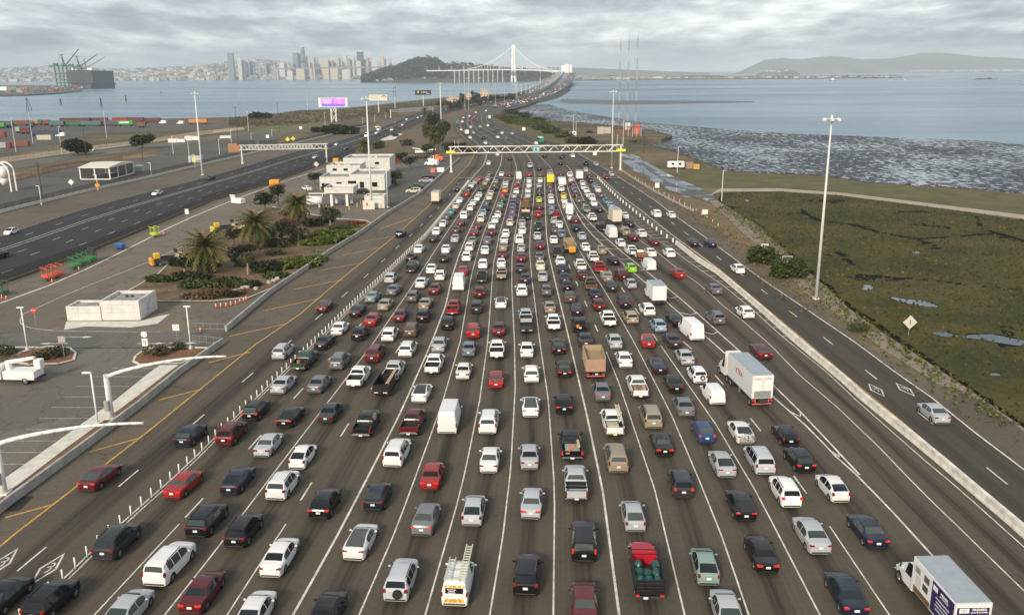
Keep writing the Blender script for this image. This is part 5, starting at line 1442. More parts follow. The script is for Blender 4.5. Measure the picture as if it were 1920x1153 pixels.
# stake-bed truck full of green bags
P = G(1218, 1124, .4); P.z = 0
ang = line_dir(['W9', 'W10'], P); ang = head(ang)
root = thing('stake_truck', P, 'black stake bed truck with red cab carrying green bags', 'truck', None, ang)
bk = flat('stake_black', (.012, .012, .013))
b = MB(); b.box((0, 1.9, .95), (2.2, 3.9, .12)); b.obj('bed_floor', bk, root)
for s in (-1, 1):
 for k in range(4):
  b = MB(); b.box((s * 1.08, 1.9, 1.15 + .28 * k), (.04, 3.8, .14)); b.obj('stake_board', bk, root)
 for k in range(4):
  b = MB(); b.box((s * 1.06, .1 + k * 1.22, 1.6), (.06, .07, 1.3)); b.obj('stake_post', bk, root)
for k in range(4):
 b = MB(); b.box((0, 0, 1.12 + .28 * k), (2.1, .05, .22), 0, None, .02); b.obj('tailgate_board', bk, root)
b = MB(); b.box((0, 3.82, 2.3), (2.2, .06, .06)); b.box((-1.07, 3.82, 1.7), (.06, .06, 1.3)); b.box((1.07, 3.82, 1.7), (.06, .06, 1.3)); b.box((0, 3.82, 1.9), (2.2, .05, .05)); b.obj('headboard', bk, root)
truck_cab(root, 4.0, (.42, .012, .03), tall=2.05, hood=1.4, hw=1.0)
b = MB(); b.box((0, -.05, .62), (2.1, .14, .22), 0, None, .03); b.obj('rear_bumper', M['dark_metal'], root)
for s in (-1, 1):
 b = MB(); b.box((s * .9, -.10, .80), (.28, .06, .14)); b.obj('tail_light', M['brake'], root)
b = MB(); b.box((-.3, -.13, .62), (.34, .03, .17)); b.obj('licence_plate', M['plate'], root)
add_wheels(root, (1.1,), .40, .45, 1.05); add_wheels(root, (6.05,), .40, .26, 1.0)
rr = random.Random(9)
gb = flat('green_bag', (.010, .060, .055), .4)
for i in range(7):
 bm_ = bmesh.new(); bmesh.ops.create_icosphere(bm_, subdivisions=2, radius=.5)
 for vv in bm_.verts: vv.co *= 1 + .25 * mnoise.noise(vv.co * 3 + Vector((i * 7, 0, 0)))
 me = bpy.data.meshes.new('bag'); bm_.to_mesh(me); bm_.free(); me.materials.append(gb)
 o = link('bag', me, None, R_ @ Vector((0, 0, 0)))
 Rt = Matrix.Translation(P) @ Matrix.Rotation(ang, 4, 'Z')
 o.location = Rt @ Vector((-.65 + (i % 3) * .65, .8 + (i // 3) * 1.0, 1.4 + .15 * rr.random())); o.scale = (.75, .9, .95)
 tag(o, 'teal green refuse bag heaped on the black stake bed truck', 'bag', 'green bags on the stake truck')
b = MB(); b.box((0, 0, 0), (.6, .8, .9), 0, None, .08); o = b.obj('crate', gb); o.location = Rt @ Vector((.7, 2.6, 1.5)); o.rotation_euler = (0, 0, ang); tag(o, 'teal green box among the bags on the stake truck', 'box')
def dump_truck(P, ang, label, boxcol, L=5.0, H=1.9, cab='wh', tailcol=None):
 root = thing('dump_truck', P, label, 'truck', None, ang)
 bm_ = flat('dump_%s' % label[:6], boxcol, .7)
 W = 2.5; z0 = 1.15
 for s in (-1, 1):
  b = MB(); b.box((s * (W / 2 - .05), L / 2, z0 + H / 2), (.1, L, H), 0, None, .03); b.obj('side_panel', bm_, root)
  for k in range(5):
   b = MB(); b.box((s * (W / 2 + .02), .4 + k * (L - .8) / 4, z0 + H / 2), (.06, .12, H * .95)); b.obj('side_rib', bm_, root)
 b = MB(); b.box((0, L - .06, z0 + H / 2), (W - .2, .1, H)); b.obj('front_panel', bm_, root)
 b = MB(); b.box((0, .04, z0 + H * .42), (W - .1, .1, H * .84), 0, None, .03); b.obj('tailgate', flat('dump_tail_%s' % label[:6], tailcol or boxcol, .7), root)
 b = MB(); b.box((0, L / 2, z0 + H * .6), (W - .22, L - .2, .08)); b.obj('load', flat('dump_load', (.30, .22, .13), .95), root)
 b = MB(); b.box((0, L / 2 + 1, .8), (.9, L + 2, .3)); b.obj('chassis', M['dark_metal'], root)
 b = MB(); b.box((0, -.05, .62), (2.3, .12, .14)); b.obj('underride_bar', flat('red_white_bar', (.5, .12, .10)), root)
 for s in (-1, 1):
  b = MB(); b.box((s * 1.0, -.05, .85), (.3, .06, .16)); b.obj('tail_light', M['brake'], root)
 b = MB(); b.box((.1, -.07, .88), (.34, .03, .17)); b.obj('licence_plate', M['plate'], root)
 sp = truck_cab(root, L + .3, PAL[cab][1])
 add_wheels(root, (1.0, 2.2), .5, .52, 1.22); add_wheels(root, sp['wheels'], .5, .3, 1.1)
 return root
P, ang, v = place(1117, 707, .45)
dump_truck(P, ang, 'tan dump truck with a high open load bed in the middle of the queue', (.33, .25, .15), 5.2, 2.0, 'bk', (.36, .22, .14))
P, ang, v = place(985, 394, .45)
dump_truck(P, ang, 'brown dump truck seen from behind near the queue head', (.13, .065, .03), 4.6, 2.2, 'wh')
P, ang, v = place(1206, 489)
dump_truck(P, ang, 'small rusty brown tipper truck between two white vehicles', (.20, .075, .035), 2.6, .9, 'wh').scale = (.8, .8, .8)
P, ang, v = place(985, 412)
t = trailer(P, ang, 'long tan lowboy trailer behind the brown dump truck', 5.0, 2.3, .5, (.10, .09, .07)); b = MB(); b.box((0, 4.8, 1.9), (2.2, .4, .5)); b.obj('headboard', M['pale_concrete'], t)
# flatbed with an orange machine
P, ang, v = place(1070, 474)
root = thing('flatbed_truck', P, 'tan flatbed truck carrying an orange arrow board machine', 'truck', None, ang)
b = MB(); b.box((0, 2.6, 1.1), (2.4, 4.6, .25)); b.box((0, 4.8, 1.9), (2.4, .12, 1.6)); b.box((-1.1, 2.6, 1.6), (.1, 4.4, .8)); b.box((1.1, 2.6, 1.6), (.1, 4.4, .8)); b.obj('bed', flat('flatbed_tan', (.27, .20, .12)), root)
b = MB(); b.box((.35, -.1, .95), (1.5, 1.2, 1.2), 0, None, .2); b.obj('orange_machine', flat('machine_orange', (.72, .30, .02)), root)
truck_cab(root, 5.0, (.30, .25, .18)); add_wheels(root, (1.3, 2.4), .48, .5, 1.2); add_wheels(root, (7.05,), .48, .3, 1.1)
# boxy black off-roader with an orange paw print on the back
r = special('suv', 1088, 623, 'bk', 'boxy black off-roader with an orange paw print on its back')
r.scale = (1.08, .95, 1.12)
b = MB()
for (dx, dz, s) in ((0, 0, .16), (-.16, .17, .07), (-.05, .24, .07), (.08, .23, .07), (.18, .14, .07)): b.tube((-.35 + dx, -.03, .95 + dz), (-.35 + dx, .03, .95 + dz), s, None, 10)
b.obj('paw_print', flat('paw_orange', (.70, .22, .04)), r)
r = special('van', 1222, 507, 'wh', 'white van with a pale blue front panel behind the rusty tipper truck')
r.scale = (.92, .75, .82)
# vehicles coming towards the camera on the eastbound carriageway
EAST = """289 366 s wh|12 440 h wh|391 337 s nv|-14 487 s bk|629 273 s si|646 281 s dk|589 297 s si|686 257 v wh|705 251 s wh|709 245 v wh|722 246 s bk|734 245 s wh|741 238 s dr|748 241 s nv|754 236 s wh|750 228 s dk|762 225 s wh|772 227 u dk|706 240 p ye|677 255 s bk|708 254 s nv|741 231 s gr|783 222 s wh|790 219 s si"""
EM = [a.lerp(b, .5) for a, b in zip(el, er)]
for n_, rec in enumerate(EAST.split('|')):
 a = rec.split()
 x, y = float(a[0]), float(a[1])
 P = G(x, y, .25); P.z = 0
 i = min(range(len(EM) - 1), key=lambda k: (EM[k] - P).length)
 v = (EM[i + 1] - EM[i]).normalized()
 kind = TYPE[a[2]]
 Lk = SPEC['pickup_cab' if kind == 'pickup' else kind]['L']
 r = spawn(kind, P + v * Lk, head(-v), a[3], 1 if y > 330 else 2, rng=rngv)
 VEH.append([r, PAL[a[3]][0] + ' ' + SAY[kind], 'east', P.y, x, y])
# parked vehicles by the toll building: column, row, kind, colour, heading, label
for (x, y, k, c, hd, lab) in ((812, 341, 's', 'si', 1.5, 'silver sedan parked sideways near the left gantry foot'), (816, 334, 's', 'bk', 1.5, 'black sedan parked beside the silver one near the left gantry foot'), (790, 361, 'u', 'cr', 1.5, 'cream SUV parked sideways in the lot by the wall'),
                              (795, 353, 's', 'gn', 1.5, 'dark green sedan parked behind the cream SUV'), (582, 357, 's', 'wh', .7, 'white sedan parked left of the fuel canopy'), (690, 362, 'u', 'bk', 1.4, 'black SUV parked behind the white fuel canopy'), (757, 303, 'p', 're', 1.5, 'red pickup parked under trees behind the white building'),
                              (1112, 249, 's', 'bk', 1.2, 'black car parked on the mud by the antenna site'), (822, 310, 'v', 'wh', 1.2, 'white van parked near the orange plant by the gantry'), (795, 283, 'p', 'wh', -1.5, 'white utility pickup parked below the far grass bank'), (12, 238, 'v', 'wh', 1.2, 'white lorry cab in the container yard, far left'), (312, 232, 'v', 'wh', 1.4, 'white lorry cab at the right end of the container row'),
                              (345, 233, 'v', 'wh', 1.3, 'white lorry cab beside the lone orange container'), (122, 256, 'v', 'wh', 1.5, 'white lorry in front of the navy containers')):
 P = G(x, y, .2); P.z = 0
 r = spawn(TYPE[k], P, hd, c, 1 if y > 300 else 2, rng=rngv)
 tag(r, lab)
# ------------------------------------------------------------------ delineator posts, barriers, walls, fences
post = MB(); post.tube((0, 0, .04), (0, 0, 1.05), .07, .065, 8)
post_me = post.mesh('post', M['white'], True)
base = MB(); base.box((0, 0, .025), (.3, .3, .05), 0, None, .02)
base_me = base.mesh('base', M['black'])
def posts(pts, label, group, name='delineator_post', scale=1.0, body=None, near=True):
 for p, d in pts:
  o = tag(link(name, None, None, (p.x, p.y, .012), head(d)), label, 'delineator post', group)
  link('post', body or post_me, o); link('base', base_me, o)
  o.scale = (1, 1, scale)
pl = [(p + Vector((.0, 0, 0)), d) for p, d in walk(gline('W0', 1165, 342), 0, 1.72)]
posts(pl, 'slim white delineator post in the row beside the carpool lane', 'white posts along the carpool lane')
wide = MB(); wide.box((0, 0, .5), (.34, .14, 1.0), 0, None, .04); wide_me = wide.mesh('post', M['pale_white'] if 'pale_white' in M else M['white'])
mid = [G((lx('W16', y) * .45 + lx('W17', y) * .55), y) for y in (455, 440, 425, 410, 395, 380, 365, 350, 340, 333)]
posts(walk(mid, 0, 5.2), 'broad white channelizer post in the striped gore before the barrier', 'channelizers in the striped gore', 'channelizer_post', 1.0, wide_me)
# precast concrete barrier, one section at a time
prof = [(-.31, 0), (-.31, .08), (-.16, .33), (-.09, .86), (.09, .86), (.16, .33), (.31, .08), (.31, 0)]
def barrier(a, b, label, group, mt, name='concrete_barrier', prof=prof):
 d = (b - a); L_ = d.length
 m = MB()
 n = len(prof)
 vs = [(x, y, z) for y in (.03, L_ - .03) for x, z in prof]
 m.add(vs, [(i, (i + 1) % n, n + (i + 1) % n, n + i) for i in range(n)][::1] + [tuple(range(n)), tuple(range(2 * n - 1, n - 1, -1))])
 o = m.obj(name, mt)
 o.location = (a.x, a.y, .01); o.rotation_euler = (0, 0, head(d))
 return tag(o, label, 'barrier', group)
krail = [(1268, 458), (1311, 492), (1348, 515), (1429, 584), (1500, 649), (1524, 668), (1573, 708), (1621, 752), (1694, 811), (1743, 853), (1816, 911), (1843, 941), (1920, 1002), (2010, 1085), (2090, 1160)]
kp = [p for p, _ in walk([G(x, y) for x, y in krail], 0, 6.1)]
krm = mat('barrier_concrete', (.60, .57, .50), .85, .22, .9, bump=.2)
KP = [(-.36, 0), (-.36, .10), (-.24, .38), (-.20, .86), (.20, .86), (.24, .38), (.36, .10), (.36, 0)]
for i, (a, b) in enumerate(zip(kp[:-1], kp[1:])):
 barrier(a, b, 'pale concrete barrier section beside the express road, %s from the striped gore' % ORD[i], 'barrier sections right of the queue', krm, prof=KP)
def wall_run(name, px, h, t, mt, label, cap=True, zbase=0.0, panel=6.0):
 """low wall built of cast sections, children of one wall"""
 pts = [G(x, y) for x, y in px]
 root = thing(name, pts[0], label, 'wall')
 seg = [p for p, _ in walk(pts, 0, panel)] + [pts[-1]]
 for a, b in zip(seg[:-1], seg[1:]):
  d = b - a
  if d.length < .3: continue
  m = MB(); m.box((0, d.length / 2, h / 2), (t, d.length - .03, h), 0, None, .03)
  o = m.obj('wall_section', mt, root)
  o.location = a - pts[0]; o.rotation_euler = (0, 0, head(d))
 return root
wall_run('concrete_wall', [(424, 622), (515, 545), (560, 516), (620, 474), (674, 441), (725, 404), (787, 366), (838, 321), (862, 299)], .95, .35, M['concrete'], 'long low concrete wall between the planted island and the plaza shoulder')
wall_run('concrete_wall', [(-60, 1010), (0, 960), (138, 858), (270, 758), (330, 707), (418, 645)], .95, .35, M['concrete'], 'low concrete wall edging the parking lot at the lower left')
wall_run('concrete_wall', [(1166, 322), (1192, 339), (1229, 362), (1281, 389), (1300, 397)], .7, .3, M['concrete'], 'low concrete wall along the right edge of the road')
# planted strip and walk behind the lower wall
m_ = mat('planter_earth', (.16, .075, .035), .95, .35, .6)
sheet('planting_strip', [(-70, 1000), (0, 946), (130, 851), (262, 751), (330, 697), (400, 657), (392, 657), (318, 697), (250, 749), (118, 845), (0, 935), (-80, 990)], m_, .03)
sheet('pavement', [(-80, 990), (0, 934), (118, 844), (250, 748), (318, 696), (335, 684), (300, 684), (278, 700), (218, 748), (75, 850), (0, 902), (-110, 975)], M['pale_concrete'], .02)
# traffic islands in the lower left lot
for nm, px, mt in (('planted_island', [(255, 668), (275, 654), (300, 652), (392, 653), (398, 657), (340, 682), (262, 684), (250, 678)], m_), ('planted_island', [(40, 660), (90, 650), (130, 653), (142, 662), (138, 676), (110, 683), (55, 684), (20, 678)], m_),
                   ('planted_island', [(-120, 690), (-60, 668), (0, 652), (75, 652), (40, 662), (15, 680), (-40, 690)], mat('island_earth', (.09, .065, .035), .95, .3, .6))):
 o = sheet(nm, px, mt, .12)
 pts = [G(x, y) for x, y in px]
 b = MB()
 for a, c in zip(pts, pts[1:] + pts[:1]):
  d = c - a
  b.box((0, 0, 0), (.3, d.length + .2, .16), 0, Matrix.Translation(a.lerp(c, .5) + Vector((0, 0, .08))) @ Matrix.Rotation(head(d), 4, 'Z'))
 b.obj('kerb', M['pale_concrete'], o)
# parking bay lines
bm_ = MB()
for k in range(10):
 t = k / 9
 y = 690 + (870 - 690) * t ** 1.1
 xr = interp([(690, 300), (720, 235), (748, 200), (800, 140), (850, 70), (902, 0)], y)
 ribbon(bm_, [G(xr - (90 - 10 * t), y), G(xr + 12, y)], .12, .012)
o = bm_.obj('parking_bay_lines', M['line_worn']); tag(o, kind='structure')
for (pts, w) in (([(44, 589), (140, 545), (266, 497), (352, 458)], .16), ([(44, 589), (37, 600), (40, 609), (60, 616), (110, 621), (230, 622), (300, 622)], .14), ([(0, 569), (120, 525), (250, 462), (330, 420), (430, 378), (560, 330), (700, 292)], .5)):
 b = MB(); ribbon(b, smooth_line([G(x, y) for x, y in pts], 1), w, .02); tag(b.obj('road_line', M['line'] if w < .3 else M['pale_concrete']), kind='structure')
# arrows on the access road
for (x, y, fl_) in ((150, 632, 1), (286, 644, 1), (345, 643, 1), (100, 644, -1)):
 c = G(x, y); b = MB()
 T = Matrix.Translation((c.x, c.y, .012)) @ Matrix.Rotation(-math.pi / 2 * fl_, 4, 'Z')
 b.add([T @ Vector(q) for q in ((-.12, -2.2, 0), (.12, -2.2, 0), (.12, .6, 0), (-.12, .6, 0))], [(0, 1, 2, 3)])
 b.add([T @ Vector(q) for q in ((-.5, .6, 0), (.5, .6, 0), (0, 2.0, 0))], [(0, 1, 2)])
 tag(b.obj('painted_arrow', M['line']), kind='structure')
tag(sheet('patch', [(5, 958), (40, 930), (64, 930), (35, 958)], M['asphalt_dark'], .008), kind='structure')
def fence(px, h, label, post_step=3.0, wallh=0.0, alpha=.45, mt=None):
 pts = [G(x, y) for x, y in px]
 root = thing('chain_link_fence', pts[0], label, 'fence')
 key = 'mesh_%d' % int(alpha * 100)
 if key not in M: M[key] = mat('chain_link_' + key, (.030, .030, .030), .7, .1, 2, alpha=alpha)
 pp = walk(pts, 0, post_step)
 pm = MB(); pm.tube((0, 0, 0), (0, 0, h + .1), .05, None, 6); pme = pm.mesh('fence_post', mt or M['dark_metal'])
 for p, d in pp: link('fence_post', pme, root, p - pts[0])
 for (a, _), (b, _) in zip(pp[:-1], pp[1:]):
  m = MB(); a_, b_ = a - pts[0], b - pts[0]
  z0 = wallh
  m.quad(a_ + Vector((0, 0, z0)), b_ + Vector((0, 0, z0)), b_ + Vector((0, 0, h)), a_ + Vector((0, 0, h)))
  m.obj('mesh_panel', M[key], root)
  m = MB(); m.tube(a_ + Vector((0, 0, h)), b_ + Vector((0, 0, h)), .03, None, 5); m.obj('top_rail', mt or M['dark_metal'], root)
  if wallh:
   d = b_ - a_
   m = MB(); m.box((0, d.length / 2, wallh / 2), (.3, d.length - .04, wallh)); o = m.obj('base_wall', M['pale_concrete'], root); o.location = a_; o.rotation_euler = (0, 0, head(d))
 return root
fence([(-160, 605), (0, 536), (155, 481), (268, 433), (325, 410), (400, 377), (502, 347), (612, 307), (668, 286)], 2.4, 'dark chain link fence along the near edge of the eastbound road', 3.0)
fence([(-120, 433), (22, 394), (175, 357), (275, 335), (375, 311), (480, 287), (600, 259), (690, 236)], 2.4, 'tall chain link fence on a white base wall along the fenced lot', 4.0, .9)
fence([(-150, 408), (0, 346), (110, 318), (235, 300)], 2.0, 'dark fence along the far edge of the fenced lot', 5.0, 0, .35)
fence([(-200, 330), (0, 305), (150, 283), (280, 266), (400, 250)], 2.0, 'grey fence between dirt track and container yard', 6.0, 0, .25)
fence([(1048, 240), (1090, 238), (1140, 240), (1190, 247), (1205, 252)], 2.0, 'weathered fence around the antenna site', 3.0, 0, .25)
# gates at the access road mouth
for (x0, y0, x1, y1, lab) in ((368, 620, 422, 621, 'low metal gate at the upper end of the long wall'), (362, 643, 414, 648, 'low metal gate beside the lower parking wall')):
 a, c = G(x0, y0), G(x1, y1)
 r = thing('metal_gate', a, lab, 'gate'); d = c - a
 b = MB()
 for z in (.3, 1.2): b.tube((0, 0, z), d + Vector((0, 0, z)), .03, None, 6)
 for k in range(5): b.tube(d * (k / 4) + Vector((0, 0, 0)), d * (k / 4) + Vector((0, 0, 1.2)), .03, None, 6)
 b.obj('frame', M['steel'], r)
# right-hand wayside: broken guard rail posts
gp = MB(); gp.box((0, 0, .45), (.14, .14, .9)); gpm = gp.mesh('marker_post', M['pale_concrete'])
for p, d in walk([G(x, y) for x, y in ((1188, 336), (1216, 353), (1240, 364), (1285, 388), (1310, 402), (1350, 430))], 0, 6.0):
 o = link('marker_post', gpm, None, (p.x + .6, p.y, -.05)); tag(o, 'short pale marker post on the right road verge', 'post', 'marker posts on the right verge')
# ------------------------------------------------------------------ gantries
def gantry(a_px, b_px, ytop_a, ytop_b, label, mt, panels=14, depth=1.3, feet=True, signs=True, col_w=.62):
 a, b = G(*a_px), G(*b_px)
 ha, hb = hgt(a, ytop_a), hgt(b, ytop_b)
 h = (ha + hb) / 2
 root = thing('sign_gantry', a, label, 'gantry')
 d = b - a; L_ = d.length; rz = math.atan2(d.y, d.x)
 T = Matrix.Rotation(rz, 4, 'Z')
 th = h * .24                                    # truss height
 for x in (0, L_):
  m = MB(); m.box((x, 0, h / 2), (col_w, col_w, h), 0, T, .06); m.obj('column', mt, root)
  m = MB(); m.box((x, 0, .35), (1.1, 1.1, .7), 0, T, .1); m.obj('footing', M['pale_concrete'], root)
 ex = 1.6
 for (z, y) in ((h - .15, -depth / 2), (h - .15, depth / 2), (h - .15 - th, -depth / 2), (h - .15 - th, depth / 2)):
  m = MB(); m.box((L_ / 2, y, z), (L_ + ex, .28, .28), 0, T); m.obj('chord', mt, root)
 z0, z1 = h - .15 - th, h - .15
 for k in range(panels):
  xa, xb = L_ * k / panels, L_ * (k + 1) / panels
  xm = (xa + xb) / 2
  for y in (-depth / 2, depth / 2):
   m = MB()
   m.tube(T @ Vector((xa, y, z0)), T @ Vector((xm, y, z1)), .10, None, 6)
   m.tube(T @ Vector((xm, y, z1)), T @ Vector((xb, y, z0)), .10, None, 6)
   m.obj('diagonal', mt, root)
 return root, T, L_, h, z0, z1
gw = flat('gantry_white', (.72, .70, .62))
root, T, L_, h, z0, z1 = gantry((846, 324), (1163, 320), 275, 271, 'long white truss gantry with metering lights spanning the plaza', gw)
gy = flat('reflector_yellow', (.80, .70, .05))
for x in (0, L_):
 m = MB(); m.box((x, -.1, z0 + .35), (3.6, 1.9, .9), 0, T, .05); m.obj('end_box', gy, root)
for k in range(13):
 m = MB(); m.box((L_ * (.09 + k * .068), -.8, (z0 + z1) / 2 - .1), (.42, .3, 1.15), 0, T); o = m.obj('signal_head', M['black'], root)
for f_ in (.115, .39, .61, .88):
 m = MB(); m.box((L_ * f_, -.2, z1 + .35), (3.6, .7, 1.5), 0, T, .08); m.obj('message_sign', M['dark_metal'], root)
 m = MB()
 for i in range(3): m.box((L_ * f_, -.58, z1 + .05 + .32 * i), (3.0, .05, .12), 0, T)
 m.obj('lamp_row', flat('sign_lamps', (.12, .10, .05)), root)
m = MB(); m.box((L_ * .50, -.85, (z0 + z1) / 2), (2.8, .12, 1.7), 0, T); m.obj('sign_panel', flat('sign_teal', (.10, .42, .45)), root)
m = MB()
for i in range(3): m.box((L_ * .50, -.925, (z0 + z1) / 2 - .45 + .45 * i), (2.2, .02, .16), 0, T)
m.obj('sign_text_line', M['white'], root)
m = MB(); m.box((L_ * .845, -.8, z0 - .8), (1.5, .1, 1.3), 0, T); m.obj('hanging_sign', M['white'], root)
for x in (1.6, L_ * .045):
 m = MB(); m.tube(T @ Vector((x, 0, z1)), T @ Vector((x, 0, z1 + 2.6)), .05, None, 6); m.obj('antenna', gw, root)
rg = gantry((455, 308), (613, 305), 271, 270, 'pale truss gantry across the eastbound road', flat('gantry_pale', (.60, .60, .57)), 14)
root, T, L_, h, z0, z1 = rg
m = MB()
for k in range(22): m.box((L_ * (.10 + k * .035), -.7, (z0 + z1) / 2), (.9, .06, 1.3), 0, T)
m.obj('walkway_panel', flat('gantry_back', (.36, .36, .33)), root)
for f_ in (.06, .32):
 m = MB(); m.box((L_ * f_, .4, z1 + 1.0), (8.0, .3, 1.9), 0, T); m.obj('sign_back', M['dark_metal'], root)
root, T, L_, h, z0, z1 = gantry((733, 222), (812, 216), 205.5, 202, 'far wide sign gantry over the eastbound road by the palms', flat('gantry_pale', (.60, .60, .57)), 12, 1.5)
for k in range(9):
 m = MB(); m.box((L_ * (.2 + k * .088), -.9, (z0 + z1) / 2), (L_ * .082, .1, 3.6), 0, T); m.obj('sign_back_panel', flat('sign_back', (.45, .44, .40)), root)
# ------------------------------------------------------------------ lamp posts and poles
def mast(px, py, ytop, label, r0=.28, r1=.12, ring=True, name='high_mast_light', group=None, mt=None, nl=6):
 p = G(px, py); h = hgt(p, ytop)
 root = thing(name, p, label, 'light pole', group)
 mt = mt or M['pole']
 m = MB(); m.tube((0, 0, 0), (0, 0, h - .6), r0, r1, 10); m.obj('pole', mt, root, True)
 m = MB(); m.box((0, 0, .2), (1.0, 1.0, .4), 0, None, .05); m.obj('footing', M['pale_concrete'], root)
 if ring:
  m = MB(); m.tube((0, 0, h - .9), (0, 0, h - .5), .5, None, 12); m.obj('crown_ring', M['steel'], root)
  for k in range(nl):
   a = 2 * math.pi * k / nl + .3
   c, s = math.cos(a), math.sin(a)
   m = MB(); m.tube((0, 0, h - .6), (c * 1.3, s * 1.3, h - .35), .05, None, 6); m.tube((c * 1.3, s * 1.3, h - .7), (c * 1.3, s * 1.3, h - .30), .30, .16, 10)
   m.obj('lamp_head', M['pole'], root)
  m = MB(); m.tube((0, 0, h - .5), (0, 0, h + .2), .24, .18, 10); m.obj('top_lamp', M['pole'], root)
 return root, h
mast(1530, 562, 218, 'tall grey high mast light on the right beside the dirt track', .29, .13)
mast(380, 329, 173, 'tall white high mast light beside the eastbound road shoulder', .34, .15, mt=M['white'], nl=5)
mast(697, 391, 182, 'tall white high mast light by the fuel canopy', .30, .14, mt=M['white'], nl=5)
mast(828, 262, 155, 'tall white high mast light among the median trees', .34, .16, mt=M['white'], nl=5)
mast(1147, 316, 170, 'tall pale high mast light beside the right gantry column', .30, .14, nl=5)
for (x, y, t, lab) in ((872, 207, 122, 'first slim pole along the bend left of the far trees'), (879, 206, 127, 'second slim pole along the bend, beside the first'), (929, 196, 150, 'slim pole in front of the dark far tree row'), (946, 192.5, 150, 'slim pole right of the dark far tree row'), (970, 187, 152, 'slim pole where the causeway begins'),
                       (1080, 262, 228, 'slim pole at the left end of the antenna site'), (1075, 252, 215, 'thin mast on the muddy lot near the shore'), (1168, 276, 226, 'slim pole behind the right gantry column'), (1207, 288, 246, 'wooden pole on the shore bank right of the gantry'), (1270, 324, 276, 'slim pole beside the white caravan'), (1353, 377, 320, 'slim pole at the junction of track and footpath'), (1157, 274, 254, 'short pole left of the shore bank pole'),
                       (116, 288, 238, 'slim yard pole before the container rows'), (200, 258, 208, 'tall yard pole right of the navy containers'), (163, 297, 240, 'leaning dark wooden pole behind the conifer'), (446, 262, 200, 'dark timber pole by the far field'), (524, 250, 192, 'dark timber pole left of the purple billboard'), (466, 246, 210, 'pale pole in the far lot'), (30, 285, 222, 'twin yard pole at the far left'), (62, 270, 212, 'yard pole left of the navy containers'), (268, 303, 255, 'pale timber pole with cross arm beside the round tree'),
                       (325, 289, 256, 'lot lamp left of the white block row'), (80, 371, 303, 'dark timber pole inside the fenced lot'), (356, 306, 258, 'thin pole behind the tall mast light'), (412, 290, 262, 'lot lamp near the left gantry end'), (434, 268, 243, 'lot lamp in the far side lot'), (471, 262, 251, 'low lot lamp by the field'), (510, 256, 243, 'low lot lamp in the field'), (577, 208, 172, 'thin pole on the far headland'), (610, 243, 211, 'lamp pole below the purple billboard'), (615, 252, 236, 'short lamp pole below the billboard shrub'), (680, 235, 222, 'first short pole on the far verge'), (703, 229, 216, 'second short pole on the far verge'), (723, 223, 212, 'third short pole on the far verge')):
 p = G(x, y); h = hgt(p, t)
 dark = 'timber' in lab or 'wooden' in lab
 r = thing('utility_pole' if dark else 'lamp_post', p, lab, 'pole')
 m = MB(); m.tube((0, 0, 0), (0, 0, h), .16, .11, 6); m.obj('pole', mat('pole_timber', (.06, .045, .03), .9) if dark and 'tm' not in M else (M.get('tm') if dark else M['pole']), r)
 if dark:
  m = MB(); m.box((0, 0, h - .8), (2.4, .14, .14)); m.obj('cross_arm', M['dark_metal'], r)
 else:
  m = MB(); m.box((.5, 0, h), (1.2, .3, .14), 0, None, .04); m.obj('lamp_head', M['pole'], r)
def lot_lamp(px, py, ytop, label, side=1):
 p = G(px, py); h = hgt(p, ytop)
 r = thing('lot_lamp', p, label, 'light pole')
 m = MB(); m.tube((0, 0, .25), (0, 0, h), .11, .09, 8); m.obj('pole', M['white'], r, True)
 m = MB(); m.tube((0, 0, 0), (0, 0, .5), .26, None, 10); m.obj('footing', M['pale_concrete'], r)
 m = MB(); m.box((side * .45, 0, h + .02), (1.0, .36, .18), 0, None, .06); m.obj('lamp_head', M['white'], r)
lot_lamp(52, 657, 577, 'white lot lamp left of the white modular building', -.2); lot_lamp(358, 655, 575, 'white lot lamp on the small planted island', .2); lot_lamp(184, 798, 699, 'white lot lamp beside the nearer tall arm pole', -1)
lot_lamp(78, 384, 349, 'small white lamp at the left end of the fence', -1); lot_lamp(184, 357, 328, 'small white lamp before the open shed', -1); lot_lamp(284, 329, 306, 'small white lamp right of the open shed', -1)
lot_lamp(727, 390, 310, 'slim white lamp on the pump block'.replace('pump', 'white pump')); lot_lamp(366, 314, 290, 'white lamp beside the tall mast by the fence', -1)
# curved mast arms over the shoulder
for (bx, by, ty, ex, ey, lab) in ((209.5, 784, 702, 424, 668, 'white curved mast arm reaching over the shoulder, the farther one'), (8, 925, 828, 269, 793, 'white curved mast arm reaching over the shoulder, the nearer one')):
 p = G(bx, by); h = hgt(p, ty)
 r = thing('cantilever_pole', p, lab, 'pole')
 m = MB(); m.tube((0, 0, 0), (0, 0, h), .34, .30, 12); m.obj('pole', M['white'], r, True)
 m = MB(); m.box((0, 0, .1), (1.1, 1.1, .2), 0, None, .04); m.obj('footing', M['pale_concrete'], r)
 m = MB(); m.box((-.15, -.4, 1.7), (.6, .4, 1.2), 0, None, .05); m.obj('control_box', M['steel'], r)
 tip = RD(ex, ey, p.y) - p
 m = MB(); n = 12; prev = None
 for i in range(n + 1):
  t = i / n
  q = Vector((tip.x * t, tip.y * t, h - .3 + (tip.z - h + .3) * math.sin(t * math.pi / 2) ** .8))
  if prev is not None: m.tube(prev, q, .22 - .11 * (i - 1) / n, .22 - .11 * t, 10)
  prev = q
 m.obj('arm', M['white'], r, True)
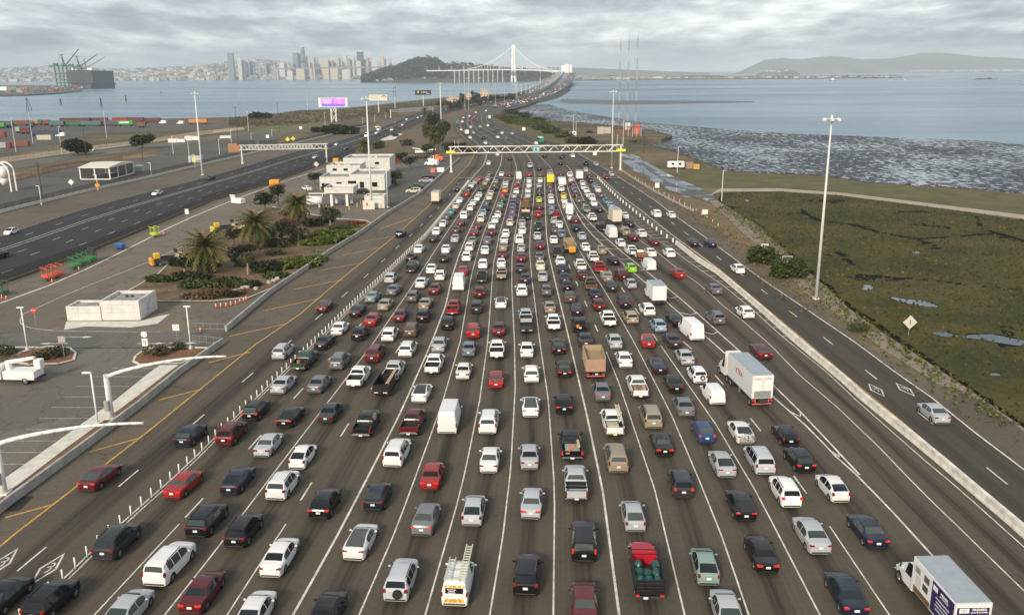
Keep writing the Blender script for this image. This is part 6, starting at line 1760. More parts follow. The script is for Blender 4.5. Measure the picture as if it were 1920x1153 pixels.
# traffic signs
def sign(px, py, ytop, w, hgt_, col, label, shape='rect', text=None, tcol=None, name='traffic_sign', two=None, rot=0):
 p = G(px, py); h = hgt(p, ytop)
 r = thing(name, p, label, 'sign', None, rot)
 m = MB(); m.tube((0, 0, 0), (0, 0, h), .05, None, 6); m.obj('post', M['steel'], r)
 m = MB()
 if shape == 'rect': m.box((0, -.08, h - hgt_ / 2), (w, .05, hgt_))
 elif shape == 'diamond': m.box((0, 0, 0), (w, .05, w), 0, Matrix.Translation((0, -.08, h - w * .7)) @ Matrix.Rotation(math.pi / 4, 4, 'Y'))
 elif shape == 'oct': m.tube((0, -.10, h - w / 2), (0, -.05, h - w / 2), w / 2, None, 8)
 elif shape == 'disc': m.tube((0, -.10, h - w / 2), (0, -.05, h - w / 2), w / 2, None, 16)
 m.obj('sign_face', flat('sign_' + label[:9], col), r)
 return r, h
flat('sign_black', (.02, .02, .02))
r, h = sign(68, 612, 576, .95, .95, (.55, .03, .03), 'red stop sign left of the white modular building', 'oct'); text_obj('STOP', .30, M['white'], r, Matrix.Translation((0, -.112, h - .475)) @ REAR)
r, h = sign(275, 665, 621, .9, .9, (.72, .72, .70), 'white turn sign with a round plate above on the planted island', 'disc'); m = MB(); m.box((0, -.08, h - 1.6), (.8, .05, 1.1)); m.obj('arrow_plate', M['white'], r); m = MB(); m.box((.1, -.115, h - 1.7), (.1, .02, .5)); m.box((-.06, -.115, h - 1.45), (.36, .02, .1)); m.obj('arrow', M['sign_black'], r)
sign(333, 640, 608, 1.0, .95, (.66, .66, .63), 'white plate sign beside the arrow at the gate')
sign(121, 670, 630, 1.0, .9, (.36, .34, .30), 'weathered sign on the left planted island')
r, h = sign(1474, 512, 480, 1.9, 3.4, (.62, .60, .54), 'tall grey route sign between two green bushes'); m = MB(); m.box((0, -.115, h - .5), (1.75, .02, .8)); m.obj('sign_header', flat('sign_header', (.06, .08, .075)), r)
for i in range(2):
 m = MB(); m.box((0, -.115, h - 1.7 - i * .85), (1.4, .02, .22)); m.obj('sign_text_line', flat('sign_text_grey', (.30, .29, .27)), r)
r, h = sign(1703, 630, 591, 1.5, 1.5, (.55, .52, .42), 'pale diamond warning sign standing in the marsh', 'diamond'); m = MB(); m.box((0, -.115, h - 1.05), (.12, .02, .7)); m.obj('arrow', M['sign_black'], r)
sign(1433, 475, 457, 1.6, 1.6, (.55, .53, .48), 'small twin plate sign left of the first green bush'); sign(1321, 408, 393, 1.6, 1.3, (.68, .68, .66), 'small white sign on the dry verge'); sign(982, 246, 239, 2.2, 2.2, (.7, .7, .68), 'white sign beyond the gantry on the green bank'); sign(1232, 352, 343, 1.5, 2.4, (.7, .7, .68), 'small white notice beside the flooded road')
sign(135, 355, 336, 1.5, 1.5, (.66, .66, .64), 'white diamond sign in the fenced lot', 'diamond'); sign(352, 413, 392, 1.0, 1.4, (.66, .66, .64), 'small white sign on the dark fence'); sign(594, 322, 303, 1.6, 1.6, (.42, .42, .30), 'pale diamond sign near the eastbound gantry', 'diamond')
sign(184, 358, 342, 1.4, 1.4, (.70, .25, .02), 'orange sign on the fence before the open shed', 'diamond'); sign(365, 314, 297, 1.2, 1.6, (.75, .58, .02), 'yellow sign on the fence near the tall mast')
for (x, y, t, lab) in ((540, 270, 257, 'first yellow diamond sign beyond the eastbound gantry'), (550, 268, 256, 'second yellow diamond sign beyond the eastbound gantry')): sign(x, y, t, 1.9, 1.9, (.72, .62, .03), lab, 'diamond')
for (x, y, lab) in ((502, 262, 'white twin plates left of the yellow diamonds'), (564, 246, 'pale plates at the edge of the green field')):
 sign(x, y, y - 9, 2.0, 2.0, (.68, .68, .66), lab)
# traffic cones
cone = MB(); cone.tube((0, 0, .04), (0, 0, .75), .17, .03, 10); cme = cone.mesh('cone_body', flat('cone_orange', (.70, .13, .04)))
band = MB(); band.tube((0, 0, .42), (0, 0, .58), .098, .073, 10); bme = band.mesh('reflective_band', M['white'])
cb = MB(); cb.box((0, 0, .025), (.4, .4, .05)); cbm = cb.mesh('cone_foot', M['black'])
for (x, y) in ((405, 577), (414, 576), (424, 575), (433, 573), (442, 571), (450, 568), (457, 566), (462, 563), (376, 623), (98, 530), (148, 507), (306, 440), (4, 560), (12, 562), (308, 441)):
 p = G(x, y); r = tag(link('traffic_cone', None, None, p), 'orange traffic cone with a white band', 'traffic cone', 'orange traffic cones')
 link('cone_body', cme, r); link('reflective_band', bme, r); link('cone_foot', cbm, r); r.scale = (1.15,) * 3
# ------------------------------------------------------------------ vegetation
LM = {'green': leaf_mat('leaf_green', (.026, .042, .008), (.075, .095, .018)), 'dark': leaf_mat('leaf_dark', (.010, .016, .005), (.034, .042, .011)), 'olive': leaf_mat('leaf_olive', (.040, .045, .018), (.110, .105, .045)),
      'lush': leaf_mat('leaf_lush', (.040, .062, .006), (.110, .135, .016)), 'brown': leaf_mat('leaf_brown', (.070, .045, .022), (.16, .10, .050)), 'rust': leaf_mat('leaf_rust', (.10, .025, .012), (.21, .065, .025)), 'grey': leaf_mat('leaf_grey', (.10, .115, .085), (.26, .27, .20)),
      'palm': leaf_mat('leaf_palm', (.048, .058, .008), (.150, .140, .028), (.22, .14, .04))}
BARK = mat('bark', (.105, .075, .050), .95, .3, 2.0, bump=.5)
PALE_BARK = mat('pale_bark', (.30, .25, .19), .9, .2, 2.0)
def leaves(b, c, rad, n, size, rnd, shell=.55, flat_=1.0):
 for _ in range(n):
  d = Vector((rnd.gauss(0, 1), rnd.gauss(0, 1), rnd.gauss(0, 1))).normalized()
  r = shell + (1 - shell) * rnd.random() ** .6
  r *= 1 + .22 * mnoise.noise(d * 2.3 + Vector(c) * .7)
  p = Vector((c[0] + d.x * rad[0] * r, c[1] + d.y * rad[1] * r, c[2] + d.z * rad[2] * r))
  if p.z < .03: p.z = .03 + rnd.random() * .1
  u = Vector((rnd.gauss(0, 1), rnd.gauss(0, 1), rnd.gauss(0, .6))).normalized()
  w = u.cross(Vector((rnd.gauss(0, 1), rnd.gauss(0, 1), rnd.gauss(0, 1)))).normalized()
  s = size * rnd.uniform(.6, 1.3)
  u, w = u * s, w * (s * .62)
  k = len(b.v)
  b.v += [tuple(p - u), tuple(p + w), tuple(p + u), tuple(p - w)]
  b.f.append([k, k + 1, k + 2, k + 3]); b.m.append(0)
def tree(px, py, ytop, crown_w, label, kind='green', name='tree', n=1100, bark=None, lobes=6, low=.35, P=None, H=None, group=None, lsize=None):
 p = P if P is not None else G(px, py)
 h = H if H is not None else hgt(p, ytop)
 R = crown_w / 2
 rnd = random.Random(int(px * 13 + py * 7))
 root = thing(name, (p.x, p.y, -.05), label, 'tree', group)
 t = MB()
 fork = h * max(low, .2)
 lean = Vector((rnd.uniform(-.05, .05), rnd.uniform(-.05, .05), 1))
 t.tube((0, 0, 0), lean * fork, h * .035 + .05, h * .024 + .03, 8)
 cs = []
 for k in range(lobes):
  a = 2 * math.pi * k / lobes + rnd.uniform(-.4, .4)
  rr = R * rnd.uniform(.25, .55)
  zz = h * (low + (1 - low) * rnd.uniform(.30, .78))
  c = Vector((math.cos(a) * rr, math.sin(a) * rr, zz))
  cs.append(c)
  t.tube(lean * fork, c, h * .017 + .02, h * .006 + .01, 6)
 cs.append(Vector((0, 0, h * (.62 + low * .15))))
 t.obj('trunk', bark or BARK, root)
 cr = MB()
 zr = h * (1 - low) * .36
 sz = lsize or max(.12, R * .085)
 for c in cs:
  q = R * rnd.uniform(.42, .62)
  leaves(cr, c, (q, q, min(zr, q * 1.1)), n // (lobes + 1), sz, rnd)
 cr.obj('crown', LM[kind], root)
 return root
def shrub(px, py, w, h, label, kind='green', name='shrub', n=420, P=None, group=None, d=None, size=None):
 p = P if P is not None else G(px, py)
 rnd = random.Random(int(px * 17 + py * 5))
 b = MB()
 d = d or w * .75
 for k in range(4):
  c = Vector((rnd.uniform(-.28, .28) * w, rnd.uniform(-.28, .28) * d, h * rnd.uniform(.32, .50)))
  leaves(b, c, (w * .34, d * .34, h * .5), n // 4, size or max(.09, w * .05), rnd, .45)
 o = b.obj(name, LM[kind]); o.location = (p.x, p.y, 0)
 return tag(o, label, 'shrub', group)
def palm(px, py, crown_y, label, R=3.6, n=78, name='palm_tree', P=None, h=None):
 p = P if P is not None else G(px, py)
 h = h if h is not None else hgt(p, crown_y)
 rnd = random.Random(int(px * 3 + py))
 root = thing(name, (p.x, p.y, -.05), label, 'palm tree')
 t = MB()
 for i in range(6): t.tube((0, 0, h * i / 6), (0, 0, h * (i + 1) / 6 + .02), .42 - .02 * i, .44 - .02 * i, 10)
 t.tube((0, 0, h - .9), (0, 0, h + .1), .45, .75, 10)
 t.obj('trunk', BARK, root)
 c = MB(); sk = MB()
 for k in range(n):
  a = k * 2.39996
  t_ = (k + .5) / n
  el = math.radians(80 - 125 * t_ + rnd.uniform(-8, 8))
  L_ = R * rnd.uniform(.9, 1.12) * (.85 if t_ > .8 else 1)
  dirn = Vector((math.cos(a), math.sin(a), 0))
  pts = []
  pos = Vector((0, 0, h)); ang = el
  seg = 9
  for i in range(seg + 1):
   pts.append(pos.copy())
   pos = pos + (dirn * math.cos(ang) + Vector((0, 0, math.sin(ang)))) * (L_ / seg)
   ang -= math.radians(7.5 + 3 * t_)
  tgt = sk if t_ > .84 else c
  side = dirn.cross(Vector((0, 0, 1))).normalized()
  k0 = len(tgt.v)
  tgt.v += [tuple(q) for q in pts]
  for i in range(seg):
   q1 = pts[i + 1]
   wl = R * .17 * (math.sin(math.pi * (.12 + .86 * i / seg)) ** .7)
   for s in (-1, 1):
    tip = q1 + side * (s * wl * rnd.uniform(.85, 1.1)) + (q1 - pts[i]) * .5 + Vector((0, 0, -wl * .45))
    tgt.v.append(tuple(tip)); tgt.f.append([k0 + i, k0 + i + 1, len(tgt.v) - 1]); tgt.m.append(0)
 c.obj('crown', LM['palm'], root)
 sk.obj('dead_fronds', LM['brown'], root)
 return root
palm(389, 513, 467, 'large date palm at the near end of the planted island', 5.4); palm(483, 470, 421, 'large date palm in the middle of the planted island', 5.4); palm(559, 420, 384, 'date palm nearest the fuel canopy', 5.0); palm(684, 290, 272, 'date palm behind the white toll building', 4.6)
palm(814, 288, 258, 'date palm left of the tall mast in the median', 4.0); palm(797, 236, 208, 'slim palm beside the far sign gantry', 4.2, 40)
# planted island between the service road and the plaza
isl = [(237, 548), (297, 514), (329, 482), (429, 428), (509, 388), (560, 398), (623, 410), (686, 414), (698, 421), (615, 473), (515, 539), (466, 559), (400, 565), (288, 565)]
im, g = newmat('island_earth', .95, .2)
ob = g.coord('Object')
n1, n2 = g.noise(ob, .18, 4, .6), g.noise(ob, 1.4, 5, .7)
col = g.ramp(n1, (.36, (.105, .062, .035)), (.50, (.165, .105, .065)), (.62, (.20, .135, .085)))
col = g.mix(g.ramp(n2, (.50, 0.0), (.62, .85)), col, (.048, .060, .016))
g.L.new(col, g.b.inputs['Base Color']); g.bump(n2, .5, .1)
o = sheet('planted_island', isl, im, .10)
ip = [G(x, y) for x, y in isl]
b = MB()
for a, c in zip(ip, ip[1:] + ip[:1]):
 d = c - a
 b.box((0, 0, 0), (.25, d.length + .1, .16), 0, Matrix.Translation(a.lerp(c, .5) + Vector((0, 0, .08))) @ Matrix.Rotation(head(d), 4, 'Z'))
b.obj('kerb', M['pale_concrete'], o)
SH = [(300, 527, 5, .9, 'green', 'low green ground cover at the island corner'), (362, 525, 5.5, 1.2, 'dark', 'dark green mound in front of the near palm'), (358, 537, 5.5, .9, 'green', 'green ground cover mound below the near palm'), (428, 535, 6.5, 1.3, 'green', 'bright green ground cover mound left of the rocks'), (365, 556, 6, .9, 'brown', 'brown dry mound near the island front'), (336, 498, 3, 1.5, 'dark', 'dark bush behind the orange truck'),
      (450, 488, 4.2, 3.0, 'dark', 'dark rounded bush between the two near palms'), (455, 500, 3.2, 2.6, 'olive', 'olive rounded bush before the middle palm'), (497, 508, 5, 2.0, 'dark', 'dark bush right of the pale trunk tree'), (545, 500, 8, 1.1, 'lush', 'bright green ground cover patch above the wall'), (575, 490, 6, 1.0, 'lush', 'second bright green patch above the wall'), (520, 520, 5, .8, 'green', 'flat green patch beside the wall'),
      (520, 462, 4.5, 1.8, 'olive', 'grey green bush in the island centre'), (556, 455, 5, 3.4, 'olive', 'tall olive bush in the island centre'), (600, 455, 9, 1.2, 'lush', 'wide bright green patch at the right of the island'), (630, 440, 8, 1.0, 'lush', 'bright green patch near the island tip'), (585, 425, 4, 2.2, 'dark', 'dark bush below the canopy tree'), (545, 425, 4, 2.0, 'rust', 'reddish bush beyond the island centre'),
      (645, 428, 5, .7, 'green', 'green strip by the island tip'), (668, 420, 4, .7, 'rust', 'rusty patch at the island tip'), (410, 500, 2.2, .7, 'rust', 'small red shrub below the near palm'), (432, 557, 2.6, 1.2, 'dark', 'agave like bush beside the pale rocks'), (478, 538, 2.4, 1.2, 'dark', 'second agave like bush beside the pale rocks'), (418, 548, 2, .8, 'rust', 'small orange shrub near the rocks'),
      (445, 550, 3.5, .5, 'brown', 'dry brown tuft among the rocks'), (598, 472, 3, .5, 'grey', 'pale grey ground cover by the wall'), (515, 478, 3.4, 1.2, 'green', 'green shrub behind the centre path'), (340, 515, 2.5, .7, 'rust', 'red brown shrub under the near tree'), (500, 445, 4, 2, 'dark', 'dark bush right of the middle palm'), (470, 470, 3, 1.5, 'green', 'green bush at the foot of the middle palm'),
      (525, 435, 5, 2.4, 'dark', 'dark hedge left of the canopy palm'), (610, 418, 4, 1.6, 'dark', 'dark bush in front of the pump island'), (80, 673, 3, 1.2, 'olive', 'spiky shrub on the left traffic island'), (105, 668, 2.6, 1.5, 'olive', 'taller spiky shrub on the left traffic island'), (5, 665, 2.5, 1.3, 'olive', 'shrub at the photo edge on the traffic island'), (292, 667, 2.6, 1.4, 'olive', 'spiky shrub on the right traffic island'), (332, 656, 2.0, 1.3, 'olive', 'small spiky shrub beside the lamp on the traffic island')]
for (x, y, w, h, k, lab) in SH: shrub(x, y, w * 1.35, h * 1.15, lab, k, n=int(420 + w * 110))
tree(347, 519, 478, 4.6, 'small dark tree with pale trunk beside the near palm', 'dark', n=900, bark=PALE_BARK, low=.45); tree(465, 515, 470, 4.2, 'small tree with pale trunk in the island front', 'olive', n=800, bark=PALE_BARK, low=.5); tree(620, 424, 388, 6.4, 'bushy tree with pale trunk at the island tip', 'olive', n=1300, bark=PALE_BARK, low=.35)
tree(497, 398, 357, 7.0, 'dark tree left of the canopy palm', 'dark', n=1300); tree(522, 385, 340, 5.6, 'taller dark tree behind the first dark tree', 'dark', n=1200); tree(538, 412, 392, 4.5, 'brownish small tree before the canopy palm', 'brown', n=700); tree(440, 462, 428, 4.5, 'green tree between the two near palms', 'dark', n=900)
tree(591, 346, 325, 6.0, 'rounded tree at the left of the toll building', 'dark', n=900); tree(612, 362, 345, 4.0, 'small tree in front of the toll building', 'dark', n=600); tree(742, 345, 318, 5.5, 'green tree right of the toll building', 'green', n=900); tree(770, 317, 294, 6.0, 'dark tree in the upper parking lot', 'dark', n=900); tree(752, 306, 287, 7.0, 'dark tree behind the white building corner', 'dark', n=900)
for (x, y, w, h, lab) in ((730, 345, 8, 2.2, 'green hedge beside the right wall of the building'), (738, 335, 7, 2.2, 'green hedge behind the first hedge'), (786, 297, 9, 1.2, 'brown hedge at the parking lot head'), (762, 273, 7, 4, 'dark rounded bush below the apron'), (716, 277, 6, 4.5, 'dark bush right of the building palm'), (706, 279, 5, 4, 'second dark bush right of the building palm'), (880, 290, 8, 3, 'dark green hedge behind the left gantry column'), (868, 280, 9, 3.5, 'dark bush left of the far road'), (742, 256, 5, 2, 'low bush by the pale apron')):
 shrub(x, y, w, h, lab, 'dark' if 'dark' in lab or 'low' in lab else ('brown' if 'brown' in lab else 'green'), n=600)
# median grove beyond the left gantry column
for i, (x, y, t, w, k, lab) in enumerate(((822, 284, 236, 11, 'green', 'tall green tree at the head of the median grove'), (806, 272, 232, 11, 'olive', 'olive tree left of the median mast'), (834, 262, 225, 10, 'green', 'green tree right of the median mast'), (812, 250, 212, 11, 'dark', 'dark tree deep in the median grove'), (845, 296, 268, 8, 'dark', 'dark small tree beside the left gantry column'), (800, 290, 268, 8, 'green', 'green small tree at the near end of the median grove'))):
 tree(x, y, t, w, lab, k, n=1500)
# conifer and round tree by the frontage street
tree(146, 291, 259, 17, 'large dark spreading conifer beside the frontage street', 'dark', n=1800, low=.12); tree(268, 279, 254, 15, 'broad dark round tree beside the pale pole', 'dark', n=1600, low=.2)
shrub(640, 252, 24, 6, 'wide dark green hedge beside the eastbound road', 'dark', n=1500); shrub(488, 223, 20, 6, 'dark dome shaped bush on the far shore', 'dark', n=800); shrub(596, 248, 12, 4, 'low green hedge left of the wide hedge', 'dark', n=700)
# green bank beyond the gantry on the right
rn = random.Random(21)
for i, (x, y, w, h, k) in enumerate(((940, 222, 16, 4.5, 'brown'), (952, 227, 18, 5, 'green'), (966, 232, 16, 4.5, 'green'), (985, 234, 20, 5.5, 'lush'), (1003, 239, 20, 5.5, 'lush'), (1022, 244, 18, 4.5, 'green'), (1040, 250, 16, 4, 'green'), (958, 214, 18, 5, 'dark'), (976, 222, 20, 6, 'dark'), (1000, 229, 18, 4, 'dark'), (1055, 258, 14, 4, 'olive'), (1095, 274, 14, 5, 'dark'), (1080, 268, 12, 4, 'olive'), (1012, 229, 10, 4, 'brown'))):
 shrub(x, y, w, h, '%s bush on the right bank, the %s of the thicket' % (dict(lush='bright green').get(k, k), ORD[i]), k, n=900, group='bushes on the right bank', size=.55)
for (x, y, w, h, lab) in ((1432, 493, 6.5, 4.0, 'round green bush left of the route sign'), (1478, 522, 6.5, 4.2, 'round green bush beneath the route sign'), (1612, 622, 3, 1.4, 'small grey green bush on the right shoulder')):
 shrub(x, y, w, h, lab, 'green' if 'round' in lab else 'olive', n=1500)
# dry tufts on the right verge and roadside weeds
tb = MB(); rnd = random.Random(4)
ver = [G(x, y) for x, y in ((1175, 325), (1230, 357), (1290, 385), (1345, 418), (1400, 455), (1440, 494), (1480, 530), (1525, 568), (1560, 592))]
for p, d in walk(ver, 0, .22):
 q = p + Vector((d.y, -d.x, 0)) * rnd.gauss(2.2, 2.2)
 h = rnd.uniform(.2, .7)
 leaves(tb, (q.x, q.y, h * .4), (.35, .35, h * .5), 3, .22, rnd, .2)
tag(tb.obj('dry_weeds', leaf_mat('dry_weed', (.09, .075, .03), (.24, .15, .06))), 'dry brown and green weeds along the right verge', 'weeds', kind='stuff')
tb = MB()
edge = [G(x, y) for x, y in ((1362, 388), (1400, 408), (1440, 437), (1500, 495), (1552, 540), (1600, 584), (1660, 628), (1720, 665), (1800, 718), (1920, 800))]
for p, d in walk(edge, 0, .16):
 q = p + Vector((d.y, -d.x, 0)) * abs(rnd.gauss(0, 2.6))
 h = rnd.uniform(.3, .9)
 leaves(tb, (q.x, q.y, h * .4), (.4, .4, h * .5), 4, .22, rnd, .2)
tag(tb.obj('marsh_edge_shrubs', leaf_mat('edge_green', (.045, .070, .012), (.150, .150, .035))), 'yellow green low shrubs along the marsh edge of the track', 'shrubs', kind='stuff')
# scrub on the left headland
tb = MB()
for k in range(2600):
 x = rnd.uniform(430, 900); yt = interp([(430, 222), (560, 209), (700, 200), (900, 180)], x); yb = interp([(430, 238), (560, 235), (640, 226), (740, 212), (800, 202), (900, 187)], x)
 p = G(x, rnd.uniform(yt, yb)); s = rnd.uniform(.6, 1.8)
 leaves(tb, (p.x, p.y, s * .4), (s, s, s * .6), 5, .5, rnd, .3)
tag(tb.obj('headland_scrub', leaf_mat('scrub', (.040, .045, .018), (.13, .095, .045))), 'low brown green scrub covering the left headland', 'scrub', kind='stuff')
# pale boulders on the island
for i, (x, y) in enumerate(((395, 556), (380, 558), (440, 548), (447, 546), (455, 543), (462, 541), (470, 538), (505, 532), (513, 529), (520, 525), (480, 543), (388, 559))):
 bm_ = bmesh.new(); bmesh.ops.create_icosphere(bm_, subdivisions=2, radius=.5)
 for vv in bm_.verts: vv.co *= 1 + .35 * mnoise.noise(vv.co * 2.5 + Vector((i * 5, 0, 0)))
 me = bpy.data.meshes.new('boulder'); bm_.to_mesh(me); bm_.free(); me.materials.append(M['boulder'] if 'boulder' in M else M.setdefault('boulder', mat('boulder', (.36, .34, .28), .9, .3, 2)))
 p = G(x, y); o = link('boulder', me, None, (p.x, p.y, .25)); o.scale = (rnd.uniform(.9, 1.6), rnd.uniform(.8, 1.3), rnd.uniform(.6, .9)); o.rotation_euler = (0, 0, rnd.random() * 6)
 tag(o, 'pale boulder on the bare front of the planted island', 'boulder', 'pale boulders on the island')
# ------------------------------------------------------------------ buildings
pm, g = newmat('white_panels', .55, .4)
ob = g.coord('Object')
sp_ = g.N.new('ShaderNodeSeparateXYZ'); g.L.new(ob, sp_.inputs[0])
ln = g.math('MAXIMUM', g.math('LESS_THAN', g.math('FRACT', g.math('MULTIPLY', sp_.outputs[2], .8)), .05), g.math('LESS_THAN', g.math('FRACT', g.math('MULTIPLY', g.math('ADD', sp_.outputs[0], sp_.outputs[1]), .55)), .035))
nn = g.noise(ob, .8, 3)
g.L.new(g.mix(g.math('MULTIPLY', ln, .45), g.ramp(nn, (.35, (.52, .51, .47)), (.65, (.64, .63, .59))), (.20, .20, .19)), g.b.inputs['Base Color'])
M['panels'] = pm
M['roof'] = mat('flat_roof', (.27, .26, .235), .9, .25, .5)
def block(root, P0, x0, x1, ybase, ytop, depth, name='wing', H=None, par=.7):
 a, c = G(x0, ybase), G(x1, ybase)
 c = Vector((c.x, a.y, 0))
 h = H or hgt(a, ytop)
 w = c.x - a.x
 m = MB(); m.box((w / 2, depth / 2, h / 2), (w, depth, h)); o = m.obj(name, M['panels'], root); o.location = a - P0
 m = MB(); m.box((w / 2, depth / 2, h - par + .05), (w - .7, depth - .7, .02))
 # parapet: the roof deck sits lower than the wall tops
 o.data = None or o.data
 bm_ = MB()
 t = .35
 for (cx, cy, sx, sy) in ((w / 2, t / 2, w, t), (w / 2, depth - t / 2, w, t), (t / 2, depth / 2, t, depth - 2 * t), (w - t / 2, depth / 2, t, depth - 2 * t)): bm_.box((cx, cy, h + par / 2), (sx, sy, par))
 q = bm_.obj('parapet', M['panels'], root); q.location = a - P0
 r_ = MB(); r_.box((w / 2, depth / 2, h + .015), (w - 2 * t, depth - 2 * t, .03)); q = r_.obj('roof', M['roof'], root); q.location = a - P0
 return a, w, h
P0 = G(600, 356)
tb_ = thing('toll_building', P0, 'white panelled flat roofed toll plaza building of stepped blocks', 'building')
aA, wA, hA = block(tb_, P0, 600, 655, 356, 336, 15)
aB, wB, hB = block(tb_, P0, 656, 721.5, 357.5, 331, 17)
aC, wC, hC = block(tb_, P0, 613.5, 675.5, 341, 314, 13)
aD, wD, hD = block(tb_, P0, 645, 731, 330, 300, 16)
for (o_, x, z, w, h) in ((aA, 3, 1.4, 1.6, 1.3), (aA, 6.6, 1.8, 1.8, 1.4), (aB, .9, 2.4, 2.8, 1.7), (aB, 4.2, 1.9, 1.4, 2.0), (aB, 8.5, 2.0, 1.8, 1.5), (aC, 3, 4.4, 1.5, .8), (aC, 7, 4.4, 1.5, .8), (aD, 3, 4.8, 1.6, .9), (aD, 13, 4.8, 1.6, .9), (aA, 1.2, 1.1, 1.0, 2.2)):
 m = MB(); m.box((x, -.03, z), (w, .08, h)); q = m.obj('window', M['glass'], tb_); q.location = o_ - P0
 m = MB(); m.box((x, -.05, z - h / 2 - .06), (w + .2, .14, .1)); s_ = m.obj('sill', M['pale_concrete'], q)
m = MB(); m.box((wD * .62, -.04, hD * .42), (4.2, .1, 1.4)); q = m.obj('tan_panel', flat('tan_panel', (.45, .38, .26)), tb_); q.location = aD - P0
for k in range(6):
 m = MB(); m.box((1.5 + k * 2.0, 4 + (k % 3) * 2.2, .35), (1.1, 1.1, .7), 0, None, .06); q = m.obj('roof_unit', flat('roof_unit', (.52, .52, .50)), tb_); q.location = (aC if k < 4 else aD) - P0 + Vector((0, 0, (hC if k < 4 else hD)))
# fuel canopy
a, c = G(621, 387), G(661, 394)
P1 = Vector((a.x, a.y, 0))
cz = hgt(a, 362)
can = thing('fuel_canopy', P1, 'white flat fuel canopy on four pale columns', 'canopy')
cw, cdp = (G(665, 394) - G(610, 394)).x, 9.0
m = MB()
for (cx, cy, sx, sy) in ((cw / 2, .15, cw, .3), (cw / 2, cdp - .15, cw, .3), (.15, cdp / 2, .3, cdp - .6), (cw - .15, cdp / 2, .3, cdp - .6)): m.box((cx - 1.6, cy - 1.0, cz + .85), (sx, sy, 1.7))
m.obj('fascia', M['panels'], can)
m = MB(); m.box((cw / 2 - 1.6, cdp / 2 - 1.0, cz + .6), (cw - .6, cdp - .6, .3)); m.obj('canopy_roof', M['roof'], can)
for (x, y) in ((.2, .3), (cw - 3.8, .3), (.4, cdp - 2.6), (cw - 3.6, cdp - 2.6)):
 m = MB(); m.box((x, y, cz / 2 + .2), (.75, .75, cz + .4), 0, None, .05); m.obj('column', M['white'], can)
m = MB(); m.box((0, 0, .8), (.9, .6, 1.6), 0, None, .06); o = m.obj('fuel_pump', flat('pump_blue', (.03, .07, .16))); o.location = P1 + Vector((2.4, 3.0, 0)); tag(o, 'blue fuel pump beneath the white canopy', 'fuel pump')
m = MB()
for k in range(7):
 p = G(*((612, 393), (607, 395), (655, 394), (670, 388), (676, 382), (700, 392), (714, 391))[k])
 bo = MB(); bo.tube((0, 0, 0), (0, 0, 1.2), .13, None, 8); o = bo.obj('bollard', flat('bollard_yellow', (.62, .50, .16))); o.location = p
 tag(o, 'pale yellow bollard around the fuel canopy', 'bollard', 'bollards at the fuel canopy')
# pump block, screen wall and fuel tank
P2 = G(684, 391)
pb = thing('pump_block', P2, 'small white panelled block beside the tall mast light', 'building'); block(pb, P2, 684, 721, 391, 370, 5.5, 'wall', par=.4)
p = G(680.6, 393); w = (G(702.5, 393) - p).x
m = MB(); m.box((w / 2, 0, 1.3), (w, .12, 2.6)); r = m.obj('screen_wall', flat('screen_cream', (.62, .58, .50))); r.location = p; tag(r, 'cream screen wall with a red mark beside the pump block', 'screen wall')
m = MB(); m.box((w * .38, -.09, 1.5), (.5, .04, .9), 0, None, .015); m.obj('red_mark', flat('mark_red', (.45, .10, .05)), r)
p = G(586, 388); r = thing('fuel_tank', p, 'white cylindrical fuel tank behind the canopy palm', 'tank')
m = MB(); m.tube((-1.5, 0, 1.9), (3.0, 0, 1.9), 1.3, None, 18); m.obj('tank_shell', M['white'], r, True)
for x in (-.8, 2.2):
 m = MB(); m.box((x, 0, .4), (.4, 1.8, .8)); m.obj('saddle', M['pale_concrete'], r)
p = G(592, 386); r = thing('pipe_rack', p, 'white post and beam pipe rack left of the canopy', 'pipe rack')
for x in (-1.5, 2.2, 5.0):
 m = MB(); m.box((x, 0, 1.8), (.2, .2, 3.6)); m.obj('post', M['white'], r)
m = MB(); m.box((1.7, 0, 3.7), (7.2, .25, .22)); m.obj('beam', M['white'], r)
# low white modular building
P3 = G(126.5, 602)
mb_ = thing('modular_building', P3, 'long low white modular building in the yard', 'building')
aL, wL, hL = block(mb_, P3, 126.5, 190, 602, 579, 4.2, 'low_wing', par=.35)
aR, wR, hR = block(mb_, P3, 190.5, 263, 601, 570, 7.0, 'high_wing', par=.5)
m = MB(); m.box((wR + .03, 3.5, 1.15), (.08, 1.1, 2.1)); q = m.obj('door', flat('door_grey', (.45, .46, .46)), mb_); q.location = aR - P3
m = MB(); m.box((wR + .09, 3.1, 1.1), (.05, .12, .06)); m.obj('handle', M['dark_metal'], q)
for k in range(2):
 m = MB(); m.tube((wR * .4 + k * .9, 4.5, hR), (wR * .4 + k * .9, 4.5, hR + .3), .25, None, 10); q = m.obj('roof_vent', M['dark_metal'], mb_); q.location = aR - P3
sheet('concrete_pad', [(120, 618), (124, 603), (263, 602), (300, 592), (318, 589), (295, 607), (245, 614), (160, 612)], M['pale_concrete'], -.004)
